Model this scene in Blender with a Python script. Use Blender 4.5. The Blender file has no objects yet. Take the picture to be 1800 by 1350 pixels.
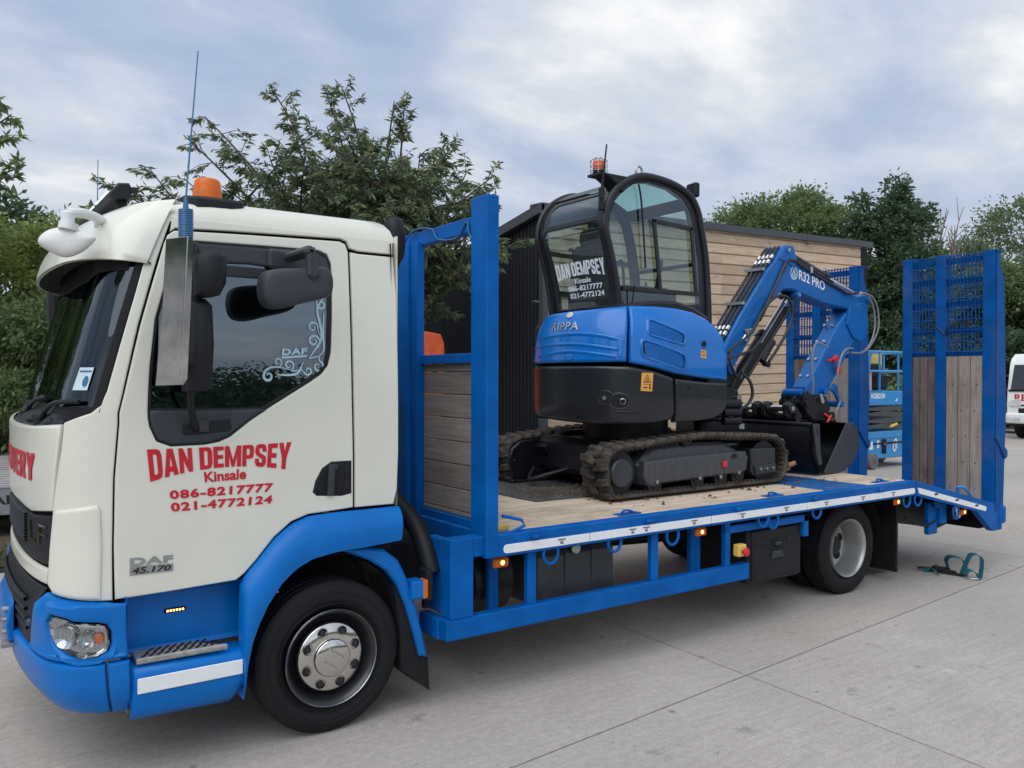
import bpy, bmesh, math, random, bisect
import numpy as np
from mathutils import Vector, Matrix, geometry as mgeo
random.seed(7); NR = np.random.default_rng(7)
SC = bpy.context.scene
COL = SC.collection
R = math.radians
# ------------------------------------------------------------------ camera
cam = bpy.data.cameras.new('camera'); camo = bpy.data.objects.new('camera', cam); COL.objects.link(camo)
cam.sensor_fit = 'HORIZONTAL'; cam.sensor_width = 36; cam.lens = 29.075; cam.clip_start = .05; cam.clip_end = 3000
_r = Vector((.81841854, -.57461906, .00200823)); _u = Vector((.00266829, .00729517, .99996983)); _f = Vector((.57461637, .81838849, -.00750375))
camo.matrix_world = Matrix(((_r.x, _u.x, -_f.x, -1.69727), (_r.y, _u.y, -_f.y, -4.04035), (_r.z, _u.z, -_f.z, 1.84839), (0, 0, 0, 1)))
SC.camera = camo
# ------------------------------------------------------------------ sky and sun
SUN_AZ, SUN_EL = R(214), R(52)        # direction towards the sun, from +X counter-clockwise
W = bpy.data.worlds.new('World'); SC.world = W; W.use_nodes = True
nt = W.node_tree; nt.nodes.clear()
def nd(t, **k):
    n = nt.nodes.new(t)
    for a, b in k.items(): setattr(n, a, b)
    return n
def lk(a, b): nt.links.new(a, b)
out = nd('ShaderNodeOutputWorld'); bg = nd('ShaderNodeBackground'); bg.inputs['Strength'].default_value = .1
lk(bg.outputs[0], out.inputs[0])
sky = nd('ShaderNodeTexSky', sky_type='NISHITA'); sky.sun_disc = False; sky.sun_elevation = SUN_EL; sky.sun_rotation = R(90) - SUN_AZ
sky.air_density = 1.2; sky.dust_density = .6
tc = nd('ShaderNodeTexCoord'); sep = nd('ShaderNodeSeparateXYZ'); lk(tc.outputs['Generated'], sep.inputs[0])
def mth(op, a, b=None, c=None):
    n = nd('ShaderNodeMath', operation=op)
    for i, v in enumerate((a, b, c)):
        if v is None: continue
        if isinstance(v, (int, float)): n.inputs[i].default_value = v
        else: lk(v, n.inputs[i])
    return n.outputs[0]
zc = mth('ADD', mth('MAXIMUM', sep.outputs[2], 0.0), .26)
cmb = nd('ShaderNodeCombineXYZ'); lk(mth('DIVIDE', sep.outputs[0], zc), cmb.inputs[0]); lk(mth('DIVIDE', sep.outputs[1], zc), cmb.inputs[1])
def noise(scale, detail, rough, off, stretch=(1, 1, 1), rot=0):
    mp = nd('ShaderNodeMapping'); mp.inputs['Location'].default_value = off; mp.inputs['Scale'].default_value = stretch; mp.inputs['Rotation'].default_value = (0, 0, rot)
    lk(cmb.outputs[0], mp.inputs[0])
    n = nd('ShaderNodeTexNoise'); n.inputs['Scale'].default_value = scale; n.inputs['Detail'].default_value = detail; n.inputs['Roughness'].default_value = rough; n.inputs['Distortion'].default_value = .25
    lk(mp.outputs[0], n.inputs['Vector']); return n.outputs['Fac']
def ramp(fac, *st, nt_=None):
    n = (nt_ or nt).nodes.new('ShaderNodeValToRGB'); (nt_ or nt).links.new(fac, n.inputs[0])
    el = n.color_ramp.elements
    while len(el) < len(st): el.new(.5)
    for e, (p, c) in zip(el, st): e.position = p; e.color = (*c, 1)
    return n.outputs[0]
big = noise(.80, 9, .56, (3.1, 1.7, 0), (1, 1, 1), .4)
fine = noise(2.1, 8, .58, (8.3, 2.2, 0), (.75, 1.25, 1), .5)
mixn = mth('ADD', mth('MULTIPLY', big, .60), mth('MULTIPLY', fine, .40))
cloud = ramp(mixn, (.40, (3.5, 4.45, 6.1)), (.47, (4.4, 5.2, 6.75)), (.545, (6.2, 6.7, 7.45)), (.62, (9.3, 9.3, 9.3)))
gap = ramp(noise(.75, 6, .5, (6.2, 9.1, 0), (.8, 1.2, 1), .3), (.56, (0, 0, 0)), (.70, (1, 1, 1)))
skyb = nd('ShaderNodeMixRGB', blend_type='MULTIPLY'); skyb.inputs[0].default_value = 1; lk(sky.outputs[0], skyb.inputs[1]); skyb.inputs[2].default_value = (3.0, 2.6, 2.3, 1)
m1 = nd('ShaderNodeMixRGB'); lk(mth('MULTIPLY', gap, .55), m1.inputs[0]); lk(cloud, m1.inputs[1]); lk(skyb.outputs[0], m1.inputs[2])
# pale haze towards the horizon
hz = nd('ShaderNodeMapRange'); hz.inputs[1].default_value = .02; hz.inputs[2].default_value = .24; hz.inputs[3].default_value = .62; hz.inputs[4].default_value = 0; lk(sep.outputs[2], hz.inputs[0])
m2 = nd('ShaderNodeMixRGB'); lk(hz.outputs[0], m2.inputs[0]); lk(m1.outputs[0], m2.inputs[1]); m2.inputs[2].default_value = (7.5, 7.7, 8.0, 1)
# thin cloud is brighter round the hidden sun
sd = (math.cos(SUN_AZ)*math.cos(SUN_EL), math.sin(SUN_AZ)*math.cos(SUN_EL), math.sin(SUN_EL))
dt = nd('ShaderNodeVectorMath', operation='DOT_PRODUCT'); lk(tc.outputs['Generated'], dt.inputs[0]); dt.inputs[1].default_value = sd
gl = mth('ADD', mth('MULTIPLY', mth('POWER', mth('MAXIMUM', dt.outputs['Value'], 0.0), 3.0), .8), 1.0)
m3 = nd('ShaderNodeMixRGB', blend_type='MULTIPLY'); m3.inputs[0].default_value = 1; lk(m2.outputs[0], m3.inputs[1]); lk(gl, m3.inputs[2])
lk(m3.outputs[0], bg.inputs[0])
sl = bpy.data.lights.new('sun', 'SUN'); sl.energy = 1.5; sl.angle = R(60); sl.color = (1, .965, .91)
so = bpy.data.objects.new('sun', sl); COL.objects.link(so); so.location = (-20, -15, 40)
so.rotation_euler = Vector(sd).to_track_quat('Z', 'Y').to_euler()
vs = SC.view_settings; SC.display_settings.display_device = 'sRGB'
vs.view_transform = 'Standard'; vs.look = 'None'; vs.gamma = 1; vs.exposure = 0.12; vs.use_curve_mapping = False
SC.cycles.max_bounces = 7; SC.cycles.transparent_max_bounces = 12; SC.cycles.use_denoising = True
SC.cycles.sample_clamp_indirect = 4
# ------------------------------------------------------------------ materials
def srgb(r, g, b):
    return tuple(((c/255)/12.92 if c/255 <= .04045 else ((c/255+.055)/1.055)**2.4) for c in (r, g, b))
M = {}
def mat(name, col, rough=.5, metal=0., coat=0., spec=.5, nscale=6., namp=.12, bump=0., bscale=40., stretch=(1, 1, 1), emit=None, rvar=.1, tint=None, dirt=0., rnd=0., coords='Object'):
    m = bpy.data.materials.new(name); m.use_nodes = True; t = m.node_tree; b = t.nodes['Principled BSDF']
    def add(ty, **k):
        n = t.nodes.new(ty)
        for a, v in k.items(): setattr(n, a, v)
        return n
    L = t.links.new
    tcn = add('ShaderNodeTexCoord'); mp = add('ShaderNodeMapping'); mp.inputs['Scale'].default_value = stretch; L(tcn.outputs[coords], mp.inputs[0])
    no = add('ShaderNodeTexNoise'); no.inputs['Scale'].default_value = nscale; no.inputs['Detail'].default_value = 8; no.inputs['Roughness'].default_value = .6; L(mp.outputs[0], no.inputs['Vector'])
    lo = tuple(c*(1-namp) for c in col); hi = tuple(min(1, c*(1+namp)) for c in (tint or col))
    cr = add('ShaderNodeValToRGB'); L(no.outputs['Fac'], cr.inputs[0]); e = cr.color_ramp.elements
    e[0].position = .3; e[0].color = (*lo, 1); e[1].position = .7; e[1].color = (*hi, 1)
    col_out = cr.outputs[0]
    if rnd:
        oi = add('ShaderNodeObjectInfo'); mr = add('ShaderNodeMapRange'); mr.inputs[3].default_value = 1-rnd; mr.inputs[4].default_value = 1+rnd; L(oi.outputs['Random'], mr.inputs[0])
        mx = add('ShaderNodeMixRGB', blend_type='MULTIPLY'); mx.inputs[0].default_value = 1; L(col_out, mx.inputs[1]); L(mr.outputs[0], mx.inputs[2]); col_out = mx.outputs[0]
    if dirt:
        n2 = add('ShaderNodeTexNoise'); n2.inputs['Scale'].default_value = nscale*.35; n2.inputs['Detail'].default_value = 10; n2.inputs['Roughness'].default_value = .7; L(mp.outputs[0], n2.inputs['Vector'])
        c2 = add('ShaderNodeValToRGB'); L(n2.outputs['Fac'], c2.inputs[0]); c2.color_ramp.elements[0].position = .52; c2.color_ramp.elements[1].position = .72
        ml = add('ShaderNodeMath', operation='MULTIPLY'); L(c2.outputs[0], ml.inputs[0]); ml.inputs[1].default_value = dirt
        mx = add('ShaderNodeMixRGB'); L(ml.outputs[0], mx.inputs[0]); L(col_out, mx.inputs[1]); mx.inputs[2].default_value = (.16, .135, .11, 1); col_out = mx.outputs[0]
    L(col_out, b.inputs['Base Color'])
    rr = add('ShaderNodeMapRange'); rr.inputs[3].default_value = max(0.02, rough-rvar); rr.inputs[4].default_value = min(1, rough+rvar); L(no.outputs['Fac'], rr.inputs[0]); L(rr.outputs[0], b.inputs['Roughness'])
    b.inputs['Metallic'].default_value = metal; b.inputs['Coat Weight'].default_value = coat; b.inputs['Coat Roughness'].default_value = .06
    b.inputs['Specular IOR Level'].default_value = spec
    if bump:
        n3 = add('ShaderNodeTexNoise'); n3.inputs['Scale'].default_value = bscale; n3.inputs['Detail'].default_value = 6; L(mp.outputs[0], n3.inputs['Vector'])
        bp = add('ShaderNodeBump'); bp.inputs['Strength'].default_value = bump; bp.inputs['Distance'].default_value = .01; L(n3.outputs['Fac'], bp.inputs['Height']); L(bp.outputs[0], b.inputs['Normal'])
    if emit:
        b.inputs['Emission Color'].default_value = (*emit[0], 1); b.inputs['Emission Strength'].default_value = emit[1]
    M[name] = m; return m
def wood(name, col, dark, axis, rnd=.16, knots=.0, stain=0., rough=.78):
    """weathered board: grain drawn out along one axis, each board its own shade"""
    m = bpy.data.materials.new(name); m.use_nodes = True; t = m.node_tree; b = t.nodes['Principled BSDF']; L = t.links.new
    add = t.nodes.new
    tcn = add('ShaderNodeTexCoord'); oi = add('ShaderNodeObjectInfo')
    off = add('ShaderNodeVectorMath'); off.operation = 'SCALE'; off.inputs['Scale'].default_value = 37.0
    cb = add('ShaderNodeCombineXYZ')
    for i in range(3): L(oi.outputs['Random'], cb.inputs[i])
    L(cb.outputs[0], off.inputs[0])
    ad = add('ShaderNodeVectorMath'); ad.operation = 'ADD'; L(tcn.outputs['Object'], ad.inputs[0]); L(off.outputs[0], ad.inputs[1])
    sc = [14., 14., 14.]; sc['xyz'.index(axis)] = .9
    mp = add('ShaderNodeMapping'); mp.inputs['Scale'].default_value = sc; L(ad.outputs[0], mp.inputs[0])
    n1 = add('ShaderNodeTexNoise'); n1.inputs['Scale'].default_value = 3; n1.inputs['Detail'].default_value = 9; n1.inputs['Roughness'].default_value = .65; n1.inputs['Distortion'].default_value = .6; L(mp.outputs[0], n1.inputs['Vector'])
    cr = add('ShaderNodeValToRGB'); L(n1.outputs['Fac'], cr.inputs[0]); e = cr.color_ramp.elements
    e[0].position = .28; e[0].color = (*dark, 1); e[1].position = .66; e[1].color = (*col, 1)
    mr = add('ShaderNodeMapRange'); mr.inputs[3].default_value = 1-rnd; mr.inputs[4].default_value = 1+rnd; L(oi.outputs['Random'], mr.inputs[0])
    mx = add('ShaderNodeMixRGB'); mx.blend_type = 'MULTIPLY'; mx.inputs[0].default_value = 1; L(cr.outputs[0], mx.inputs[1]); L(mr.outputs[0], mx.inputs[2]); o = mx.outputs[0]
    if knots:
        sk = [9., 9., 9.]; sk['xyz'.index(axis)] = 4.0
        mk = add('ShaderNodeMapping'); mk.inputs['Scale'].default_value = sk; L(ad.outputs[0], mk.inputs[0])
        vo = add('ShaderNodeTexVoronoi'); vo.inputs['Scale'].default_value = .75; L(mk.outputs[0], vo.inputs['Vector'])
        ck = add('ShaderNodeValToRGB'); L(vo.outputs['Distance'], ck.inputs[0]); ck.color_ramp.elements[0].position = .04; ck.color_ramp.elements[0].color = (knots, knots, knots, 1); ck.color_ramp.elements[1].position = .17; ck.color_ramp.elements[1].color = (0, 0, 0, 1)
        m2 = add('ShaderNodeMixRGB'); L(ck.outputs[0], m2.inputs[0]); L(o, m2.inputs[1]); m2.inputs[2].default_value = (dark[0]*.55, dark[1]*.5, dark[2]*.45, 1); o = m2.outputs[0]
    if stain:
        n2 = add('ShaderNodeTexNoise'); n2.inputs['Scale'].default_value = 2.4; n2.inputs['Detail'].default_value = 10; n2.inputs['Roughness'].default_value = .72; L(tcn.outputs['Object'], n2.inputs['Vector'])
        c2 = add('ShaderNodeValToRGB'); L(n2.outputs['Fac'], c2.inputs[0]); c2.color_ramp.elements[0].position = .5; c2.color_ramp.elements[1].position = .68; c2.color_ramp.elements[1].color = (stain, stain, stain, 1)
        m2 = add('ShaderNodeMixRGB'); L(c2.outputs[0], m2.inputs[0]); L(o, m2.inputs[1]); m2.inputs[2].default_value = (.055, .048, .043, 1); o = m2.outputs[0]
    L(o, b.inputs['Base Color']); b.inputs['Roughness'].default_value = rough; b.inputs['Specular IOR Level'].default_value = .25
    bp = add('ShaderNodeBump'); bp.inputs['Strength'].default_value = .35; bp.inputs['Distance'].default_value = .006; L(n1.outputs['Fac'], bp.inputs['Height']); L(bp.outputs[0], b.inputs['Normal'])
    M[name] = m; return m
def glass(name, tint, base=.07, rough=.01, ior=1.5, k=.8):
    m = bpy.data.materials.new(name); m.use_nodes = True; t = m.node_tree; t.nodes.clear(); L = t.links.new; add = t.nodes.new
    o = add('ShaderNodeOutputMaterial'); tr = add('ShaderNodeBsdfTransparent'); tr.inputs[0].default_value = (*tint, 1)
    gl = add('ShaderNodeBsdfGlossy'); gl.inputs['Roughness'].default_value = rough; gl.inputs[0].default_value = (.74, .87, 1, 1)
    tcn = add('ShaderNodeTexCoord'); no = add('ShaderNodeTexNoise'); no.inputs['Scale'].default_value = 1.6; L(tcn.outputs['Object'], no.inputs['Vector'])
    bp = add('ShaderNodeBump'); bp.inputs['Strength'].default_value = .04; bp.inputs['Distance'].default_value = .03; L(no.outputs['Fac'], bp.inputs['Height']); L(bp.outputs[0], gl.inputs['Normal'])
    lw = add('ShaderNodeLayerWeight'); lw.inputs[0].default_value = .5      # the facing term treats both sides of the pane alike
    pw = add('ShaderNodeMath'); pw.operation = 'POWER'; L(lw.outputs['Facing'], pw.inputs[0]); pw.inputs[1].default_value = 4.
    ad = add('ShaderNodeMath'); ad.operation = 'MULTIPLY_ADD'; ad.use_clamp = True; L(pw.outputs[0], ad.inputs[0]); ad.inputs[1].default_value = k; ad.inputs[2].default_value = base
    mx = add('ShaderNodeMixShader'); L(ad.outputs[0], mx.inputs[0]); L(tr.outputs[0], mx.inputs[1]); L(gl.outputs[0], mx.inputs[2]); L(mx.outputs[0], o.inputs[0])
    M[name] = m; return m
def leafmat(name, c0, c1, c2, trans=.3):
    m = bpy.data.materials.new(name); m.use_nodes = True; t = m.node_tree; b = t.nodes['Principled BSDF']; L = t.links.new; add = t.nodes.new
    ge = add('ShaderNodeNewGeometry'); cr = add('ShaderNodeValToRGB'); L(ge.outputs['Random Per Island'], cr.inputs[0]); el = cr.color_ramp.elements; el.new(.5)
    for e, (p, c) in zip(el, ((0., c0), (.55, c1), (1., c2))): e.position = p; e.color = (*c, 1)
    L(cr.outputs[0], b.inputs['Base Color']); b.inputs['Roughness'].default_value = .5; b.inputs['Specular IOR Level'].default_value = .35
    tl = add('ShaderNodeBsdfTranslucent'); L(cr.outputs[0], tl.inputs[0]); mx = add('ShaderNodeMixShader'); mx.inputs[0].default_value = trans
    L(b.outputs[0], mx.inputs[1]); L(tl.outputs[0], mx.inputs[2]); L(mx.outputs[0], t.nodes['Material Output'].inputs[0]); M[name] = m
mat('white_paint', (.70, .69, .588), .32, coat=.45, namp=.03, nscale=3, dirt=.04)
mat('white_plain', (.74, .74, .71), .4, namp=.05)
mat('blue_paint', (.0, .140, .475), .38, coat=.06, spec=.25, namp=.12, nscale=4, dirt=.03)
mat('frame_blue', (.0, .102, .375), .45, coat=.0, spec=.14, namp=.2, nscale=5, dirt=.07, bump=.08, bscale=60)
mat('ramp_blue', (.0, .074, .275), .52, coat=.0, spec=.14, namp=.2, nscale=6, dirt=.22)
mat('digger_blue', (.0, .135, .475), .25, coat=.45, spec=.3, namp=.05, nscale=3)
mat('boom_blue', (.0, .112, .385), .38, coat=.08, spec=.28, namp=.08, nscale=5, dirt=.06)
mat('stick_blue', (.008, .125, .41), .38, coat=.1, spec=.3, namp=.08, nscale=5)
mat('charcoal', (.013, .015, .019), .30, coat=.35, spec=.4, namp=.12, nscale=5, dirt=.0)
mat('cab_grey', (.011, .012, .016), .40, coat=.1, spec=.4, namp=.1)
mat('black_plastic', (.012, .013, .016), .5, spec=.26, namp=.15, bump=.1, bscale=240)
mat('grey_plastic', (.032, .036, .044), .5, spec=.4, namp=.1, bump=.1, bscale=260)
mat('black_steel', (.008, .0085, .011), .42, spec=.35, namp=.25, nscale=8, dirt=.06)
mat('rubber', (.0085, .0085, .0095), .7, spec=.3, namp=.25, nscale=10, bump=.15, bscale=80, dirt=.04)
mat('track_rubber', (.052, .044, .037), .9, spec=.2, namp=.6, nscale=9, bump=.3, bscale=60, dirt=.7)
mat('track_steel', (.052, .055, .062), .55, namp=.3, nscale=12, stretch=(6, 1, .5), dirt=.25)
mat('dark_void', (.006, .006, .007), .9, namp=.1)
mat('interior', (.012, .013, .015), .85, namp=.2)
mat('seat_cloth', (.03, .036, .042), .8, namp=.2)
mat('chrome', (.62, .60, .57), .13, metal=1, namp=.05, nscale=9, rvar=.04)
mat('steel', (.50, .50, .50), .3, metal=1, namp=.15, nscale=9)
mat('rim_silver', (.42, .42, .41), .42, metal=.7, namp=.12, dirt=.2)
mat('guard_steel', (.42, .43, .43), .09, metal=1, namp=.3, nscale=9, rvar=.08, bump=.04, bscale=5)
mat('alloy_tread', (.33, .32, .31), .55, metal=.5, namp=.3, nscale=25, dirt=.3)
mat('reflector_white', (.80, .81, .82), .35, namp=.04, nscale=10)
mat('amber', (.66, .135, .004), .35, namp=.15, nscale=20, coat=.1, spec=.3)
mat('amber_lit', (.80, .20, .02), .3, namp=.1, emit=((1, .26, .03), .9))
mat('led_lit', (.9, .5, .2), .3, namp=.0, emit=((1, .42, .10), 6.0))
mat('led_white', (.8, .9, .9), .3, namp=.0, emit=((.75, .95, 1), .9))
mat('red_print', (.54, .007, .022), .4, namp=.06)
mat('white_print', (.78, .79, .80), .45, namp=.05)
mat('pale_print', (.40, .58, .64), .45, namp=.05)
mat('silver_print', (.30, .30, .30), .35, metal=.3, namp=.1)
mat('black_print', (.02, .02, .022), .5)
mat('sticker_orange', (.72, .34, .06), .5, namp=.05)
mat('yellow', (.72, .50, .10), .5, namp=.1)
mat('red_plastic', (.62, .02, .03), .4, namp=.08)
mat('orange_plastic', (.72, .12, .035), .5, namp=.15)
mat('tank_grey', (.030, .034, .041), .42, namp=.2, nscale=7, dirt=.2)
mat('spring_blue', (.02, .12, .27), .35, coat=.2)
mat('hose', (.016, .016, .018), .45, namp=.1)
mat('hose_grey', (.20, .21, .22), .4, namp=.15)
mat('strap_teal', (.012, .115, .15), .75, namp=.3, nscale=30)
mat('checker_plate', (.095, .10, .11), .6, metal=.4, namp=.4, nscale=9, dirt=.5, bump=.3, bscale=60)
mat('deck_blue', (.010, .10, .30), .55, namp=.35, nscale=11, stretch=(1, 4, 1), dirt=.3)
mat('corrugated', (.006, .0065, .009), .55, spec=.3, namp=.15, nscale=4, stretch=(3, 3, .3))
mat('flashing', (.055, .060, .072), .45, namp=.1)
mat('lift_blue', (.025, .26, .58), .4, namp=.12, coat=.2)
mat('lift_pale', (.14, .36, .55), .5, namp=.15)
mat('soil', (.085, .065, .045), .95, namp=.5, nscale=4, bump=.6, bscale=12)
mat('bark', (.075, .062, .050), .9, namp=.35, nscale=14, stretch=(1, 1, .25), bump=.5, bscale=30)
mat('dead_wood', (.20, .17, .15), .9, namp=.3)
mat('grey_deck', (.40, .37, .35), .8, namp=.15, nscale=8)
mat('galv', (.36, .38, .40), .45, metal=.5, namp=.2)
mat('gravel', (.36, .335, .31), .95, namp=.25, nscale=9, bump=.6, bscale=30)
mat('paper', (.55, .68, .70), .6, namp=.1)
mat('block', (.25, .24, .23), .9, namp=.2)
wood('deck_wood', (.70, .57, .43), (.40, .31, .225), 'x', .14, .4, .42)
wood('deck_wood_y', (.66, .54, .42), (.38, .295, .22), 'x', .14, .3, .6)
wood('head_wood', (.29, .25, .222), (.165, .14, .125), 'y', .22, .0, .25)
wood('ramp_wood', (.34, .285, .24), (.18, .145, .12), 'z', .16, .25, .30)
wood('ramp_wood_dark', (.17, .135, .112), (.07, .057, .048), 'z', .2, .35, .75)
wood('clad_wood', (.64, .485, .35), (.42, .30, .205), 'x', .15, .6, .12)
glass('side_glass', (.08, .095, .11), .17, .006, 1.55)
glass('screen_glass', (.10, .15, .12), .055, .006, 1.5, .42)
glass('cab_glass', (.66, .77, .72), .12, .01, 1.42)
glass('roof_glass', (.55, .86, .78), .05, .02, 1.45)
glass('quarter_glass', (.10, .13, .14), .10, .02, 1.5)
glass('lens_glass', (.86, .88, .90), .10, .02, 1.5)
leafmat('leaf_hero', (.080, .130, .078), (.150, .215, .110), (.36, .35, .17), .52)
leafmat('leaf_bright', (.13, .20, .055), (.24, .31, .085), (.38, .40, .14), .5)
leafmat('leaf_mid', (.095, .165, .070), (.175, .25, .098), (.29, .34, .15), .5)
leafmat('leaf_dark', (.048, .094, .054), (.088, .150, .080), (.18, .235, .115), .45)
leafmat('leaf_pale', (.095, .150, .080), (.165, .225, .115), (.27, .31, .17), .45)
leafmat('grass_blade', (.09, .12, .035), (.15, .18, .05), (.25, .23, .10), .3)

def concrete():
    m = bpy.data.materials.new('concrete'); m.use_nodes = True; t = m.node_tree; b = t.nodes['Principled BSDF']; L = t.links.new; add = t.nodes.new
    tcn = add('ShaderNodeTexCoord')
    def nz(s, d, r, st=(1, 1, 1), rot=0):
        mp = add('ShaderNodeMapping'); mp.inputs['Scale'].default_value = st; mp.inputs['Rotation'].default_value = (0, 0, rot); L(tcn.outputs['Object'], mp.inputs[0])
        n = add('ShaderNodeTexNoise'); n.inputs['Scale'].default_value = s; n.inputs['Detail'].default_value = d; n.inputs['Roughness'].default_value = r; L(mp.outputs[0], n.inputs['Vector']); return n.outputs['Fac']
    def mixc(kind, fac, a, bcol):
        n = add('ShaderNodeMixRGB'); n.blend_type = kind
        if isinstance(fac, float): n.inputs[0].default_value = fac
        else: L(fac, n.inputs[0])
        L(a, n.inputs[1])
        if isinstance(bcol, tuple): n.inputs[2].default_value = (*bcol, 1)
        else: L(bcol, n.inputs[2])
        return n.outputs[0]
    c = ramp(nz(.7, 8, .6), (.3, (.392, .355, .314)), (.7, (.460, .420, .374)), nt_=t)
    c = mixc('MULTIPLY', 1.0, c, ramp(nz(22, 5, .7), (.30, (.86, .86, .86)), (.70, (1.10, 1.10, 1.10)), nt_=t))
    c = mixc('MULTIPLY', 1.0, c, ramp(nz(2.2, 6, .6, (1, 16, 1), .08), (.3, (.90, .90, .90)), (.7, (1.08, 1.08, 1.08)), nt_=t))     # brushed finish
    c = mixc('MULTIPLY', 1.0, c, ramp(nz(110, 3, .6), (.35, (.80, .80, .80)), (.65, (1.12, 1.12, 1.12)), nt_=t))
    st = ramp(nz(3.1, 5, .55), (.66, (0, 0, 0)), (.71, (.5, .5, .5)), nt_=t); c = mixc('MIX', st, c, (.17, .155, .142))             # oil spots
    sw = ramp(nz(5.5, 3, .5), (.70, (0, 0, 0)), (.74, (.5, .5, .5)), nt_=t); c = mixc('MIX', sw, c, (.55, .53, .51))
    vo = add('ShaderNodeTexVoronoi'); vo.inputs['Scale'].default_value = 2.6; L(tcn.outputs['Object'], vo.inputs['Vector'])
    sp = ramp(vo.outputs['Distance'], (.035, (.6, .6, .6)), (.075, (0, 0, 0)), nt_=t); c = mixc('MIX', sp, c, (.13, .12, .115))
    big = ramp(nz(.28, 4, .5), (.52, (0, 0, 0)), (.72, (.22, .22, .22)), nt_=t); c = mixc('MIX', big, c, (.26, .245, .235))
    oi = add('ShaderNodeObjectInfo'); mr = add('ShaderNodeMapRange'); mr.inputs[3].default_value = .965; mr.inputs[4].default_value = 1.035; L(oi.outputs['Random'], mr.inputs[0])
    c = mixc('MULTIPLY', 1.0, c, mr.outputs[0])
    L(c, b.inputs['Base Color']); b.inputs['Roughness'].default_value = .88; b.inputs['Specular IOR Level'].default_value = .3
    bp = add('ShaderNodeBump'); bp.inputs['Strength'].default_value = .25; bp.inputs['Distance'].default_value = .004; L(nz(90, 4, .6), bp.inputs['Height']); L(bp.outputs[0], b.inputs['Normal'])
    M['concrete'] = m
concrete()
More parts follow.
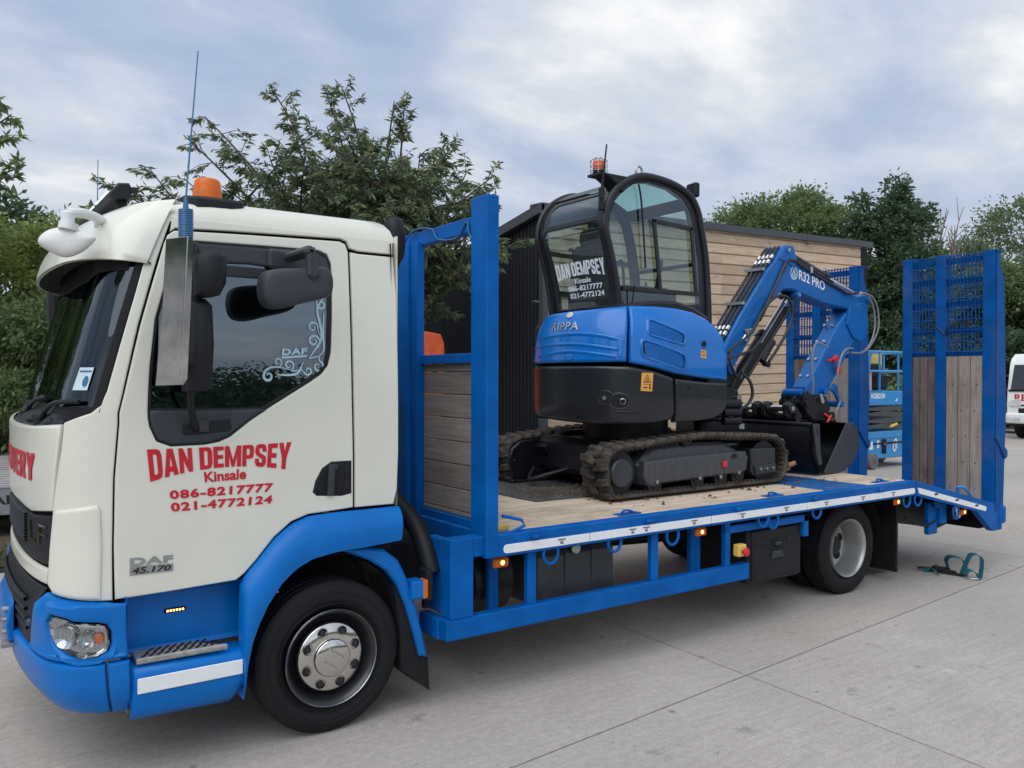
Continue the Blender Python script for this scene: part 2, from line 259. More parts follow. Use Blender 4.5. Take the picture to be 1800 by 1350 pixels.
# ------------------------------------------------------------------ geometry helpers
SPLIT = set('cab_hoop guard_hanger track_roller boom_plate rope_lug stick_bolt valve_handle hose_clamp hose_fitting frame_bolt cover_bolt boom_pin pin_cap hydraulic_hose stick_hose scuttle_vent cross_bearer grille_slat lower_slat ramp_rung bucket_ear blade_arm scissor_arm guard_rail barrier_rib barrier_slot reflector_bowl tail_frame wiper front_liner stick_cheek bucket_side slide_frame door_frame grab_handle hitch_plate block_stack black_trim mirror deck_board trailer_wheel handle_pocket recess_rim cover_rib plank_nail tail_valve swing_post cab_control bracket_bolt tank_band'.split())
class MB:
    def __init__(s): s.v = []; s.f = []
    def add(s, v, f):
        o = len(s.v); s.v += [tuple(p) for p in v]; s.f += [tuple(i+o for i in q) for q in f]; return s
    def box(s, c, d, rot=None, bev=0.):
        """chamfered box: centre, full size"""
        hx, hy, hz = (q/2 for q in d); b = min(bev, hx*.9, hy*.9, hz*.9)
        V = []; F = []
        if b <= 0:
            V = [(x*hx, y*hy, z*hz) for x in (-1, 1) for y in (-1, 1) for z in (-1, 1)]
            F = [(0, 1, 3, 2), (4, 6, 7, 5), (0, 4, 5, 1), (2, 3, 7, 6), (0, 2, 6, 4), (1, 5, 7, 3)]
        else:
            ix = {}
            for x in (-1, 1):
                for y in (-1, 1):
                    for z in (-1, 1):
                        for a in range(3):
                            p = [x*(hx-b), y*(hy-b), z*(hz-b)]; p[a] = (x*hx, y*hy, z*hz)[a]; ix[x, y, z, a] = len(V); V.append(tuple(p))
            for a in range(3):
                o = [k for k in range(3) if k != a]
                for sg in (-1, 1):
                    q = []
                    for (i, j) in ((-1, -1), (1, -1), (1, 1), (-1, 1)):
                        k = [0, 0, 0]; k[a] = sg; k[o[0]] = i; k[o[1]] = j; q.append(ix[(*k, a)])
                    F.append(tuple(q))
                for i in (-1, 1):
                    for j in (-1, 1):
                        k0 = [0, 0, 0]; k0[o[0]] = i; k0[o[1]] = j; k1 = list(k0); k0[a] = -1; k1[a] = 1
                        F.append((ix[(*k0, o[0])], ix[(*k1, o[0])], ix[(*k1, o[1])], ix[(*k0, o[1])]))
            for x in (-1, 1):
                for y in (-1, 1):
                    for z in (-1, 1): F.append((ix[x, y, z, 0], ix[x, y, z, 1], ix[x, y, z, 2]))
        Rm = rot or Matrix.Identity(3); c = Vector(c)
        return s.add([tuple(c+Rm @ Vector(p)) for p in V], F)
    def span(s, a, b, bev=0.):
        a = Vector(a); b = Vector(b); return s.box((a+b)/2, [abs(q) for q in (b-a)], None, bev)
    def bar(s, p, q, w, h, up=(0, 0, 1), bev=0.):
        p = Vector(p); q = Vector(q); x = (q-p); l = x.length; x.normalize(); y = Vector(up).cross(x)
        if y.length < 1e-5: y = Vector((0, 1, 0)).cross(x)
        y.normalize(); z = x.cross(y)
        return s.box((p+q)/2, (l, w, h), Matrix((x, y, z)).transposed(), bev)
    def tube(s, path, r, n=10, cap=True, closed=False):
        P = [Vector(p) for p in path]; m = len(P); rs = r if isinstance(r, (list, tuple)) else [r]*m
        rings = []; up = None
        for i, p in enumerate(P):
            if closed: t = P[(i+1) % m]-P[i-1]
            else: t = P[min(i+1, m-1)]-P[max(i-1, 0)]
            t.normalize()
            if up is None: up = Vector((0, 0, 1)) if abs(t.z) < .9 else Vector((1, 0, 0))
            x = up.cross(t)
            if x.length < 1e-6: x = Vector((1, 0, 0)).cross(t)
            x.normalize(); up = t.cross(x); rings.append([p+(x*math.cos(2*math.pi*k/n)+up*math.sin(2*math.pi*k/n))*rs[i] for k in range(n)])
        V = [q for g in rings for q in g]; F = []
        for i in range(m if closed else m-1):
            j = (i+1) % m
            for k in range(n): F.append((i*n+k, i*n+(k+1) % n, j*n+(k+1) % n, j*n+k))
        if cap and not closed: F.append(tuple(range(n-1, -1, -1))); F.append(tuple((m-1)*n+k for k in range(n)))
        return s.add(V, F)
    def cyl(s, p, q, r, n=20, r2=None, bev=0.):
        p = Vector(p); q = Vector(q); r2 = r if r2 is None else r2
        if bev:
            t = (q-p).normalized()
            return s.tube([p, p+t*bev, q-t*bev, q], [r-bev, r, r2, r2-bev], n)
        return s.tube([p, q], [r, r2], n)
    def lathe(s, prof, o, axis, n=48, closed=False):
        """profile of (radius, height along axis)"""
        o = Vector(o); t = Vector(axis).normalized(); x = t.orthogonal().normalized(); y = t.cross(x); m = len(prof)
        V = [o+t*h+(x*math.cos(2*math.pi*k/n)+y*math.sin(2*math.pi*k/n))*r for r, h in prof for k in range(n)]; F = []
        for i in range(m if closed else m-1):
            j = (i+1) % m
            for k in range(n): F.append((i*n+k, i*n+(k+1) % n, j*n+(k+1) % n, j*n+k))
        return s.add(V, F)
    def prism(s, poly, fn, d0, d1, bev=0.):
        """extrude a 2-D polygon; fn(u,v,w) maps to space, w runs d0..d1"""
        a = sum(p[0]*q[1]-q[0]*p[1] for p, q in zip(poly, poly[1:]+poly[:1]))
        if a < 0: poly = poly[::-1]
        n = len(poly); sg = 1 if d1 > d0 else -1
        rings = [(0, d0), (0, d1)] if not bev else [(bev, d0), (0, d0+sg*bev), (0, d1-sg*bev), (bev, d1)]
        V = []
        for inset, w in rings:
            for u, v in (offset_poly(poly, inset) if inset else poly): V.append(fn(u, v, w))
        F = []
        for i in range(len(rings)-1):
            for k in range(n): F.append((i*n+k, i*n+(k+1) % n, (i+1)*n+(k+1) % n, (i+1)*n+k))
        F.append(tuple(range(n-1, -1, -1))); F.append(tuple((len(rings)-1)*n+k for k in range(n)))
        return s.add(V, F)
    def grid(s, rows, close=False):
        n = len(rows[0]); V = [p for r in rows for p in r]; F = []
        for i in range(len(rows)-1):
            for k in range(n if close else n-1): F.append((i*n+k, i*n+(k+1) % n, (i+1)*n+(k+1) % n, (i+1)*n+k))
        return s.add(V, F)
    def build(s, name, m, parent=None, smooth=35., fix=True, kind=None, label=None):
        if name in SPLIT and not kind:
            up = list(range(len(s.v)))
            def root(i):
                while up[i] != i: up[i] = up[up[i]]; i = up[i]
                return i
            for f in s.f:
                for q in f[1:]: up[root(q)] = root(f[0])
            isl = {}
            for f in s.f: isl.setdefault(root(f[0]), []).append(f)
            if len(isl) > 1:
                first = None
                for fs in isl.values():
                    ids = sorted({i for f in fs for i in f}); re_ = {i: k for k, i in enumerate(ids)}; q = MB(); q.v = [s.v[i] for i in ids]; q.f = [tuple(re_[i] for i in f) for f in fs]
                    o = q._build(name, m, parent, smooth, fix, kind, label); first = first or o
                return first
        return s._build(name, m, parent, smooth, fix, kind, label)
    def _build(s, name, m, parent=None, smooth=35., fix=True, kind=None, label=None):
        me = bpy.data.meshes.new(name); me.from_pydata(s.v, [], s.f); me.validate(verbose=False)
        if fix:
            bm = bmesh.new(); bm.from_mesh(me); bmesh.ops.recalc_face_normals(bm, faces=bm.faces); bm.to_mesh(me); bm.free()
        if smooth:
            me.shade_smooth(); me.set_sharp_from_angle(angle=R(smooth))
        me.materials.append(M[m] if isinstance(m, str) else m)
        return link(bpy.data.objects.new(name, me), parent, kind, label)
def link(o, parent=None, kind=None, label=None):
    COL.objects.link(o)
    if parent is not None:
        o.parent = parent
        if parent.parent is None: o.matrix_parent_inverse = Matrix.Translation(-parent.location)
    if kind: o['kind'] = kind
    if label: o['label'] = label
    return o
def thing(name, label, cat, loc=(0, 0, 0), group=None):
    o = bpy.data.objects.new(name, None); COL.objects.link(o); o.location = loc; o.empty_display_size = .2
    o['label'] = label; o['category'] = cat
    if group: o['group'] = group
    return o
def offset_poly(poly, d):
    """inset a counter-clockwise polygon by d"""
    n = len(poly); out = []
    for i in range(n):
        a, b, c = poly[i-1], poly[i], poly[(i+1) % n]
        e1 = (b[0]-a[0], b[1]-a[1]); e2 = (c[0]-b[0], c[1]-b[1]); l1 = math.hypot(*e1) or 1e-9; l2 = math.hypot(*e2) or 1e-9
        n1 = (-e1[1]/l1, e1[0]/l1); n2 = (-e2[1]/l2, e2[0]/l2); nx, ny = n1[0]+n2[0], n1[1]+n2[1]; k = nx*nx+ny*ny
        f = 2*d/k if k > .35 else d/math.sqrt(k or 1e-9)
        out.append((b[0]+nx*f, b[1]+ny*f))
    return out
def ccw(p): return p if sum(a[0]*b[1]-b[0]*a[1] for a, b in zip(p, p[1:]+p[:1])) > 0 else p[::-1]
def resample(p, d):
    o = []
    for a, b in zip(p, p[1:]+p[:1]):
        n = max(1, int(math.ceil(math.hypot(b[0]-a[0], b[1]-a[1])/d)))
        for k in range(n): o.append((a[0]+(b[0]-a[0])*k/n, a[1]+(b[1]-a[1])*k/n))
    return o
def soften(p, it=1, keep=60):
    """round the corners a little (Chaikin)"""
    for _ in range(it):
        o = []
        for a, b in zip(p, p[1:]+p[:1]): o += [(a[0]*.8+b[0]*.2, a[1]*.8+b[1]*.2), (a[0]*.2+b[0]*.8, a[1]*.2+b[1]*.8)]
        p = o
    return p
def inside(pt, poly):
    x, y = pt; c = False; j = len(poly)-1
    for i in range(len(poly)):
        if (poly[i][1] > y) != (poly[j][1] > y) and x < (poly[j][0]-poly[i][0])*(y-poly[i][1])/(poly[j][1]-poly[i][1])+poly[i][0]: c = not c
        j = i
    return c
def flat_tri(t):
    a, b, c = t[:3]; return abs((b-a).cross(c-a)) < 3e-5*max((b-a).length, (c-b).length, (a-c).length)
def panel(poly, surf, off=0., holes=(), step=.06, roll=.006, sink=.006, skirt=.02, mb=None):
    """a pressed panel that follows surf(s,z,off): rolled edge, turned-in skirt, optional holes"""
    mb = mb or MB(); loops = [resample(ccw(poly), step)]+[resample(ccw(h), step)[::-1] for h in holes]
    pts = []; edges = []; V3 = []; F = []
    for lp in loops:
        n = len(lp); ins0 = offset_poly(lp, roll); ins = offset_poly(lp, roll+min(roll*.8, .009)); b = len(V3)
        V3 += [surf(u, v, off-skirt) for u, v in lp]; V3 += [surf(u, v, off-sink) for u, v in lp]; V3 += [surf(u, v, off-sink*.28) for u, v in offset_poly(lp, roll*.38)]; V3 += [surf(u, v, off) for u, v in ins0]
        for q in range(3):
            for k in range(n): F.append((b+q*n+k, b+q*n+(k+1) % n, b+(q+1)*n+(k+1) % n, b+(q+1)*n+k))
        e0 = len(pts); pts += ins; edges += [(e0+k, e0+(k+1) % n) for k in range(n)]
        c0 = len(V3)
        for k in range(n): F.append((b+3*n+k, b+3*n+(k+1) % n, ('i', e0+(k+1) % n), ('i', e0+k)))
    rr = roll+min(roll*.8, .009); outer = offset_poly(loops[0], rr); hl = [offset_poly(l, rr) for l in loops[1:]]
    xs = [p[0] for p in outer]; ys = [p[1] for p in outer]
    g = step
    core = offset_poly(outer, g*.35)
    hcore = [offset_poly(h, g*.35) for h in hl]
    nx = int((max(xs)-min(xs))/g)+1; ny = int((max(ys)-min(ys))/g)+1
    for i in range(1, nx+1):
        for j in range(1, ny+1):
            q = (min(xs)+i*g, min(ys)+j*g)
            if inside(q, core) and inside(q, outer) and not any(inside(q, h) for h in hcore): pts.append(q)
    vo, eo, fo, ov, oe, of = mgeo.delaunay_2d_cdt([Vector(p) for p in pts], edges, [], 0, 1e-7)
    base = len(V3); V3 += [surf(p.x, p.y, off) for p in vo]
    back = {}
    for i, l in enumerate(ov):
        for k in l: back[k] = base+i
    F = [tuple(back[q[1]] if isinstance(q, tuple) else q for q in f) for f in F]
    for f in fo:
        c = sum((vo[i] for i in f), Vector((0, 0)))/len(f)
        if flat_tri([vo[i] for i in f]): continue
        if inside(c, outer) and not any(inside(c, h) for h in hl): F.append(tuple(base+i for i in f))
    mb.add(V3, F); return mb
def pillow(out, fn, d0, d1, power=2.6, n=7):
    """a rounded cushion: outline in 2-D swelling to depth d0 on one side and d1 on the other; fn(u,v,w)"""
    mb = MB(); P = [(v.x, v.y) for v in catmull([(a, b, 0) for a, b in out], 5, True)]; cx = sum(p[0] for p in P)/len(P); cy = sum(p[1] for p in P)/len(P); rows = []
    for k in range(-n, n+1):
        a = k/n*math.pi/2; s = max(.02, abs(math.cos(a))**(2/power)); w = (d1 if k > 0 else -d0)*abs(math.sin(a))**(2/power); w = w if k > 0 else -abs(w)*(1 if d0 > 0 else -1)
        rows.append([fn(cx+(x-cx)*s, cy+(y-cy)*s, w) for x, y in P])
    mb.grid(rows, close=True); mb.f += [tuple(range(len(P)-1, -1, -1)), tuple(range((2*n)*len(P), (2*n+1)*len(P)))]
    return mb
# heavy block capitals, drawn as quads on a unit cell
def _strip(a, b): return [(a[i], a[i+1], b[i+1], b[i]) for i in range(len(a)-1)]
_bowl = lambda y0, y1, x0: _strip([(x0, y1), (.70, y1), (.90, y1-.05*(y1-y0)), (1, y1-.22*(y1-y0)), (1, y0+.22*(y1-y0)), (.90, y0+.05*(y1-y0)), (.70, y0), (x0, y0)],
                                  [(x0, y1-.17), (.56, y1-.17), (.62, y1-.19), (.64, y1-.24), (.64, y0+.24), (.62, y0+.19), (.56, y0+.17), (x0, y0+.17)])
_bar = lambda x0, x1, y0, y1: [((x0, y0), (x1, y0), (x1, y1), (x0, y1))]
GLY = {'D': (1., _bar(0, .37, 0, 1)+_bowl(0, 1, .37)),
 'P': (.95, _bar(0, .37, 0, 1)+_bowl(.36, 1, .37)),
 'R': (1., _bar(0, .37, 0, 1)+_bowl(.42, 1, .37)+[((.42, .42), (.80, .45), (1.02, 0), (.64, 0))]),
 'E': (.82, _bar(0, .42, 0, 1)+_bar(.42, 1, 0, .19)+_bar(.42, .94, .41, .60)+_bar(.42, 1, .81, 1)),
 'N': (1.02, _bar(0, .33, 0, 1)+_bar(.67, 1, 0, 1)+[((.33, 1), (.33, .52), (.67, 0), (.67, .48))]),
 'M': (1.32, _bar(0, .26, 0, 1)+_bar(.74, 1, 0, 1)+[((.26, 1), (.26, .55), (.41, 0), (.5, 0), (.5, .32)), ((.74, 1), (.5, .32), (.5, 0), (.59, 0), (.74, .55))]),
 'A': (1.08, [((0, 0), (.34, 0), (.5, .76), (.5, 1), (.29, 1)), ((1, 0), (.71, 1), (.5, 1), (.5, .76), (.66, 0)), ((.372, .15), (.628, .15), (.588, .34), (.412, .34))]),
 'S': (.98, _strip([(.98, .66), (.98, .80), (.88, .95), (.68, 1), (.32, 1), (.11, .95), (.02, .80), (.02, .64), (.10, .52), (.60, .36), (.63, .30), (.63, .24), (.58, .18), (.42, .18), (.37, .24), (.37, .36)],
                   [(.63, .66), (.63, .76), (.58, .82), (.50, .83), (.44, .82), (.38, .77), (.37, .72), (.40, .66), (.44, .62), (.90, .48), (.98, .37), (.98, .20), (.88, .05), (.66, 0), (.32, 0), (.02, .20)])[:-1]+[((.42, .18), (.32, 0), (.12, .05), (.02, .20), (.02, .36), (.37, .36), (.37, .24))]),
 'Y': (1.06, [((0, 1), (.37, 1), (.5, .66), (.5, .40), (.32, .40)), ((1, 1), (.68, .40), (.5, .40), (.5, .66), (.63, 1))]+_bar(.32, .68, 0, .40)),
 'C': (1., _strip([(1, .64), (1, .78), (.90, .95), (.68, 1), (.32, 1), (.10, .95), (0, .78), (0, .22), (.10, .05), (.32, 0), (.68, 0), (.90, .05), (1, .22), (1, .38)], [(.64, .64), (.64, .76), (.60, .82), (.54, .83), (.46, .83), (.40, .82), (.36, .76), (.36, .24), (.40, .18), (.46, .17), (.54, .17), (.60, .18), (.64, .24), (.64, .38)])),
 'O': (1., _strip([(.5, 1), (.70, 1), (.90, .95), (1, .78), (1, .22), (.90, .05), (.68, 0), (.32, 0), (.10, .05), (0, .22), (0, .78), (.10, .95), (.32, 1), (.5, 1)], [(.5, .83), (.54, .83), (.60, .82), (.64, .76), (.64, .24), (.60, .18), (.54, .17), (.46, .17), (.40, .18), (.36, .24), (.36, .76), (.40, .82), (.46, .83), (.5, .83)])),
 'V': (1.04, [((0, 1), (.36, 1), (.5, .28), (.5, 0), (.31, 0)), ((1, 1), (.69, 0), (.5, 0), (.5, .28), (.64, 1))])}
def block_text(s, gap=.10, space=.45):
    V, F, x = [], [], 0.
    for ch in s:
        if ch == ' ': x += space; continue
        w, q = GLY[ch]
        for f in q:
            # cut tall pieces so an arched line can bend them
            b = len(V); V += [(x+a*w, c) for a, c in f]; F.append(tuple(range(b, b+len(f))))
        x += w+gap
    x -= gap
    return [(a/x, c) for a, c in V], F
def block_lettering(name, s, fn, m, parent):
    V, F = block_text(s); mb = MB(); mb.add([fn(u, v) for u, v in V], F); return mb.build(name, m, parent, smooth=0, fix=False)
def pane(poly, surf, off=0., step=.08):
    """a sheet of glass with no turned edge"""
    P = resample(ccw(poly), step); n = len(P); xs = [p[0] for p in P]; ys = [p[1] for p in P]; core = offset_poly(P, step*.4); pts = list(P)
    for i in range(1, int((max(xs)-min(xs))/step)+1):
        for j in range(1, int((max(ys)-min(ys))/step)+1):
            q = (min(xs)+i*step, min(ys)+j*step)
            if inside(q, core): pts.append(q)
    vo, eo, fo, ov, oe, of = mgeo.delaunay_2d_cdt([Vector(p) for p in pts], [(k, (k+1) % n) for k in range(n)], [], 0, 1e-7); mb = MB()
    mb.add([surf(p.x, p.y, off) for p in vo], [tuple(f) for f in fo if not flat_tri([vo[i] for i in f]) and inside(sum((vo[i] for i in f), Vector((0, 0)))/len(f), P)]); return mb
def catmull(p, n=8, closed=False):
    P = [Vector(q) for q in p]; m = len(P); o = []
    for i in range(m if closed else m-1):
        a, b, c, d = (P[(i-1) % m], P[i], P[(i+1) % m], P[(i+2) % m]) if closed else (P[max(i-1, 0)], P[i], P[i+1], P[min(i+2, m-1)])
        for k in range(n):
            t = k/n; o.append(.5*((2*b)+(c-a)*t+(2*a-5*b+4*c-d)*t*t+(3*b-a-3*c+d)*t**3))
    if not closed: o.append(P[-1])
    return o
def text_mesh(s, bold=.0, wide=1., shear=0., space=1., res=4):
    """flat glyph outlines as verts + faces, box scaled to 0..1"""
    cu = bpy.data.curves.new('glyphs', 'FONT'); cu.body = s; cu.size = 1; cu.offset = bold; cu.shear = shear; cu.space_character = space; cu.resolution_u = res; cu.fill_mode = 'FRONT'
    o = bpy.data.objects.new('glyphs', cu); COL.objects.link(o); dg = bpy.context.evaluated_depsgraph_get()
    me = bpy.data.meshes.new_from_object(o.evaluated_get(dg)); V = [(v.co.x*wide, v.co.y) for v in me.vertices]; F = [tuple(p.vertices) for p in me.polygons]
    bpy.data.objects.remove(o); bpy.data.curves.remove(cu); bpy.data.meshes.remove(me)
    x0 = min(p[0] for p in V); x1 = max(p[0] for p in V); y0 = min(p[1] for p in V); y1 = max(p[1] for p in V)
    return [((x-x0)/(x1-x0), (y-y0)/(y1-y0)) for x, y in V], F
def lettering(name, s, fn, m, parent, **k):
    V, F = text_mesh(s, **k); mb = MB(); mb.add([fn(u, v) for u, v in V], F); return mb.build(name, m, parent, smooth=0, fix=False)
def quadmap(c, surf, off, arch=0., archtop=0.):
    """bilinear map of the unit square on four (s,z) corners TL TR BR BL; arch lifts the middle of the lower edge"""
    tl, tr, br, bl = c
    def fn(u, v):
        a = 4*u*(1-u)
        b0 = bl[0]+(br[0]-bl[0])*u, bl[1]+(br[1]-bl[1])*u+arch*a; t0 = tl[0]+(tr[0]-tl[0])*u, tl[1]+(tr[1]-tl[1])*u+archtop*a
        return surf(b0[0]+(t0[0]-b0[0])*v, b0[1]+(t0[1]-b0[1])*v, off)
    return fn
def Yp(y): return lambda a, b, w: (a, w, b)      # polygon in x,z extruded along y
def Xp(): return lambda a, b, w: (w, a, b)       # polygon in y,z extruded along x
def Zp(): return lambda a, b, w: (a, b, w)
mat('rust', (.30, .16, .085), .8, namp=.4)
mat('lift_tyre', (.14, .14, .14), .7, namp=.2); mat('galv_dark', (.09, .09, .095), .6, namp=.2); mat('scissor_grey', (.06, .065, .075), .5, namp=.2)
mat('screen_dark', (.03, .035, .04), .08, namp=.2); mat('lens_white', (.55, .55, .55), .15, coat=.5, namp=.2)
mat('belt_green', (.045, .075, .035), .95, namp=.5, nscale=1.5)
# ---- parametric cab skin: s runs round the plan outline from the middle of the front, z is height
CAB_CTRL = [(-1.345,1.05),(-1.340,.75),(-1.318,.45),(-1.285,.25),(-1.24,.125),(-1.165,.045),(-1.08,.012),(-.96,0),(-.6,0),(-.1,0),(.385,0)]
def _dense(ctrl, n=24):
    out = []
    m = len(ctrl)
    for i in range(m-1):
        p1, p2 = ctrl[i], ctrl[i+1]
        p0 = ctrl[i-1] if i else (p1[0], 2*p1[1]-p2[1]) if abs(p1[1]-1.05) < 1e-6 else (2*p1[0]-p2[0], 2*p1[1]-p2[1])
        if i == 0 and abs(p1[1]-1.05) < 1e-6: p0 = (p2[0], 2*p1[1]-p2[1])
        p3 = ctrl[i+2] if i+2 < m else (2*p2[0]-p1[0], 2*p2[1]-p1[1])
        for k in range(n):
            t = k/n
            out.append(tuple(.5*((2*b)+(-a+c)*t+(2*a-5*b+4*c-d)*t*t+(-a+3*b-3*c+d)*t**3) for a,b,c,d in zip(p0,p1,p2,p3)))
    out.append(ctrl[-1])
    return out
class Plan:
    def __init__(self, ctrl):
        self.p = _dense(ctrl); self.c = [0.0]
        for a, b in zip(self.p, self.p[1:]): self.c.append(self.c[-1]+math.hypot(b[0]-a[0], b[1]-a[1]))
        self.L = self.c[-1]
    def at(self, s):
        s = max(0.0, min(self.L, s)); i = max(0, min(len(self.p)-2, bisect.bisect_right(self.c, s)-1))
        t = (s-self.c[i])/max(1e-9, self.c[i+1]-self.c[i]); a, b = self.p[i], self.p[i+1]
        return a[0]+(b[0]-a[0])*t, a[1]+(b[1]-a[1])*t
CABP = Plan(CAB_CTRL)
def _cab0(s, z):
    x, y = CABP.at(abs(s))
    if z > 1.68:
        w = max(0., min(1., (-.25-x)/.7)); dz = z-1.68
        x += w*(.255*dz+.03*dz*dz)
        y += .05*dz*dz+.012*dz
    elif z < 1.1:
        w = max(0., min(1., (-.9-x)/.3)); x += w*.10*(1.1-z)**2
    if s < 0: y = 2.1-y
    return x, y, z
def cab_pt(s, z, off=0.0):
    a = _cab0(s, z)
    if not off: return a
    e = 4e-3
    p, q = _cab0(s+e, z), _cab0(s-e, z); u, v = _cab0(s, z+e), _cab0(s, z-e)
    d1 = [p[i]-q[i] for i in range(3)]; d2 = [u[i]-v[i] for i in range(3)]
    n = (d1[1]*d2[2]-d1[2]*d2[1], d1[2]*d2[0]-d1[0]*d2[2], d1[0]*d2[1]-d1[1]*d2[0])
    l = math.sqrt(sum(c*c for c in n)) or 1
    n = [c/l for c in n]
    if n[0]*(a[0]-0)+n[1]*(a[1]-1.05) < 0: n = [-c for c in n]
    return tuple(a[i]+off*n[i] for i in range(3))
# ---- parametric excavator house skin
EXC_CTRL = [(3.35,1.80),(2.95,1.80),(2.68,1.72),(2.47,1.58),(2.34,1.36),(2.29,1.12),(2.30,.86),(2.38,.63),(2.52,.47),(2.72,.40),(2.95,.38),(3.2,.38),(3.5,.38)]
EXCP = Plan(EXC_CTRL)
def exc_pt(s, z, off=0.0):
    def raw(s, z):
        x, y = EXCP.at(s)
        i = 0.0
        if z > 1.95:
            t = (z-1.95)/.44; i = .05*t+.085*max(0, t-.45)**2*3
        elif z < 1.66: i = .9*(1.66-z)**2
        e = .004
        a, b = EXCP.at(s-e), EXCP.at(s+e)
        tx, ty = b[0]-a[0], b[1]-a[1]; l = math.hypot(tx, ty) or 1
        nx, ny = -ty/l, tx/l
        if nx*(x-3.2)+ny*(y-1.12) > 0: nx, ny = -nx, -ny
        return x+nx*(i-off), y+ny*(i-off), z
    return raw(s, z)
DOOR = [(1.1972, 0.8511), (1.1955, 1.0915), (1.2005, 1.397), (1.2194, 1.6384), (1.2157, 1.7786), (1.2012, 2.089), (1.198, 2.4048), (1.1963, 2.4733), (1.2003, 2.5124), (1.2234, 2.537), (1.56, 2.548), (1.9865, 2.5569), (2.2843, 2.5656), (2.3158, 2.5535), (2.3302, 2.5122), (2.3311, 2.1587), (2.3337, 1.7393), (2.34, 1.4397), (2.3401, 1.1639), (2.2414, 1.1578), (2.0935, 1.1509), (2.0041, 1.1219), (1.9167, 1.054), (1.8258, 0.9492), (1.7701, 0.8924), (1.7289, 0.8648), (1.4789, 0.8571)]
QUARTER = [(2.3531, 1.1627), (2.3529, 1.439), (2.3466, 1.7391), (2.344, 2.1592), (2.3432, 2.5134), (2.3886, 2.5083), (2.5939, 2.5076), (2.6054, 2.2943), (2.6054, 2.038), (2.6054, 1.7247), (2.6054, 1.4399), (2.5969, 1.2403), (2.5763, 1.1615)]
UPPERSIDE = [(1.2006, 2.5291), (1.2196, 2.5506), (1.5567, 2.562), (1.987, 2.5715), (2.2914, 2.5815), (2.3262, 2.5697), (2.3408, 2.5345), (2.3893, 2.5237), (2.5912, 2.5231)]
CORNER = [(1.1807, 0.8481), (1.1817, 1.0929), (1.1867, 1.3978), (1.2055, 1.6388), (1.2016, 1.7787), (1.1847, 2.0884), (1.1813, 2.4035), (1.1817, 2.4638), (1.1362, 2.488), (1.1336, 2.2183), (1.1353, 1.7867), (1.1239, 1.7237), (1.0963, 1.6888), (0.975, 1.6457), (0.9588, 1.5269), (0.93, 1.3993), (0.9048, 1.2834), (0.8803, 1.0899), (0.8479, 0.9057), (0.8881, 0.8758), (0.9895, 0.8637), (1.0926, 0.8541)]
DEFLECT = [(1.1345, 0.8581), (1.143, 1.0961), (1.1364, 1.2611), (1.1251, 1.2795), (0.9333, 1.2526), (0.9133, 1.2308), (0.8902, 1.0911), (0.866, 0.9137), (0.9029, 0.8831), (0.99, 0.8714), (1.0692, 0.8628)]
TRIM = [(1.3427, 2.4962), (1.7767, 2.5023), (2.1657, 2.5064), (2.2117, 2.4896), (2.232, 2.4464), (2.2344, 2.333), (2.2293, 2.1543), (2.2194, 1.9765), (2.2028, 1.9115), (2.1682, 1.8672), (2.1036, 1.8234), (1.9986, 1.7606), (1.8963, 1.6997), (1.7981, 1.6348), (1.7021, 1.5608), (1.6485, 1.5384), (1.5825, 1.5277), (1.4292, 1.5268), (1.3674, 1.5531), (1.3382, 1.6219), (1.3264, 1.7), (1.2836, 1.9077), (1.2492, 2.1173), (1.2477, 2.3322), (1.2766, 2.4528)]
GLASS = [(1.3813, 2.4736), (1.779, 2.4738), (2.1337, 2.4738), (2.1825, 2.4602), (2.1998, 2.4199), (2.2062, 2.3311), (2.2012, 2.1531), (2.1914, 1.976), (2.1781, 1.9171), (2.1376, 1.8729), (2.0285, 1.8005), (1.8815, 1.7168), (1.8534, 1.7005), (1.6866, 1.7009), (1.5015, 1.7018), (1.3399, 1.7049), (1.2995, 1.9079), (1.2637, 2.1179), (1.2635, 2.3198), (1.3008, 2.4377)]
LOWTRIM = [(1.3374, 1.6946), (1.5033, 1.6911), (1.6877, 1.6899), (1.8765, 1.6916), (1.787, 1.6407), (1.694, 1.572), (1.6431, 1.5495), (1.5825, 1.5385), (1.4292, 1.5373), (1.3747, 1.5633), (1.3479, 1.6216)]
RAIL = [(1.3626, 2.4836), (1.7779, 2.488), (2.1527, 2.4903), (2.2014, 2.4648), (2.2186, 2.4214), (2.2194, 2.3528), (2.1908, 2.339), (2.039, 2.349), (1.9042, 2.398), (1.7447, 2.406), (1.5533, 2.4003), (1.3631, 2.4166)]
HANDLE = [(2.1117, 1.2597), (2.1269, 1.3197), (2.1636, 1.3845), (2.2163, 1.4167), (2.3335, 1.4161), (2.3336, 1.2364), (2.2729, 1.2263), (2.136, 1.2374)]
HAND_IN = [(1.8819, 1.7028)]
BONNET = [(0.9189, 1.6394), (0.949, 1.6478)]
LET_NAME = [(1.326, 1.5186), (2.0041, 1.5231), (1.9923, 1.3835), (1.3403, 1.3696)]
LET_TOWN = [(1.5772, 1.3986), (1.7786, 1.4051), (1.7758, 1.3526), (1.5824, 1.3497)]
LET_TEL1 = [(1.4215, 1.3243), (1.9139, 1.3261), (1.9053, 1.2815), (1.4264, 1.2818)]
LET_TEL2 = [(1.4264, 1.2659), (1.911, 1.2641), (1.9024, 1.2224), (1.4314, 1.2233)]
LET_DAF = [(1.2536, 1.0312), (1.4387, 1.0244), (1.4386, 0.99), (1.2534, 0.9952)]
LET_45 = [(1.2534, 0.9927), (1.4386, 0.9847), (1.4386, 0.9503), (1.2531, 0.9515)]
LET_WDAF = [(1.959, 1.9915), (2.0939, 2.0002), (2.0903, 1.9683), (1.9586, 1.9573)]
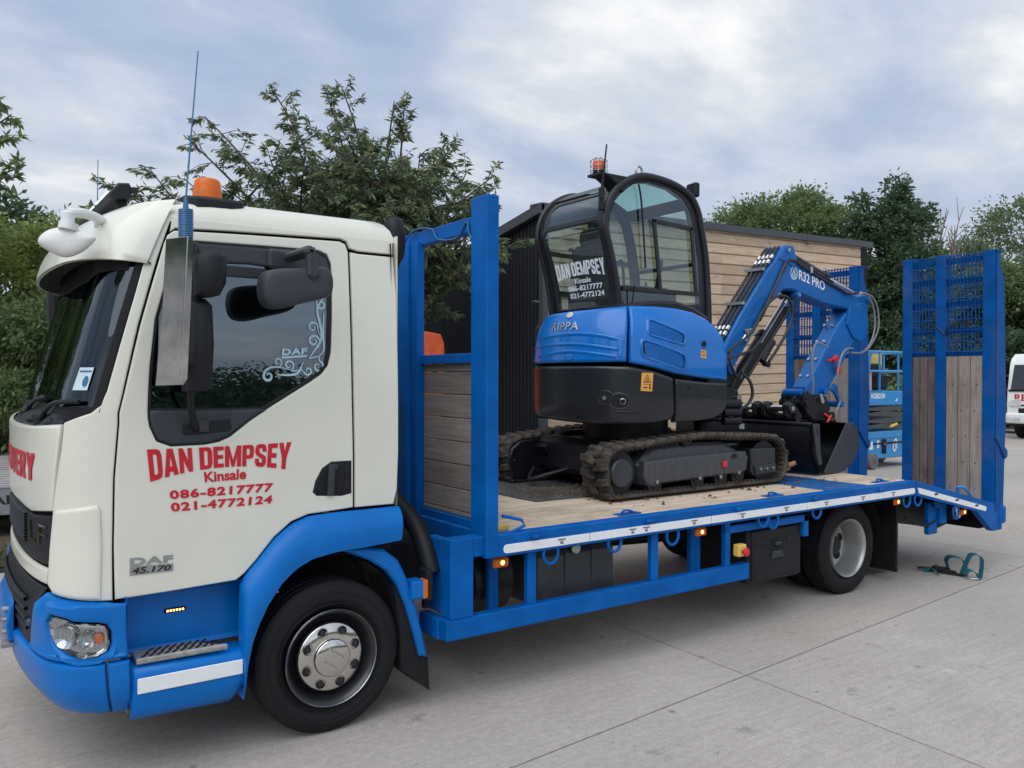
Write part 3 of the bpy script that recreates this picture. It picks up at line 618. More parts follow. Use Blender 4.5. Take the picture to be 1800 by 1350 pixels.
FRONT_TXT = [(0.0, 1.4783), (0.6906, 1.5123), (0.5915, 1.3634), (0.0, 1.3798)]
ARCH_UP = [(1.2617, 0.8472), (1.4789, 0.8518), (1.7289, 0.8592), (1.7756, 0.8861), (1.8314, 0.9429), (1.9225, 1.0477), (2.01, 1.1127), (2.0966, 1.1419), (2.2414, 1.1489), (2.4019, 1.1493), (2.5867, 1.1513)]
REARHOOD = [(1.1999, 1.9604), (1.1326, 2.1018), (1.0119, 2.2697), (0.992, 2.3553), (1.0982, 2.3911), (1.7469, 2.3794), (2.1847, 2.3959), (2.1569, 2.1629), (2.1499, 1.9683), (1.9265, 1.9647), (1.6703, 1.9629)]
SIDEHOOD = [(2.2123, 2.3916), (2.4929, 2.419), (2.7254, 2.431), (2.8883, 2.3973), (3.0101, 2.3418), (3.0854, 2.2655), (3.136, 2.1797), (3.1546, 2.0899), (3.1546, 1.9582), (3.1546, 1.8266), (2.9076, 1.8474), (2.5921, 1.8815), (2.3705, 1.9273), (2.171, 1.9599)]
CWT = [(0.8758, 1.9366), (1.6717, 1.9411), (1.9719, 1.939), (2.1624, 1.9346), (2.3706, 1.9018), (2.557, 1.8512), (2.5694, 1.696), (2.5787, 1.5311), (2.3859, 1.5098), (2.1453, 1.4999), (1.9191, 1.5004), (1.6545, 1.513), (1.3582, 1.5272), (1.1935, 1.5616)]
LOWSIDE = [(2.5864, 1.8427), (2.9078, 1.8163), (3.1546, 1.8101), (3.1546, 1.7278), (3.1359, 1.6208), (3.069, 1.5404), (2.8659, 1.5142), (2.608, 1.5084)]
VENT_A = [(2.3588, 2.283), (2.3858, 2.2838), (2.6706, 2.1963), (2.6957, 2.1663), (2.6891, 2.1135), (2.6397, 2.1166), (2.3616, 2.1744), (2.3392, 2.1954)]
VENT_B = [(2.2781, 2.1216), (2.3078, 2.1264), (2.6607, 2.0298), (2.682, 1.9996), (2.6702, 1.921), (2.6215, 1.9207), (2.3004, 2.0073), (2.2733, 2.0367)]
STICKER = [(2.2641, 1.8887), (2.3607, 1.8848), (2.3513, 1.7491), (2.2553, 1.7537)]
STICKER_B = [(2.8696, 2.0691), (2.9276, 2.0659), (2.92, 2.0032), (2.8621, 2.0068)]
LET_RIPPA = [(1.3733, 2.2852), (1.719, 2.2768), (1.7384, 2.2141), (1.4178, 2.2189)]
HOLES = [(1.9726, 1.6977), (2.0753, 1.665), (1.5746, 1.6028), (2.9075, 2.1146)]
GROOVES = [(1.2146, 2.1684), (1.6415, 2.1913), (1.9155, 2.1742), (2.1296, 2.1289), (0.7997, 2.0941), (1.6534, 2.1118), (2.0774, 2.0655), (1.223, 2.0247), (1.66, 2.0547), (2.0695, 2.0105)]
BOOM = [(3.911, 1.945), (3.852, 2.042), (3.873, 2.164), (4.041, 2.386), (4.408, 2.808), (4.519, 2.908), (4.615, 3.025), (4.664, 3.055), (4.755, 3.058), (4.806, 2.99), (4.866, 2.921), (5.18, 2.823), (5.546, 2.723), (5.814, 2.667), (5.951, 2.698), (6.022, 2.673), (6.022, 2.588), (5.933, 2.532), (5.786, 2.519), (5.547, 2.535), (5.253, 2.558), (4.919, 2.63), (4.783, 2.659), (4.667, 2.657), (4.569, 2.604), (4.473, 2.517), (4.224, 2.224), (4.066, 2.041), (3.984, 1.946)]
STICK = [(5.895, 2.673), (6.024, 2.698), (6.054, 2.637), (6.005, 2.508), (5.967, 2.335), (5.888, 2.276), (5.772, 2.216), (5.583, 1.989), (5.326, 1.713), (5.218, 1.676), (5.006, 1.694), (5.005, 1.769), (5.304, 2.138), (5.514, 2.386), (5.626, 2.479)]
BOOMCYL = [(3.968, 1.699), (4.02, 1.813), (4.464, 2.295), (4.682, 2.564), (4.601, 2.419), (4.425, 2.294)]
BKTCYL = [(5.836, 2.265), (5.579, 1.989), (5.468, 1.855), (5.395, 1.756)]
ARMCYL = [(4.892, 3.046), (5.127, 2.943), (5.537, 2.809), (6.012, 2.675)]
HITCH = [(4.867, 1.717), (5.048, 1.694), (5.19, 1.676), (5.307, 1.576), (5.29, 1.467), (5.129, 1.471), (4.911, 1.504), (4.843, 1.601)]
BKT_END = [(5.042, 1.414), (5.512, 1.415), (5.57, 1.277), (5.478, 1.036), (5.331, 0.954), (5.107, 0.968)]
BKT_STRIP = [(5.401, 1.419), (5.512, 1.415), (5.125, 0.962), (5.046, 0.983)]
BLADE_STRIP = [(4.612, 1.446), (4.695, 1.443), (4.703, 1.373), (4.739, 1.095), (4.681, 1.098), (4.639, 1.2)]
XREAR = [(1.809, 3.153), (1.76, 3.23), (1.654, 3.293), (1.496, 3.364), (1.089, 3.372), (1.053, 3.066), (0.941, 2.732), (0.859, 2.373), (1.61, 2.401), (1.7, 2.665), (1.775, 2.947)]
XREARWIN = [(1.726, 3.106), (1.123, 3.114), (1.052, 2.882), (0.953, 2.433), (1.579, 2.433), (1.668, 2.761)]
XREARTOPWIN = [(1.751, 3.219), (1.686, 3.269), (1.103, 3.291), (1.095, 3.184), (1.801, 3.187)]
XSIDE = [(2.676, 3.042), (2.688, 3.179), (2.741, 3.298), (2.845, 3.403), (3.001, 3.484), (3.161, 3.512), (3.427, 3.491), (3.634, 3.422), (3.741, 3.303), (3.8, 3.112), (3.852, 2.868), (3.884, 2.447), (2.824, 2.395), (2.805, 2.6), (2.737, 2.867)]
XWIN = [(2.736, 3.049), (2.748, 3.163), (2.802, 3.274), (2.894, 3.368), (3.02, 3.441), (3.161, 3.465), (3.4, 3.445), (3.565, 3.384), (3.656, 3.278), (3.714, 3.103), (3.766, 2.812), (3.782, 2.491), (2.88, 2.444), (2.848, 2.648), (2.786, 2.872)]
XSLIDE = [(3.215, 3.137), (3.65, 3.126), (3.709, 2.611), (3.283, 2.617)]
XLET = [(1.66, 2.83), (1.031, 2.792), (1.016, 2.676), (1.619, 2.677)]
XLET2 = [(1.439, 2.685), (1.237, 2.684), (1.237, 2.637), (1.431, 2.641)]
XLET3 = [(1.54, 2.636), (1.093, 2.619), (1.093, 2.573), (1.532, 2.591)]
XLET4 = [(1.524, 2.571), (1.079, 2.558), (1.086, 2.517), (1.508, 2.531)]
XBEACON = [(2.691, 3.575), (2.691, 3.462), (2.625, 3.565), (2.764, 3.586), (2.655, 3.692), (2.656, 3.276), (3.089, 3.565), (3.663, 3.55), (3.756, 3.463), (3.799, 3.578)]
TRACKOUT = [(1.946, 1.197), (1.966, 1.267), (2.038, 1.322), (2.195, 1.371), (2.413, 1.406), (2.758, 1.43), (3.191, 1.436), (3.66, 1.41), (4.094, 1.366), (4.224, 1.303), (4.286, 1.193), (4.279, 1.048), (4.203, 0.966), (4.06, 0.933), (3.663, 0.93), (3.003, 0.946), (2.36, 0.945), (2.197, 0.979), (2.065, 1.062), (1.977, 1.136)]
TRFRAME = [(2.632, 1.227), (3.615, 1.249), (3.77, 1.251), (3.771, 1.088), (3.686, 1.061), (2.721, 1.052), (2.639, 1.045)]
TRBOX = [(3.814, 1.268), (4.131, 1.263), (4.125, 1.047), (3.852, 1.046)]
SPROCKET = [(2.302, 1.17), (2.395, 1.268), (2.396, 1.04), (2.485, 1.159)]
PLATE = [(2.255, 1.711), (3.103, 1.719), (2.468, 0.82), (1.795, 0.718)]
GUARD_A = [(-0.883, 2.434), (-0.766, 2.453), (-0.783, 1.821), (-0.912, 1.816)]
KMIRROR = [(-0.452, 2.306), (-0.412, 2.348), (-0.161, 2.387), (-0.108, 2.358), (-0.097, 2.275), (-0.117, 2.232), (-0.33, 2.167), (-0.439, 2.188)]
WMIRROR = [(-0.737, 2.387), (-0.707, 2.407), (-0.633, 2.414), (-0.61, 2.398), (-0.615, 2.268), (-0.633, 2.221), (-0.67, 2.209), (-0.737, 2.205)]
MMIRROR = [(-0.763, 2.195), (-0.69, 2.199), (-0.66, 2.165), (-0.653, 2.011), (-0.665, 1.792), (-0.764, 1.788)]
FMIRROR = [(-1.315, 2.432), (-1.297, 2.471), (-1.243, 2.516), (-1.176, 2.501), (-1.089, 2.461), (-1.107, 2.431), (-1.165, 2.383), (-1.221, 2.383), (-1.287, 2.402)]
HEADLIGHT = [(0.912, 0.7575), (0.9324, 0.7859), (0.9919, 0.7771), (1.0275, 0.7635), (1.1169, 0.7533), (1.1453, 0.745), (1.1579, 0.7208), (1.1583, 0.6751), (1.1476, 0.6435), (1.1106, 0.6253), (1.0512, 0.6202), (0.9918, 0.6384), (0.9421, 0.6736), (0.9177, 0.7154)]
HL_IND = [(1.1069, 0.7117), (1.1281, 0.7167), (1.1408, 0.6975), (1.1372, 0.6726), (1.1172, 0.67), (1.1037, 0.6868)]
SEAM = [(0.9002, 1.2322), (0.861, 0.9927), (0.8418, 0.9047), (0.8141, 0.8428), (0.6819, 1.6226), (0.9687, 1.6381), (1.0985, 1.6763), (0.0699, 1.2319), (0.0513, 1.0059), (0.1709, 0.9077)]
ARCH_UP2 = [(-0.964, 0.85), (-0.744, 0.854), (-0.494, 0.862), (-0.448, 0.888), (-0.392, 0.945), (-0.301, 1.05), (-0.214, 1.115), (-0.128, 1.144), (0.017, 1.151), (0.177, 1.151), (0.378, 1.152)]
ARCH_LO = [(-0.469, 0.312), (-0.453, 0.46), (-0.431, 0.566), (-0.397, 0.656), (-0.353, 0.741), (-0.287, 0.832), (-0.215, 0.895), (-0.126, 0.935), (-0.004, 0.955), (0.154, 0.96), (0.37, 0.975)]
ARCH_MID = [(-0.499, 0.485), (-0.488, 0.579), (-0.472, 0.663), (-0.445, 0.735), (-0.403, 0.823), (-0.348, 0.914), (-0.271, 0.994), (-0.189, 1.041), (-0.039, 1.065), (0.149, 1.063), (0.358, 1.066)]
SWIRL_A = [(-0.039, 2.233), (-0.085, 2.193), (-0.072, 2.106), (-0.054, 2.034), (-0.072, 1.96), (-0.118, 1.916), (-0.035, 2.21), (-0.029, 2.187), (-0.048, 2.174), (-0.063, 2.191)]
REARF = [(0.044, 0.948), (0.172, 0.951), (0.288, 0.925), (0.374, 0.857), (0.433, 0.74), (0.478, 0.608), (0.521, 0.444), (0.557, 0.295), (0.507, 0.311), (0.468, 0.453), (0.415, 0.618), (0.363, 0.734), (0.305, 0.81), (0.205, 0.878), (0.108, 0.92)]
FLAP = [(0.518, 0.339), (0.58, 0.28), (0.58, 0.1), (0.412, 0.246), (0.423, 0.357)]
# ================================================================== ground
gb = MB(); gb.grid([[(x, y, -.03) for x in (-400, -60, 0, 60, 400)] for y in (-300, -30, 0, 30, 500)]).build('ground', 'gravel', kind='structure', smooth=0)
yard = MB().grid([[(x, y, -.022) for x in (-14, 0, 14, 30)] for y in (-14, 0, 14)]).build('concrete_yard', 'dark_void', kind='structure', smooth=0)
AX, BX, O0 = Vector((5.07, .44)), Vector((.24, 6.1)), Vector((2.45, -.68))
def slab_ok(i, j): return not (j >= 1 and i < 0)
for i in range(-4, 5):
    for j in range(-3, 3):
        if not slab_ok(i, j): continue
        q = [O0+AX*(i+a)+BX*(j+b) for a, b in ((0, 0), (1, 0), (1, 1), (0, 1))]
        MB().prism([tuple(p) for p in offset_poly([tuple(p) for p in q], .006)], Zp(), -.02, 0.).build('concrete_slab', 'concrete', yard, smooth=0)
# kerbless edge of soil and grass beyond the slabs
vb = MB()
vrows = []
for i in range(40):
    y = 5.46+i*.35; vrows.append([(x, y+.25*math.sin(x*.7)*(i > 0), (.0 if i == 0 else .03+.05*math.sin(x*1.3+i)+.02*i)-.01) for x in np.linspace(-20, 3.55, 40)])
vb.grid(vrows).build('verge', 'soil', kind='structure', smooth=60)

# ================================================================== recovery truck
truck = thing('recovery_truck', 'cream and blue beavertail recovery truck with red door lettering carrying a mini digger', 'truck', (1.0, 1.05, 0))
CS = lambda s, z, o=0.: cab_pt(s, z, o)
FS = lambda s, z, o=0.: cab_pt(-s, z, o)       # the far side of the cab
D = 'white_paint'
CORNER = [p for p in CORNER if p not in ((1.1817, 2.4638), (1.1362, 2.488))]; k_ = CORNER.index((1.1813, 2.4035)); CORNER[k_+1:k_+1] = [(1.183, 2.47), (1.188, 2.60), (1.10, 2.60), (1.125, 2.50)]
DOOR = [(s-.006 if s < 1.226 else s, z) for s, z in DOOR]
corner = panel(CORNER, CS).build('front_corner_panel', D, truck)
dfl = panel(DEFLECT, CS, off=.012, skirt=.014, roll=.012, sink=.012).build('air_deflector', D, truck)
door = panel(DOOR, CS, holes=[TRIM]).build('door', D, truck)
panel(QUARTER, CS).build('rear_quarter_panel', D, truck)
panel(UPPERSIDE+[(2.596, 2.60), (1.19, 2.60)], CS, roll=.004, sink=.004).build('roof_side_panel', D, truck)
# window inset
panel(TRIM, CS, off=-.004, holes=[GLASS, ], skirt=.03).build('window_trim', 'black_plastic', door)
panel(LOWTRIM, CS, off=.004, skirt=.03, roll=.01).build('mirror_triangle', 'grey_plastic', door)
pane(GLASS, CS, -.010).build('side_window', 'side_glass', door)
panel(RAIL, CS, off=.006, skirt=.03, roll=.008).build('mirror_rail', 'grey_plastic', door)
panel([(1.30, 2.395), (1.9, 2.39), (2.0, 2.34), (2.19, 2.33), (2.19, 2.315), (1.9, 2.335), (1.31, 2.335)], CS, off=-.006, skirt=.01).build('window_shade', 'cab_grey', door)
# pull handle by the window
mb = MB(); panel([(1.475, 1.632), (1.70, 1.652), (1.71, 1.60), (1.69, 1.585), (1.49, 1.572), (1.475, 1.585)], CS, off=.006, skirt=.02, mb=mb); mb.build('grab_recess', 'black_plastic', door)
panel([(1.55, 1.645), (1.60, 1.648), (1.60, 1.59), (1.55, 1.588)], CS, off=.018, skirt=.03, mb=MB()).build('grab_pivot', 'grey_plastic', door)
# door handle
panel(HANDLE, CS, off=.004, skirt=.03, roll=.012, sink=.01).build('door_handle_plate', 'black_plastic', door)
hb = MB(); panel([(2.20, 1.40), (2.235, 1.40), (2.225, 1.24), (2.19, 1.24)], CS, off=.022, skirt=.03, roll=.008, mb=hb); hb.cyl(cab_pt(2.235, 1.385, .0), cab_pt(2.235, 1.385, .014), .014, 14); hb.build('door_handle', 'grey_plastic', door)
mb = MB(); panel([(2.165, 1.37), (2.19, 1.38), (2.18, 1.25), (2.135, 1.25), (2.145, 1.32)], CS, off=.0065, skirt=.002, roll=.003, mb=mb); panel([(2.25, 1.38), (2.29, 1.38), (2.285, 1.25), (2.245, 1.25)], CS, off=.0065, skirt=.002, roll=.003, mb=mb); mb.build('handle_pocket', 'dark_void', door)
# sign writing on the door
block_lettering('red_name', 'DAN DEMPSEY', quadmap(LET_NAME, CS, .003, arch=.040, archtop=-.004), 'red_print', door)
lettering('red_town', 'Kinsale', quadmap(LET_TOWN, CS, .003), 'red_print', door, bold=.03)
lettering('red_phone', '086-8217777', quadmap(LET_TEL1, CS, .003), 'red_print', door, bold=.042, space=1.15)
lettering('red_phone', '021-4772124', quadmap(LET_TEL2, CS, .003), 'red_print', door, bold=.042, space=1.15)
lettering('door_badge', 'DAF', quadmap(LET_DAF, CS, .004), 'silver_print', door, bold=.05, space=1.12)
pl_ = MB(); panel(LET_45[::-1], CS, off=.003, skirt=.003, roll=.002, sink=.0, mb=pl_); pl_.build('badge_plate', 'silver_print', door)
lb = [(LET_45[0][0]+.008, LET_45[0][1]-.005), (LET_45[1][0]-.008, LET_45[1][1]-.005), (LET_45[2][0]-.008, LET_45[2][1]+.005), (LET_45[3][0]+.008, LET_45[3][1]+.005)]
lettering('badge_number', '45.170', quadmap(lb, CS, .0045), 'black_print', door, bold=.03, shear=.2)
lettering('window_badge', 'DAF', quadmap(LET_WDAF, CS, -.004), 'pale_print', door, bold=.05, space=1.1)
sw = MB()
panel([(1.957, 1.952), (2.09, 1.963), (2.09, 1.953), (1.957, 1.942)], CS, off=-.0055, skirt=.001, roll=.001, sink=0, mb=sw)
def curl(pts, w):
    P = catmull([(p[0], p[1], 0) for p in pts], 7); n = len(P); w *= .66
    for i in range(n-1):
        t = (P[i+1]-P[i]).normalized(); q = Vector((-t.y, t.x, 0)); wa = w*(.35+.9*math.sin(math.pi*min(1, i/n+.05))); wb = w*(.35+.9*math.sin(math.pi*min(1, (i+1)/n+.05)))
        sw.add([cab_pt(*(P[i]-q*wa)[:2], -.0045), cab_pt(*(P[i+1]-q*wb)[:2], -.0045), cab_pt(*(P[i+1]+q*wb)[:2], -.0045), cab_pt(*(P[i]+q*wa)[:2], -.0045)], [(0, 1, 2, 3)])
def spiral(c, r, a0, turns, sgn=1, n=9): return [(c[0]+r*(1-.72*k/n)*math.cos(a0+sgn*turns*2*math.pi*k/n), c[1]+r*(1-.72*k/n)*math.sin(a0+sgn*turns*2*math.pi*k/n)) for k in range(n+1)]
curl([(2.185, 2.26), (2.15, 2.20), (2.165, 2.12), (2.17, 2.05), (2.13, 1.985), (2.10, 1.945)], .008)
curl([(2.15, 2.26), (2.145, 2.22)]+spiral((2.172, 2.225), .026, 2.8, 1.1), .006)
curl([(2.165, 2.06), (2.15, 2.10)]+spiral((2.125, 2.105), .028, .3, 1.1), .006)
curl([(2.15, 2.0), (2.16, 2.03)]+spiral((2.128, 2.035), .03, .4, 1.2), .008)
curl([(2.10, 1.945), (2.15, 1.955)]+spiral((2.148, 1.905), .032, 1.3, 1.1, -1), .007)
curl([(2.185, 2.18), (2.18, 2.08), (2.18, 1.99), (2.15, 1.955)], .006)
curl([(2.07, 1.925), (2.04, 1.87), (1.98, 1.86), (1.93, 1.862)], .007)
curl([(2.05, 1.90), (2.07, 1.875)]+spiral((2.095, 1.882), .024, 3.3, 1.1), .006)
curl([(2.05, 1.885), (2.01, 1.88)]+spiral((1.995, 1.91), .026, -.6, 1.1), .006)
curl([(2.01, 1.885), (1.95, 1.90)]+spiral((1.935, 1.925), .022, -.5, 1.0), .005)
curl([(1.97, 1.895), (1.91, 1.90), (1.87, 1.885)]+spiral((1.885, 1.855), .028, 2.4, 1.1), .008)
sw.build('window_scroll', 'pale_print', door, smooth=0, fix=False)
# far side, back wall, floor and roof of the cab
side = [(1.19, .86), (1.2, 1.7), (1.19, 2.60), (2.60, 2.60), (2.60, 1.16), (2.09, 1.15), (1.75, .87)]
fwin = [(1.32, 1.72), (1.28, 2.1), (1.34, 2.44), (2.15, 2.45), (2.18, 1.95), (1.88, 1.73)]
far = panel(side, FS, holes=[fwin], step=.12).build('far_side_panel', D, truck)
pane(fwin, FS, -.012, .12).build('far_window', 'side_glass', far)
mirror = lambda P: [(u, v) for u, v in P]
panel(CORNER, FS, step=.1).build('far_corner_panel', D, truck)
bw = MB(); bw.grid([[(.385+.0*k, y, z) for y in np.linspace(.015, 2.085, 8)] for k, z in enumerate((1.15, 1.5, 2.0, 2.5, 2.62))]); bw.build('back_wall', D, truck)
fl = MB(); fl.span((-1.0, .06, .9), (.37, 2.04, .98)); fl.build('cab_floor', 'dark_void', truck)
sl_ = []
N_ = 44
outl = [(-CABP.L+2*CABP.L*k/N_) for k in range(N_+1)]
def ring(t, z, zb=2.60):
    o = []
    for s in outl:
        p = Vector(cab_pt(s, zb)); c = Vector((-.25, 1.05, 0)); q = p.lerp(Vector((c.x, c.y, p.z)), t); fx = max(0., (-.55-q.x))*.10; o.append((q.x, q.y, z-fx*(1 if t > .02 else .3)))
    return o
MB().grid([ring(0, 2.585), ring(.006, 2.615), ring(.025, 2.655), ring(.06, 2.69), ring(.11, 2.712), ring(.2, 2.73), ring(.4, 2.745), ring(.7, 2.75), ring(.98, 2.752)], close=True).build('roof', D, truck, smooth=60)
MB().grid([ring(.03, 2.56), ring(.99, 2.57)], close=True).build('headlining', 'interior', truck)
# pieces inside
for yy in (.55, 1.5):
    ib = MB(); ib.box((-.15, yy, 1.42), (.5, .5, .16), None, .06); ib.box((.12, yy, 1.78), (.14, .48, .62), None, .06); ib.box((.16, yy, 2.18), (.09, .26, .18), None, .04); ib.build('cab_seat', 'seat_cloth', truck)
db = MB(); db.prism([(-1.2, 1.45), (-1.2, 1.66), (-.95, 1.72), (-.78, 1.62), (-.72, 1.45)], Yp(0), .12, 1.98, .02); db.build('dashboard', 'interior', truck)
sb = MB(); sb.tube(catmull([(-.62+.19*math.cos(a)*.5, 1.55+.22*math.sin(a), 1.78+.19*math.cos(a)*.8) for a in np.linspace(0, 2*math.pi, 13)[:-1]], 3, True), .016, 8, closed=True); sb.tube([(-.62, 1.55, 1.78), (-.75, 1.55, 1.62)], .03, 8); sb.build('steering_wheel', 'black_plastic', truck)
# windscreen, flatter than the panels round it
def ws(s, z, off=0.):
    a = Vector(cab_pt(s, z, off)); w = max(0., 1-abs(s)/1.12); a.x += .115*min(1., w*1.5); return tuple(a)
SS = np.linspace(-1.118, 1.118, 41)
MB().grid([[ws(s, z, -.012) for s in SS] for z in np.linspace(1.66, 2.52, 9)]).build('windscreen', 'screen_glass', truck, smooth=80)
sm = MB()
for sg in (-1, 1):
    sm.grid([[ws(sg*s, z, o) for s, o in ((1.088, -.010), (1.10, -.002), (1.13, .0), (1.145, -.02))] for z in np.linspace(1.69, 2.40, 9)])
sm.grid([[ws(s, z, o) for s in SS] for z, o in ((1.66, -.004), (1.715, -.004))]); sm.grid([[ws(s, z, -.008) for s in np.linspace(-1.06, 1.06, 39)] for z in (2.34, 2.5)])
sm.build('windscreen_seal', 'dark_void', truck, smooth=60)
td = MB(); q = [(.935, 1.79), (1.035, 1.79), (1.038, 1.892), (.945, 1.892)]
td.add([ws(u, v, -.005) for u, v in q], [(0, 1, 2, 3)]); tdo = td.build('tax_disc', 'paper', truck, smooth=0)
t2 = MB(); t2.add([ws(1.01+.016*math.cos(a), 1.830+.024*math.sin(a), -.0035) for a in np.linspace(0, 6.283, 17)[:-1]], [tuple(range(16))]); t2.add([ws(u, v, -.0035) for u, v in ((.955, 1.872), (1.032, 1.872), (1.032, 1.878), (.955, 1.878))], [(0, 1, 2, 3)]); t2.build('disc_print', 'spring_blue', tdo, smooth=0)
# cowl and wipers
cw = MB(); cw.grid([[cab_pt(s, zz, -.03-.0*s) if k == 0 else ws(s, zz, -.005) for s in SS] for k, zz in enumerate((1.615, 1.68))])
cw.grid([[cab_pt(s, 1.60, -.02) for s in SS], [tuple(Vector(cab_pt(s, 1.625, -.03))) for s in SS]]); cw.build('scuttle', 'black_plastic', truck, smooth=60)
wp = MB()
for (a, b) in (((.55, 1.665), (1.03, 1.735)), ((-.35, 1.665), (.35, 1.74))):
    P = [ws(a[0]+(b[0]-a[0])*t, a[1]+(b[1]-a[1])*t+.02*math.sin(t*3.1), .02) for t in np.linspace(0, 1, 8)]; wp.tube(P, .011, 8)
    e = Vector(ws(a[0], a[1]-.03, .04)); wp.tube([e, Vector(P[1])], .013, 8); wp.cyl(e-Vector((0, 0, .05)), e+Vector((0, 0, .02)), .026, 12)
wp.build('wiper', 'black_plastic', truck)
vb_ = MB()
for s in (.35, .75, .9): vb_.box(Vector(cab_pt(s, 1.635, -.06)), (.07, .10, .05), None, .02)
vb_.build('scuttle_vent', 'black_plastic', truck)
# bonnet panel, grille, lower grille
BN = [(-.895, 1.26), (-.93, 1.45), (-.962, 1.638), (-.6, 1.618), (0, 1.61), (.6, 1.618), (.962, 1.638), (.925, 1.45), (.893, 1.245), (.6, 1.215), (.3, 1.225), (0, 1.225), (-.3, 1.225), (-.6, 1.215)]
bon = panel(BN, CS, step=.08, roll=.012, sink=.012).build('bonnet_panel', D, truck)
V, F = block_text('RECOVERY'); ft = MB(); ft.add([cab_pt(-.70+1.40*u, 1.352+(.13)*v+.012*abs(2*u-1), .004) for u, v in V], F); ft.build('red_word', 'red_print', bon, smooth=0, fix=False)
gr = panel([(-.862, .985), (-.885, 1.225), (-.6, 1.20), (0, 1.21), (.6, 1.20), (.885, 1.225), (.855, .99), (.5, .985), (0, .98), (-.5, .985)], CS, off=-.012, step=.09, roll=.01, sink=.01).build('grille_panel', 'black_plastic', truck)
gs = MB()
for k in range(9):
    z = 1.05+.016*k
    gs.grid([[cab_pt(s, z+dz, o) for s in np.linspace(-.45, .45, 13)] for dz, o in ((0, -.012), (.004, .0), (.009, .0), (.012, -.012))])
gs.build('grille_slat', 'grey_plastic', gr, smooth=30, fix=False)
for ch, a, b in (('L', .55, .66), ('F', .70, .82)):
    mb = MB(); Vv, Ff = text_mesh(ch, bold=.0); mb.add([cab_pt(a+(b-a)*u, 1.075+.095*v, -.007) for u, v in Vv], Ff); mb.build('grille_letter', 'chrome', gr, smooth=0, fix=False)
panel([(-.82, .905), (-.85, .975), (0, .97), (.848, .978), (.825, .905), (0, .895)], CS, off=-.002, step=.1, roll=.012, sink=.012).build('front_lip', D, truck)
def bump(s, z, o=0.):
    prof = .012 if z > .84 else .045 if z > .62 else .055 if z > .45 else .055-.5*(.45-z)**1.3*2
    return cab_pt(s, z, prof+o)
lg = panel([(-.66, .60), (-.80, .885), (0, .875), (.80, .885), (.72, .70), (.62, .60)], bump, off=-.02, step=.09, roll=.01).build('lower_grille', 'black_plastic', truck)
mb = MB()
for k in range(4): mb.grid([[bump(s, .66+.045*k+dz, o-.02) for s in np.linspace(-.6, .6, 13)] for dz, o in ((0, .0), (.006, .014), (.016, .014), (.022, 0))])
mb.build('lower_slat', 'black_plastic', lg, smooth=30, fix=False)
for sg in (-1, 1):
    p = Vector(bump(sg*.66, .72, -.01)); MB().box(p, (.03, .09, .035), None, .01).build('marker_lamp', 'lens_glass', lg)
# blue bumper: upper wrap with headlight opening, lower valance, end cap
BL = 'blue_paint'
bum = panel([(1.235, .60), (1.235, .835), (1.10, .850), (.95, .858), (.83, .872), (.77, .80), (.71, .68), (.68, .61), (.9, .597), (1.1, .594)], bump, holes=[offset_poly(ccw(HEADLIGHT), -.012)], step=.06, roll=.014, sink=.012, skirt=.03).build('bumper', BL, truck)
panel([(1.145, .345), (1.145, .585), (.9, .588), (.6, .592), (.3, .60), (0, .60), (0, .36), (.5, .35), (.9, .34)], bump, off=.004, step=.07, roll=.016, sink=.014, skirt=.04).build('bumper_valance', BL, truck)
panel([(1.153, .345), (1.153, .585), (1.238, .585), (1.238, .35)], bump, off=.004, step=.06, roll=.01, sink=.01, skirt=.04).build('bumper_end', BL, truck)
fb = panel([(1.235, .60), (1.235, .835), (.95, .858), (.83, .872), (.71, .68), (.68, .61), (.9, .597)], lambda s, z, o=0.: bump(-s, z, o), step=.1, roll=.014).build('far_bumper', BL, truck)
panel([(1.238, .345), (1.238, .585), (.6, .592), (0, .60), (0, .36), (.5, .35)], lambda s, z, o=0.: bump(-s, z, o), off=.004, step=.1, roll=.016, skirt=.04).build('far_valance', BL, truck)
mb = MB(); mb.prism([(-1.365, .74), (-1.385, .70), (-1.40, .62), (-1.39, .54), (-1.36, .54)], Yp(0), .72, 1.38, .008); pbk = mb.build('plate_bracket', BL, truck)
mb = MB()
for z in (.69, .64, .58): mb.cyl((-1.38, .78, z), (-1.412, .78, z), .014, 10)
mb.build('bracket_bolt', 'steel', pbk); MB().span((-1.42, .74, .505), (-1.36, 1.36, .53), .004).build('bumper_tread', 'alloy_tread', truck)
hl = panel(offset_poly(ccw(HEADLIGHT), -.006), bump, off=-.03, step=.04, roll=.012, sink=-.02).build('headlight', 'chrome', truck)
mb = MB()
for s, z, r in ((.985, .705, .055), (1.075, .69, .038)):
    p = Vector(bump(s, z, -.028)); nrm = (Vector(bump(s, z, .02))-p).normalized(); mb.lathe([(r, .018), (r*.96, .022), (r*.7, .004), (r*.35, -.006), (.006, -.008)], p, nrm, 28)
mb.build('reflector_bowl', 'chrome', hl)
mb = MB()
for s in np.linspace(.93, 1.14, 12): mb.grid([[bump(s+d, z, -.016+o) for z in np.linspace(.648, .738, 4)] for d, o in ((-.004, 0), (0, .004), (.004, 0))])
mb.build('lens_rib', 'lens_glass', hl, fix=False)
panel(HL_IND, bump, off=-.004, step=.02, roll=.004, skirt=.02).build('indicator', 'amber', hl)
panel(offset_poly(ccw(HEADLIGHT), -.004), bump, off=-.002, step=.05, roll=.01, sink=.012, skirt=.014).build('headlight_lens', 'lens_glass', hl)
# unseen inner liner added so no daylight shows behind the skin
MB().span((-1.12, .16, .55), (-.62, 1.94, .93)).span((-1.18, .3, .40), (-1.05, 1.8, .9)).build('daylight_liner', 'dark_void', truck)
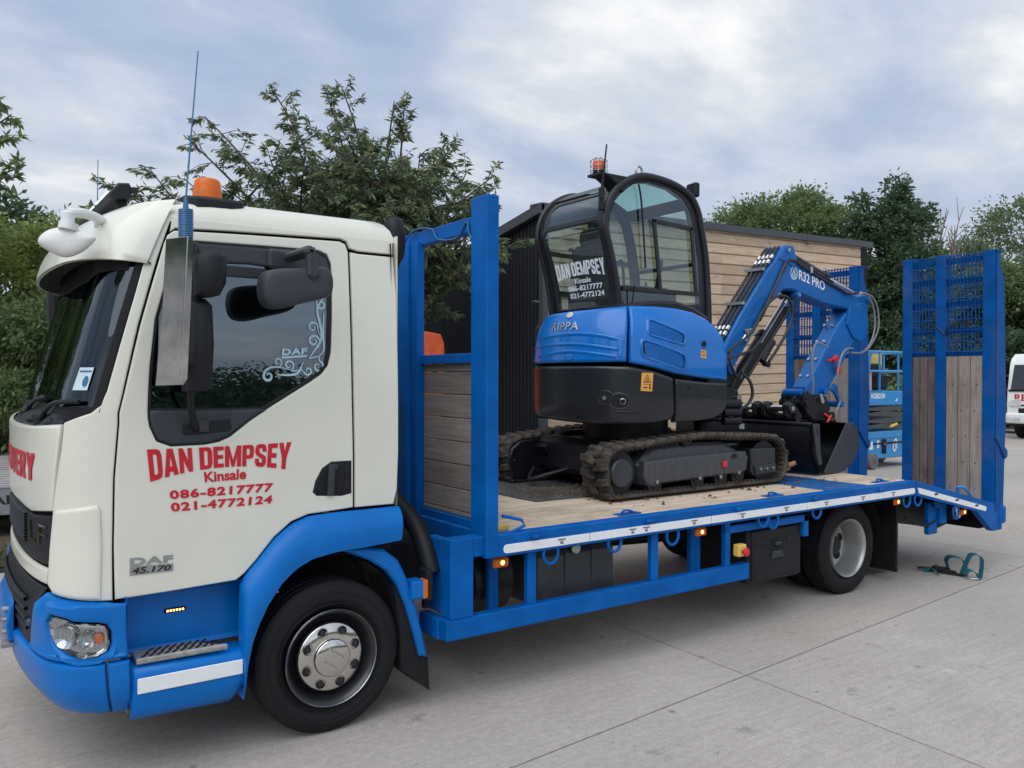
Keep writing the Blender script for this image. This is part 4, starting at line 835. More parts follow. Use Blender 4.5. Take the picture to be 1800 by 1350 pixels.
# step well
stp = MB()
stp.grid([[(x, y, z) for x in (-.985, -.9, -.6, -.47, -.40)] for y, z in ((.0, .862), (.10, .855), (.125, .82), (.125, .58), (.11, .56))])
stp.grid([[(x, y, z) for z in (.34, .6, .862)] for x, y in ((-.985, -.04), (-.985, .13))])
stp.build('step_well', BL, truck, smooth=30)
fr = MB(); prof = [(.13, .545), (-.012, .545), (-.038, .532), (-.05, .505), (-.05, .40), (-.045, .34), (-.02, .305), (.05, .295)]
xs = [-.970, -.955, -.7, -.53, -.475, -.455]
fr.grid([[(x, y+(.02 if k in (0,) else 0), z-(.012*(x+.97)/.5)+(.0 if x < -.5 else .05*(z < .40))) for y, z in prof] for k, x in enumerate(xs)]); fr.build('step_panel', BL, truck, smooth=50)
tr_ = MB(); tr_.prism([(-.945, .10), (-.945, -.035), (-.56, -.040), (-.545, -.045), (-.62, .02), (-.66, .10)], Zp(), .55, .578, .005); trd = tr_.build('step_tread', 'alloy_tread', truck)
tb = MB()
for k in range(11):
    x = -.925+k*.034
    for (ya, yb) in ((-.025, .02), (.03, .085)):
        xx = x+(ya+.03)*.55
        if xx+.03 < -.62 or ya < 0: tb.bar((xx, ya, .5795), (xx+(yb-ya)*.75, yb, .5795), .011, .004)
tb.build('tread_slot', 'dark_void', trd, smooth=0)
rs = MB(); rs.span((-.945, -.0585, .425), (-.475, -.052, .495), .003); rs.build('reflective_strip', 'reflector_white', truck)
ld = MB(); ld.box((-.745, .121, .735), (.10, .012, .022), None, .005); ldo = ld.build('side_lamp', 'black_plastic', truck)
for k in range(6): MB().box((-.78+.014*k, .1135, .735), (.008, .004, .009), None, .001).build('lamp_diode', 'led_lit', ldo)
# wheel arch: three rails lofted into one pressed flare
def rail(P, n=30):
    C = [Vector((p[0], 0, p[1])) for p in P]; L = [0]
    for a, b in zip(C, C[1:]): L.append(L[-1]+(b-a).length)
    o = []
    for k in range(n):
        d = L[-1]*k/(n-1); i = min(len(L)-2, bisect.bisect_right(L, d)-1); t = (d-L[i])/max(1e-9, L[i+1]-L[i]); o.append(C[i].lerp(C[i+1], t))
    return o
up = rail([(-.474, .53), (-.474, .70), (-.470, .84), (-.445, .885), (-.392, .942), (-.301, 1.046), (-.214, 1.11), (-.128, 1.14), (.017, 1.147), (.177, 1.147), (.382, 1.148)], 34)
lo = rail([(-.474, .30)]+ARCH_LO, 34)
aw = MB(); rows = []
for t, y in ((0, .02), (0.0, -.012), (.10, -.035), (.28, -.062), (.55, -.074), (.85, -.072), (1.0, -.066), (1.0, -.02), (1.0, .30)):
    rows.append([tuple(a.lerp(b, t)+Vector((0, y, 0))) for a, b in zip(up, lo)])
aw.grid(rows); aw.build('wheel_arch', BL, truck, smooth=45)
li = MB(); li.grid([[(.46*math.cos(a), y, .41+.50*math.sin(a)) for a in np.linspace(-.2, math.pi+.2, 20)] for y in (.02, .45)]); li.build('arch_liner', 'black_plastic', truck)
li = MB(); li.grid([[(.46*math.cos(a), y, .41+.50*math.sin(a)) for a in np.linspace(-.2, math.pi+.2, 20)] for y in (1.65, 2.08)]); li.span((-.46, 2.08, .6), (.38, 2.10, 1.15)); li.build('far_arch_liner', 'black_plastic', truck)
# rear half of the front mudguard, rubber flap, amber marker
mg = MB(); mg.prism(REARF, Yp(0), -.025, .30, .012); mg.build('front_mudguard', BL, truck)
mg = MB(); mg.prism([(.36, .72), (.43, .60), (.50, .42), (.53, .31), (.572, .29), (.585, .095), (.405, .245), (.40, .45)], lambda a, b, w: (a, w, b), .005, .32, .003); mg.build('mud_flap', 'rubber', truck)
ml = MB(); ml.prism([(.44, .735), (.44, .64), (.515, .63), (.53, .66), (.53, .72), (.515, .735)], Yp(0), -.06, .05, .012); ml.build('marker_bracket', BL, truck)
ml = MB(); ml.box((.522, -.058, .685), (.03, .012, .10), None, .005); ml.box((.534, -.02, .685), (.012, .075, .10), None, .005); mlo = ml.build('marker_light', 'amber', truck)
ml = MB(); ml.box((.555, .0, .70), (.04, .10, .17), None, .006); ml.box((.58, .05, .60), (.03, .04, .10), None, .004); ml.build('valve_block', 'black_plastic', truck)
# ------------------------------------------------------------------ wheels
def tyre_prof(R_, w, hub):
    h = w/2
    return [(hub, -h*.62), (hub+.012, -h*.80), (hub+.05, -h*.96), (R_-.085, -h), (R_-.045, -h*.965), (R_-.018, -h*.88), (R_-.003, -h*.74), (R_, -h*.5), (R_-.010, -h*.47), (R_-.010, -h*.42), (R_, -h*.39), (R_, -h*.1), (R_-.010, -h*.07), (R_-.010, h*.07), (R_, h*.1), (R_, h*.39), (R_-.010, h*.42), (R_-.010, h*.47), (R_, h*.5), (R_-.003, h*.74), (R_-.018, h*.88), (R_-.045, h*.965), (R_-.085, h), (hub+.05, h*.96), (hub+.012, h*.8), (hub, h*.62)]
def add_tyre(mb, c, R_=.395, w=.235, hub=.243): mb.lathe(tyre_prof(R_, w, hub), c, (0, 1, 0), 72)
def tread_blocks(mb, c, R_=.395, w=.235, n=44):
    for k in range(n):
        a = 2*math.pi*(k+.5)/n
        for sg in (-1, 1): mb.box(Vector(c)+Vector((math.cos(a)*(R_-.009), sg*w*.425, math.sin(a)*(R_-.009))), (.012, .018, .004), Matrix.Rotation(-a, 3, 'Y'))
def front_wheel(side):
    y0 = .115 if side < 0 else 1.985; s = side
    w = MB(); add_tyre(w, (0, y0, .395)); w.lathe([(.330, s*.1165), (.334, s*.1195), (.338, s*.1165)], (0, y0, .395), (0, 1, 0), 72); w.lathe([(.275, s*.1155), (.278, s*.1185), (.281, s*.1155)], (0, y0, .395), (0, 1, 0), 72)
    wheel = w.build('front_wheel', 'rubber', truck, smooth=28)
    if side > 0: return wheel
    rm = MB(); rm.lathe([(.243, .09), (.225, .10), (.222, .0), (.236, -.10), (.247, -.118), (.251, -.124), (.248, -.128), (.240, -.124), (.222, -.095), (.205, -.05), (.190, -.02), (.178, -.03), (.165, -.05), (.10, -.05)], (0, y0, .395), (0, 1, 0), 64); rm.build('wheel_rim', 'dark_rim', wheel, smooth=40)
    rl = MB(); rl.lathe([(.243, -.1235), (.2475, -.1305), (.2515, -.1245)], (0, y0, .395), (0, 1, 0), 72); rl.build('rim_lip', 'steel', wheel)
    hc = MB(); hc.lathe([(.180, -.05), (.181, -.085), (.176, -.098), (.170, -.103), (.105, -.112), (.100, -.112), (.096, -.128), (.090, -.133), (.03, -.136), (.0, -.136)], (0, y0, .395), (0, 1, 0), 64); hc.build('hub_cover', 'chrome', wheel, smooth=40)
    for k in range(8):
        a = 2*math.pi*k/8+.35; c = Vector((.139*math.cos(a), y0-.106, .395+.139*math.sin(a)))
        nb = MB(); nb.lathe([(.0265, .004), (.0275, -.003), (.0245, -.006), (.0235, -.001), (.019, -.002), (.016, -.009), (.0, -.011)], c, (0, 1, 0), 20); nb.build('nut_cap', 'nut_black', wheel, smooth=40)
    pr = MB()
    for o in (-.032, .032):
        a = -.62; dx, dz = math.cos(a), math.sin(a); c = Vector((-dz*o, y0-.1365, .395+dx*o)); pr.bar(c-Vector((dx*.048, 0, dz*.048)), c+Vector((dx*.048, 0, dz*.048)), .006, .006, (0, 1, 0), .002)
    pr.build('hub_ridge', 'steel', wheel)
    return wheel
mat('dark_rim', (.025, .026, .030), .35, metal=.3, namp=.2, coat=.3)
mat('nut_black', (.016, .017, .020), .4, namp=.1)
front_wheel(-1); front_wheel(1)
XR = 4.738
def rear_wheel(side):
    s = side; y0 = .20 if side < 0 else 1.90
    w = MB(); add_tyre(w, (XR, y0, .395), w=.225); add_tyre(w, (XR, y0-s*.27, .395), w=.225)
    wheel = w.build('rear_wheel', 'rubber', truck, smooth=28)
    if side > 0: return
    rm = MB(); rm.lathe([(.243, -.06), (.250, -.106), (.247, -.112), (.240, -.108), (.226, -.085), (.222, -.05), (.212, .0), (.206, .055), (.200, .075), (.178, .085), (.12, .09), (.11, .082), (.0, .082)], (XR, y0, .395), (0, 1, 0), 64); rm.build('wheel_rim', 'rim_silver', wheel, smooth=40)
    for k in range(6):
        a = 2*math.pi*k/6+.3; c = Vector((XR+.152*math.cos(a), y0+.078, .395+.152*math.sin(a))); MB().lathe([(.036, .004), (.037, -.004), (.032, -.006), (.0, -.003)], c, (0, 1, 0), 20).build('rim_hole', 'dark_void', wheel)
    hb = MB(); hb.lathe([(.085, .08), (.08, .03), (.07, .015), (.0, .012)], (XR, y0, .395), (0, 1, 0), 32); hb.build('wheel_hub', 'black_steel', wheel)
    for k in range(8):
        a = 2*math.pi*k/8; c = Vector((XR+.102*math.cos(a), y0+.072, .395+.102*math.sin(a))); MB().cyl(c+Vector((0, .02, 0)), c-Vector((0, .015, 0)), .012, 8).build('wheel_nut', 'rim_silver', wheel)
rear_wheel(-1); rear_wheel(1)
ax = MB(); ax.cyl((XR, .3, .395), (XR, 1.8, .395), .09, 16); ax.lathe([(.0, -.2), (.14, -.16), (.19, 0), (.14, .16), (0, .2)], (XR, 1.05, .40), (0, 1, 0), 24); ax.cyl((0, .25, .39), (0, 1.85, .39), .06, 12); ax.cyl((XR, 1.05, .42), (1.2, 1.05, .6), .05, 12); ax.build('axle', 'black_steel', truck)
# ------------------------------------------------------------------ chassis and bed
ch = MB()
for y in (.64, 1.46): ch.span((-.9, y-.04, .62), (5.4, y+.04, .84), .006)
for x in (.6, 1.6, 2.6, 3.6, 4.3, 5.1): ch.span((x-.04, .66, .66), (x+.04, 1.44, .80))
ch.span((.5, .5, .5), (1.15, 1.6, .86), .03); ch.build('chassis', 'dark_void', truck)
fm = MB()
for x in np.arange(1.25, 5.3, .62): fm.span((x-.03, -.08, .835), (x+.03, 2.18, .905))
fm.span((.95, .5, .84), (5.35, .56, .90)); fm.span((.95, 1.54, .84), (5.35, 1.6, .90)); fm.build('cross_bearer', 'frame_blue', truck)
bed = MB(); bed.span((.94, -.15, .824), (5.37, -.09, .952), .006); bed.span((.94, -.09, .905), (5.37, -.065, .952), .004); bed.build('side_rail', 'frame_blue', truck)
bed = MB(); bed.span((.94, 2.19, .824), (5.37, 2.25, .952), .006); bed.build('far_side_rail', 'frame_blue', truck)
bed = MB(); bed.span((.90, -.09, .84), (.98, 2.19, .955), .006); bed.build('front_rail', 'frame_blue', truck)
# reflective tape in lengths
tape = []
segs = [(.975, 1.62), (1.625, 2.72), (2.725, 3.80), (3.805, 4.85), (4.855, 5.345)]
for k, (a, b) in enumerate(segs):
    P = [(a, .842), (b, .842), (b, .893), (a, .893)]
    if k == 0: P = [(a+.02, .842), (b, .842), (b, .893), (a+.02, .893), (a+.005, .885), (a, .868), (a+.005, .850)]
    if k == 4: P = [(a, .842), (b-.02, .842), (b-.005, .850), (b, .868), (b-.005, .885), (b-.02, .893), (a, .893)]
    MB().prism(P, Yp(0), -.15, -.1535, .001).build('reflective_tape', 'reflector_white', truck, smooth=20)
for x in (1.40, 1.98, 2.10, 2.55, 3.05, 3.55, 4.05, 4.55, 5.0):
    mk = MB(); mk.span((x-.03, -.1552, .876), (x+.03, -.1538, .882)); mk.span((x-.012, -.1552, .853), (x+.012, -.1538, .861)); mk.span((x-.014, -.1552, .866), (x+.014, -.1538, .870)); mk.build('tape_mark', 'black_print', truck, smooth=0)
# welded lugs above the tape and hanging lashing rings
lg_ = MB()
for x in (1.20, 2.12, 3.0, 3.9, 4.8): lg_.span((x-.06, -.158, .915), (x+.06, -.15, .922), .002); lg_.cyl((x-.03, -.160, .918), (x+.015, -.160, .918), .012, 8)
lg_.build('rope_lug', 'frame_blue', truck)
for x, z in ((1.33, .81), (1.84, .82), (2.36, .805), (3.42, .805), (3.30, .83), (3.95, .83), (5.24, .805), (5.42, .80), (6.08, .62)):
    P = [(x+.055*math.cos(a), -.135, z-.01+.062*math.sin(a)) for a in np.linspace(0, 2*math.pi, 19)[:-1]]; MB().tube(P, .010, 8, closed=True).build('lashing_ring', 'frame_blue', truck)
# deck boards
def planks(y0, y1, n, x0, x1, m, z=.955, th=.045):
    for k in range(n):
        a = y0+(y1-y0)*k/n; b = y0+(y1-y0)*(k+1)/n
        MB().span((x0, a+.0045, z-th), (x1, b-.0045, z+random.uniform(-.003, .001)), .004).build('deck_plank', m, truck)
planks(-.062, .36, 3, .985, 4.15, 'deck_wood'); planks(.36, 1.70, 8, .985, 4.2, 'deck_wood'); planks(1.70, 2.187, 3, .985, 4.2, 'deck_wood')
planks(-.062, 2.187, 13, 4.76, 5.35, 'deck_wood_y')
MB().span((4.155, -.062, .915), (4.755, 2.187, .953), .004).build('deck_plate', 'deck_blue', truck)
for x, y in ((2.05, -.03), (3.55, -.03), (5.02, -.02)):
    b = MB(); b.span((x-.10, y-.03, .954), (x+.10, y+.035, .960), .002); b.tube([(x-.05, y, .965), (x-.02, y+.02, .975), (x+.02, y+.02, .975), (x+.05, y, .965)], .008, 8); b.build('deck_lashing_plate', 'frame_blue', truck)
MB().span((.99, -.06, .956), (1.08, -.02, .985), .003).build('deck_chock', 'yellow', truck)
MB().tube([(1.0, -.10, 1.05), (1.12, -.13, 1.02), (1.14, -.13, .985), (1.06, -.12, .955), (1.0, -.10, .95)], .010, 8).build('grab_ring', 'frame_blue', truck)
# beavertail
bt = MB(); sl = Vector((6.89-5.37, 0, .61-.952))
def tail(x, y, dz): t = (x-5.37)/(6.89-5.37); return (x, y, .952+t*(.61-.952)+dz)
bt.add([tail(5.372, y, d) for y in (-.15, -.09) for d in (0, -.128)]+[tail(6.89, y, d) for y in (-.15, -.09) for d in (0, -.12)], [(0, 1, 5, 4), (2, 6, 7, 3), (0, 4, 6, 2), (1, 3, 7, 5), (0, 2, 3, 1), (4, 5, 7, 6)])
bt.add([tail(6.40, -.149, -.10), tail(6.89, -.149, -.09), (6.89, -.149, .365), (6.76, -.149, .365), tail(6.40, -.09, -.10), tail(6.89, -.09, -.09), (6.89, -.09, .365), (6.76, -.09, .365)], [(0, 1, 2, 3), (7, 6, 5, 4), (0, 4, 5, 1), (1, 5, 6, 2), (2, 6, 7, 3), (3, 7, 4, 0)])
bt.span((6.885, -.16, .365), (6.93, 2.26, .625), .008); bt.span((6.92, -.17, .42), (7.0, -.02, .60), .02); bt.build('tail_rail', 'frame_blue', truck)
b2 = MB(); b2.add([tail(5.372, y, d) for y in (2.19, 2.25) for d in (0, -.128)]+[tail(6.89, y, d) for y in (2.19, 2.25) for d in (0, -.25)], [(0, 1, 5, 4), (2, 6, 7, 3), (0, 4, 6, 2), (1, 3, 7, 5), (0, 2, 3, 1), (4, 5, 7, 6)]); b2.build('far_tail_rail', 'frame_blue', truck)
b3 = MB(); b3.add([tail(5.36, -.085, -.012), tail(6.885, -.085, -.012), tail(6.885, 2.19, -.012), tail(5.36, 2.19, -.012), tail(5.36, -.085, -.05), tail(6.885, -.085, -.05), tail(6.885, 2.19, -.05), tail(5.36, 2.19, -.05)], [(0, 1, 2, 3), (7, 6, 5, 4), (0, 4, 5, 1), (1, 5, 6, 2), (2, 6, 7, 3), (3, 7, 4, 0)]); b3.build('tail_floor', 'deck_blue', truck)
for x0, x1 in ((5.39, 6.62),):
    q = [tail(x0, -.1535, -.060), tail(x0+.02, -.1535, -.105), tail(x1-.02, -.1535, -.100), tail(x1, -.1535, -.085), tail(x1, -.1535, -.062), tail(x1-.02, -.1535, -.052), tail(x0+.02, -.1535, -.055)]
    b = MB(); b.add(q+[(p[0], -.15, p[2]) for p in q], [tuple(range(7))]+[(k, (k+1) % 7, 7+(k+1) % 7, 7+k) for k in range(7)]); b.build('reflective_tape', 'reflector_white', truck, smooth=0)
    b = MB()
    for t in (.25, .55, .85): b.span(Vector(tail(x0+(x1-x0)*t-.03, -.155, -.066)), Vector(tail(x0+(x1-x0)*t+.03, -.1537, -.070)))
    b.build('tape_mark', 'black_print', truck, smooth=0)
ck = MB(); ck.prism([(5.36, .83), (6.78, .50), (6.78, .40), (6.5, .36), (5.36, .55)], Yp(0), .25, .31, .004); ck.prism([(5.36, .83), (6.78, .50), (6.78, .40), (6.5, .36), (5.36, .55)], Yp(0), 1.79, 1.85, .004); ck.span((6.70, -.05, .38), (6.86, 2.15, .55)); ck.build('tail_frame', 'black_steel', truck)
rb = MB(); rb.box((6.05, .0, .60), (.12, .08, .22), None, .01); rb.box((5.93, -.04, .70), (.10, .05, .10), None, .02); rb.box((5.93, .02, .55), (.16, .05, .30), None, .01); rb.build('ram_bracket', 'frame_blue', truck)
rb = MB(); rb.box((6.16, -.04, .60), (.07, .10, .15), None, .012); rb.tube(catmull([(5.55, .05, .58), (5.75, .0, .50), (5.95, .0, .52), (6.05, .02, .6)], 6), .012, 8); rb.tube(catmull([(5.9, .05, .55), (6.0, .0, .47), (6.12, .0, .5)], 6), .01, 8); rb.build('tail_valve', 'black_plastic', truck)
rb = MB(); rb.box((6.27, -.05, .56), (.11, .03, .075), None, .014); rb.box((6.17, -.095, .625), (.03, .01, .05), None, .006); rb.build('work_lamp', 'reflector_white', truck)
# side guard
G = 'frame_blue'
sg_ = MB(); sg_.span((.62, -.12, .39), (3.17, -.05, .505), .006); sg = sg_.build('side_guard', G, truck)
b = MB(); b.span((.60, -.05, .39), (.66, .16, .505), .005); b.build('guard_return', G, sg)
b = MB(); b.span((.645, -.121, .505), (.795, -.02, .95), .006); b.span((.795, -.121, .838), (.945, -.02, .95), .006); b.span((.647, -.02, .52), (.70, .14, .94), .004); b.build('guard_leg', G, sg)
for x0, x1 in ((1.185, 1.25), (2.20, 2.265), (2.93, 2.985)): b = MB(); b.span((x0, -.1, .40), (x1, -.06, .825), .004); b.build('guard_strut', G, sg)
b = MB(); b.span((2.93, -.1, .735), (3.9, -.065, .79), .004); b.span((3.84, -.1, .62), (3.90, -.065, .79), .004); b.span((1.03, .08, .45), (1.10, .12, .83), .004); b.span((1.95, .08, .45), (2.01, .12, .83), .004); b.span((2.75, .06, .45), (2.85, .1, .83), .004); b.build('guard_hanger', G, sg)
# fuel tank, air tank, toolbox, button
tk = MB(); tk.prism([(.06, .43), (.04, .46), (.045, .60), (.045, .73), (.08, .78), (.45, .78), (.50, .74), (.50, .46), (.46, .43)], lambda a, b, w: (w, a, b), 1.36, 2.0, .012)
for x in (1.58, 1.80): tk.prism([(.036, .455), (.036, .74), (.075, .786), (.45, .786), (.45, .78), (.08, .772), (.05, .73), (.05, .455)], lambda a, b, w: (w, a, b), x, x+.035, .003)
tko = tk.build('fuel_tank', 'tank_grey', truck, smooth=30)
b = MB(); b.cyl((1.66, .10, .755), (1.66, .02, .765), .036, 20, bev=.006); b.build('filler_cap', 'steel', tko)
at_ = MB(); at_.tube([(.95, .34, .60), (.97, .34, .60), (1.24, .34, .60), (1.26, .34, .60)], [.18, .215, .215, .18], 28); at_.build('air_tank', 'black_steel', truck, smooth=40)
tx = MB(); tx.span((3.24, -.055, .315), (3.87, .45, .735), .025); txo = tx.build('tool_box', 'black_plastic', truck)
b = MB(); b.span((3.265, -.070, .335), (3.845, -.05, .715), .014); b.span((3.30, -.074, .355), (3.81, -.066, .40), .006); b.span((3.29, -.078, .60), (3.45, -.066, .645), .008); b.span((3.66, -.078, .60), (3.82, -.066, .645), .008); b.build('box_lid', 'black_plastic', txo)
b = MB(); b.span((3.47, -.0725, .49), (3.63, -.068, .64), .002); b.build('lid_recess', 'dark_void', txo); b = MB(); b.prism([(3.475, .49), (3.625, .49), (3.60, .545), (3.49, .545)], Yp(0), -.085, -.07, .006); b.box((3.54, -.085, .60), (.07, .025, .03), None, .008); b.build('lid_latch', 'grey_plastic', txo)
es = MB(); es.box((3.05, -.13, .615), (.085, .055, .085), None, .006); eso = es.build('stop_button_box', 'yellow', truck)
b = MB(); b.cyl((3.05, -.157, .61), (3.05, -.185, .61), .016, 14); b.cyl((3.05, -.178, .61), (3.05, -.20, .61), .030, 18, bev=.006); b.build('stop_button', 'red_plastic', eso)
for x, z, y in ((1.01, .775, -.075), (2.70, .775, -.075), (5.19, .775, -.075), (6.31, .585, -.09)):
    b = MB(); b.box((x, y, z), (.11, .022, .058), None, .010); lo_ = b.build('side_marker', 'amber', truck); b = MB(); b.lathe([(.014, -.0125), (.008, -.0145), (.0, -.015)], (x+.005, y, z), (0, 1, 0), 12); b.build('marker_bulb', 'led_lit', lo_)
    if x < 6: b = MB(); b.span((x-.03, y+.01, z), (x+.03, y+.03, .84)); b.build('marker_stay', 'black_steel', truck)
mf = MB(); mf.span((5.42, .06, .10), (5.45, .62, .80), .006); mf.prism([(5.42, .10), (5.76, .04), (5.80, .80), (5.42, .80)], Yp(0), .30, .315, .003); mf.build('rear_flap', 'rubber', truck)
gd = MB(); gd.grid([[(XR+.50*math.cos(a), y, .38+.475*math.sin(a)) for a in np.linspace(.25, math.pi-.1, 16)] for y in (.08, .62)]); gd.build('rear_guard', 'black_plastic', truck)
# headboard
hbx = MB(); hbx.span((.86, -.15, .824), (.945, .02, 2.885), .006); hbx.build('headboard_post', G, truck)
b = MB(); b.span((.88, .83, .955), (.94, 1.0, 2.735), .005); b.span((.90, .74, .955), (.955, .83, 2.735), .004); b.span((.92, .815, .955), (.96, .84, 2.735)); b.build('headboard_post', G, truck)
b = MB(); b.span((.86, 2.08, .824), (.945, 2.25, 2.885), .006); b.build('headboard_post', G, truck)
for z0, z1 in ((2.715, 2.805), (1.935, 1.995), (.955, 1.0)):
    b = MB(); b.span((.93, .02, z0), (.995, 2.08, z1), .004); b.build('headboard_rail', G, truck)
hz_ = [1.0, 1.03, 1.165, 1.315, 1.455, 1.60, 1.745, 1.885, 1.935]
for k in range(len(hz_)-1):
    for (a, c) in ((.02, .85), (.97, 2.08)): b = MB(); b.span((.955, a, hz_[k]+.002), (.985, c, hz_[k+1]-.002), .004); b.build('headboard_plank', 'head_wood', truck)
cb_ = MB(); cb_.tube(catmull([(.90, .98, 2.70), (.91, .82, 2.815), (.925, .60, 2.80), (.92, .50, 2.72), (.92, .28, 2.70), (.925, .17, 2.78), (.92, .13, 2.70), (.93, .06, 2.66), (.94, .04, 2.73)], 6), .006, 6); cb_.build('cable', 'spring_blue', truck)
# air intake behind the cab and the pipe down to the chassis
P = catmull([(.60, .50, 2.79), (.60, .47, 2.74), (.60, .47, 2.62), (.56, .50, 2.40), (.52, .52, 1.9), (.52, .52, 1.4), (.56, .44, 1.15), (.60, .22, 1.0), (.61, .10, .86), (.62, .04, .74)], 5); rr_ = [.05+.0*i if i < 2 else .062 if i < 12 else .05 if i < 30 else .055 for i in range(len(P))]
sn = MB(); sn.tube(P, rr_, 14); sn.build('air_intake', 'black_plastic', truck, smooth=60)
# mirrors
mm = MB(); mm.prism([(-.764, 2.20), (-.69, 2.20), (-.66, 2.17), (-.652, 2.0), (-.662, 1.80), (-.70, 1.785), (-.764, 1.785)], Yp(0), -.24, -.06, .03); mm.build('main_mirror', 'black_plastic', truck, smooth=50)
mm = MB(); mm.prism([(-.745, 2.39), (-.70, 2.415), (-.635, 2.415), (-.608, 2.39), (-.612, 2.27), (-.64, 2.215), (-.70, 2.205), (-.745, 2.21)], Yp(0), -.29, -.10, .032); mm.build('wide_mirror', 'black_plastic', truck, smooth=50)
mm = MB(); mm.tube(catmull([(-.70, .03, 2.42), (-.715, -.08, 2.44), (-.73, -.20, 2.43), (-.735, -.21, 2.3), (-.74, -.20, 2.0), (-.745, -.19, 1.82), (-.735, -.14, 1.73), (-.70, -.05, 1.64), (-.675, .0, 1.60)], 5), .016, 10); mm.build('mirror_arm', 'black_plastic', truck)
km = pillow([(-.452, 2.25), (-.44, 2.325), (-.40, 2.350), (-.27, 2.368), (-.15, 2.382), (-.105, 2.35), (-.10, 2.275), (-.13, 2.235), (-.25, 2.200), (-.36, 2.170), (-.43, 2.185)], lambda u, v, w: (u, -.215+w, v), .075, .065, 4.5); km.build('kerb_mirror', 'grey_plastic', truck, smooth=60)
km = MB(); km.prism([(-.25, 2.46), (-.21, 2.465), (-.185, 2.33), (-.215, 2.31), (-.245, 2.33)], Yp(0), -.26, -.31, .012); km.box((-.235, -.16, 2.445), (.06, .30, .05), None, .018); km.box((-.20, .02, 2.44), (.26, .035, .10), None, .015); km.build('kerb_mirror_arm', 'grey_plastic', truck)
gp = [(-.883, 2.434), (-.795, 2.452), (-.768, 2.436), (-.784, 1.842), (-.80, 1.815), (-.913, 1.812), (-.889, 2.2)]
gfn = lambda a, b, w: (a, -.275+w-.085*(b-1.8)+.10*(a+.83)**2*4, b)
gv = MB(); gv.prism(resample(ccw(gp), .06), gfn, .0, .005, .001); gvo = gv.build('mirror_guard', 'guard_steel', truck, smooth=20)
b = MB(); b.tube([gfn(-.795, 2.452, -.002), gfn(-.812, 1.815, -.002)], .003, 6); b.build('guard_fold', 'steel', gvo)
b = MB(); b.box((-.80, -.24, 2.38), (.04, .06, .03), None, .006); b.box((-.80, -.22, 1.9), (.04, .06, .03), None, .006); b.build('guard_mount', 'black_plastic', truck)
fmi = MB()
fmP = [(-.12, 0), (-.105, .045), (-.06, .075), (0, .085), (.06, .06), (.13, .012), (.12, -.012), (.06, -.055), (0, -.07), (-.06, -.055), (-.10, -.03)]
fmi = pillow([(-.120, -.005), (-.09, .042), (-.03, .062), (.05, .055), (.118, .028), (.112, .0), (.06, -.045), (.0, -.066), (-.06, -.048)], lambda u, v, w: (-1.205+u*.9, .09+w-u*.30, 2.445+v-.0*u), .05, .09); fmi.build('front_mirror', 'white_plain', truck, smooth=70)
b = MB(); b.cyl((-1.205, .06, 2.50), (-1.205, .06, 2.575), .028, 16, bev=.006); b.cyl((-1.205, .06, 2.495), (-1.20, .06, 2.525), .04, 16); b.tube(catmull([(-1.205, .06, 2.565), (-1.14, .12, 2.585), (-1.06, .2, 2.58), (-1.0, .28, 2.56)], 5), [.022]*16, 10); b.build('front_mirror_arm', 'white_plain', truck)
b = MB(); b.box((-1.01, .26, 2.565), (.14, .05, .06), Matrix.Rotation(.5, 3, 'Z'), .015); b.build('mirror_clamp', 'chrome', truck)
fm_ = MB(); fm_.prism([(-1.06, 2.42), (-.94, 2.42), (-.92, 2.38), (-.93, 1.95), (-1.05, 1.95)], Yp(0), 2.2, 2.38, .03); fm_.tube([(-.8, 2.06, 2.42), (-.98, 2.28, 2.44)], .016, 8); fm_.tube([(-.85, 2.09, 1.65), (-.98, 2.28, 1.98)], .016, 8); fm_.build('far_mirror', 'black_plastic', truck)
# sun visor
vz = MB(); rows = []; SV = []
SV = list(np.linspace(-1.142, 1.142, 45))
for t in np.linspace(0, 1, 11):
    r_ = []
    for s in SV:
        e = 1-abs(s/1.142)**5
        T = Vector(cab_pt(s*1.205/1.142, 2.58, .012)); T = T.lerp(Vector((-.25, 1.05, T.z)), .012+.075*max(0., e)); T.z = 2.700-max(0, -.60-T.x)*.10; T.x += .03*e
        Bm = Vector(cab_pt(s, 2.385, .016+.052*e)); Bm.z = 2.372+.025*e
        K = T.lerp(Bm, .5)+Vector((-.075*e-.004, 0, .06*e+.012))
        r_.append(tuple(T*(1-t)**2+K*2*t*(1-t)+Bm*t*t))
    rows.append(r_)
vi = [tuple(Vector(p)+Vector((.018, 0, -.004))) for p in rows[-1]]
rows = [[tuple(Vector(p)+Vector((.03, 0, -.02))) for p in rows[0]]]+rows
MB().grid(rows+[vi]).build('sun_visor', D, truck, smooth=50)
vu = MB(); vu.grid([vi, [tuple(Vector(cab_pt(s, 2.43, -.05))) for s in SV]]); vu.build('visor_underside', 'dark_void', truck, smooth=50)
panel(side, FS, off=-.045, holes=[fwin], step=.15, skirt=.004).build('cab_lining', 'interior', truck); MB().grid([[(.355, y, z) for y in (.03, 2.07)] for z in (1.0, 2.58)]).build('rear_lining', 'interior', truck)
# light bar on the roof
lbp = [(-.985, 2.715), (-.99, 2.745), (-.95, 2.795), (-.90, 2.80), (-.885, 2.77), (-.89, 2.725)]
b = MB(); b.prism(lbp, Yp(0), .36, 1.74, .008); b.box((-.92, .45, 2.70), (.05, .05, .06), None, .01); b.box((-.92, 1.65, 2.70), (.05, .05, .06), None, .01); b.box((-.88, .355, 2.765), (.03, .02, .03), None, .006); lbo = b.build('light_bar', 'black_steel', truck)
for a, c in ((.50, .86), (.95, 1.25)): b = MB(); b.bar((-.972, a, 2.770), (-.972, c, 2.770), .008, .016, (-.65, 0, .76)); b.build('light_strip', 'led_white', lbo)
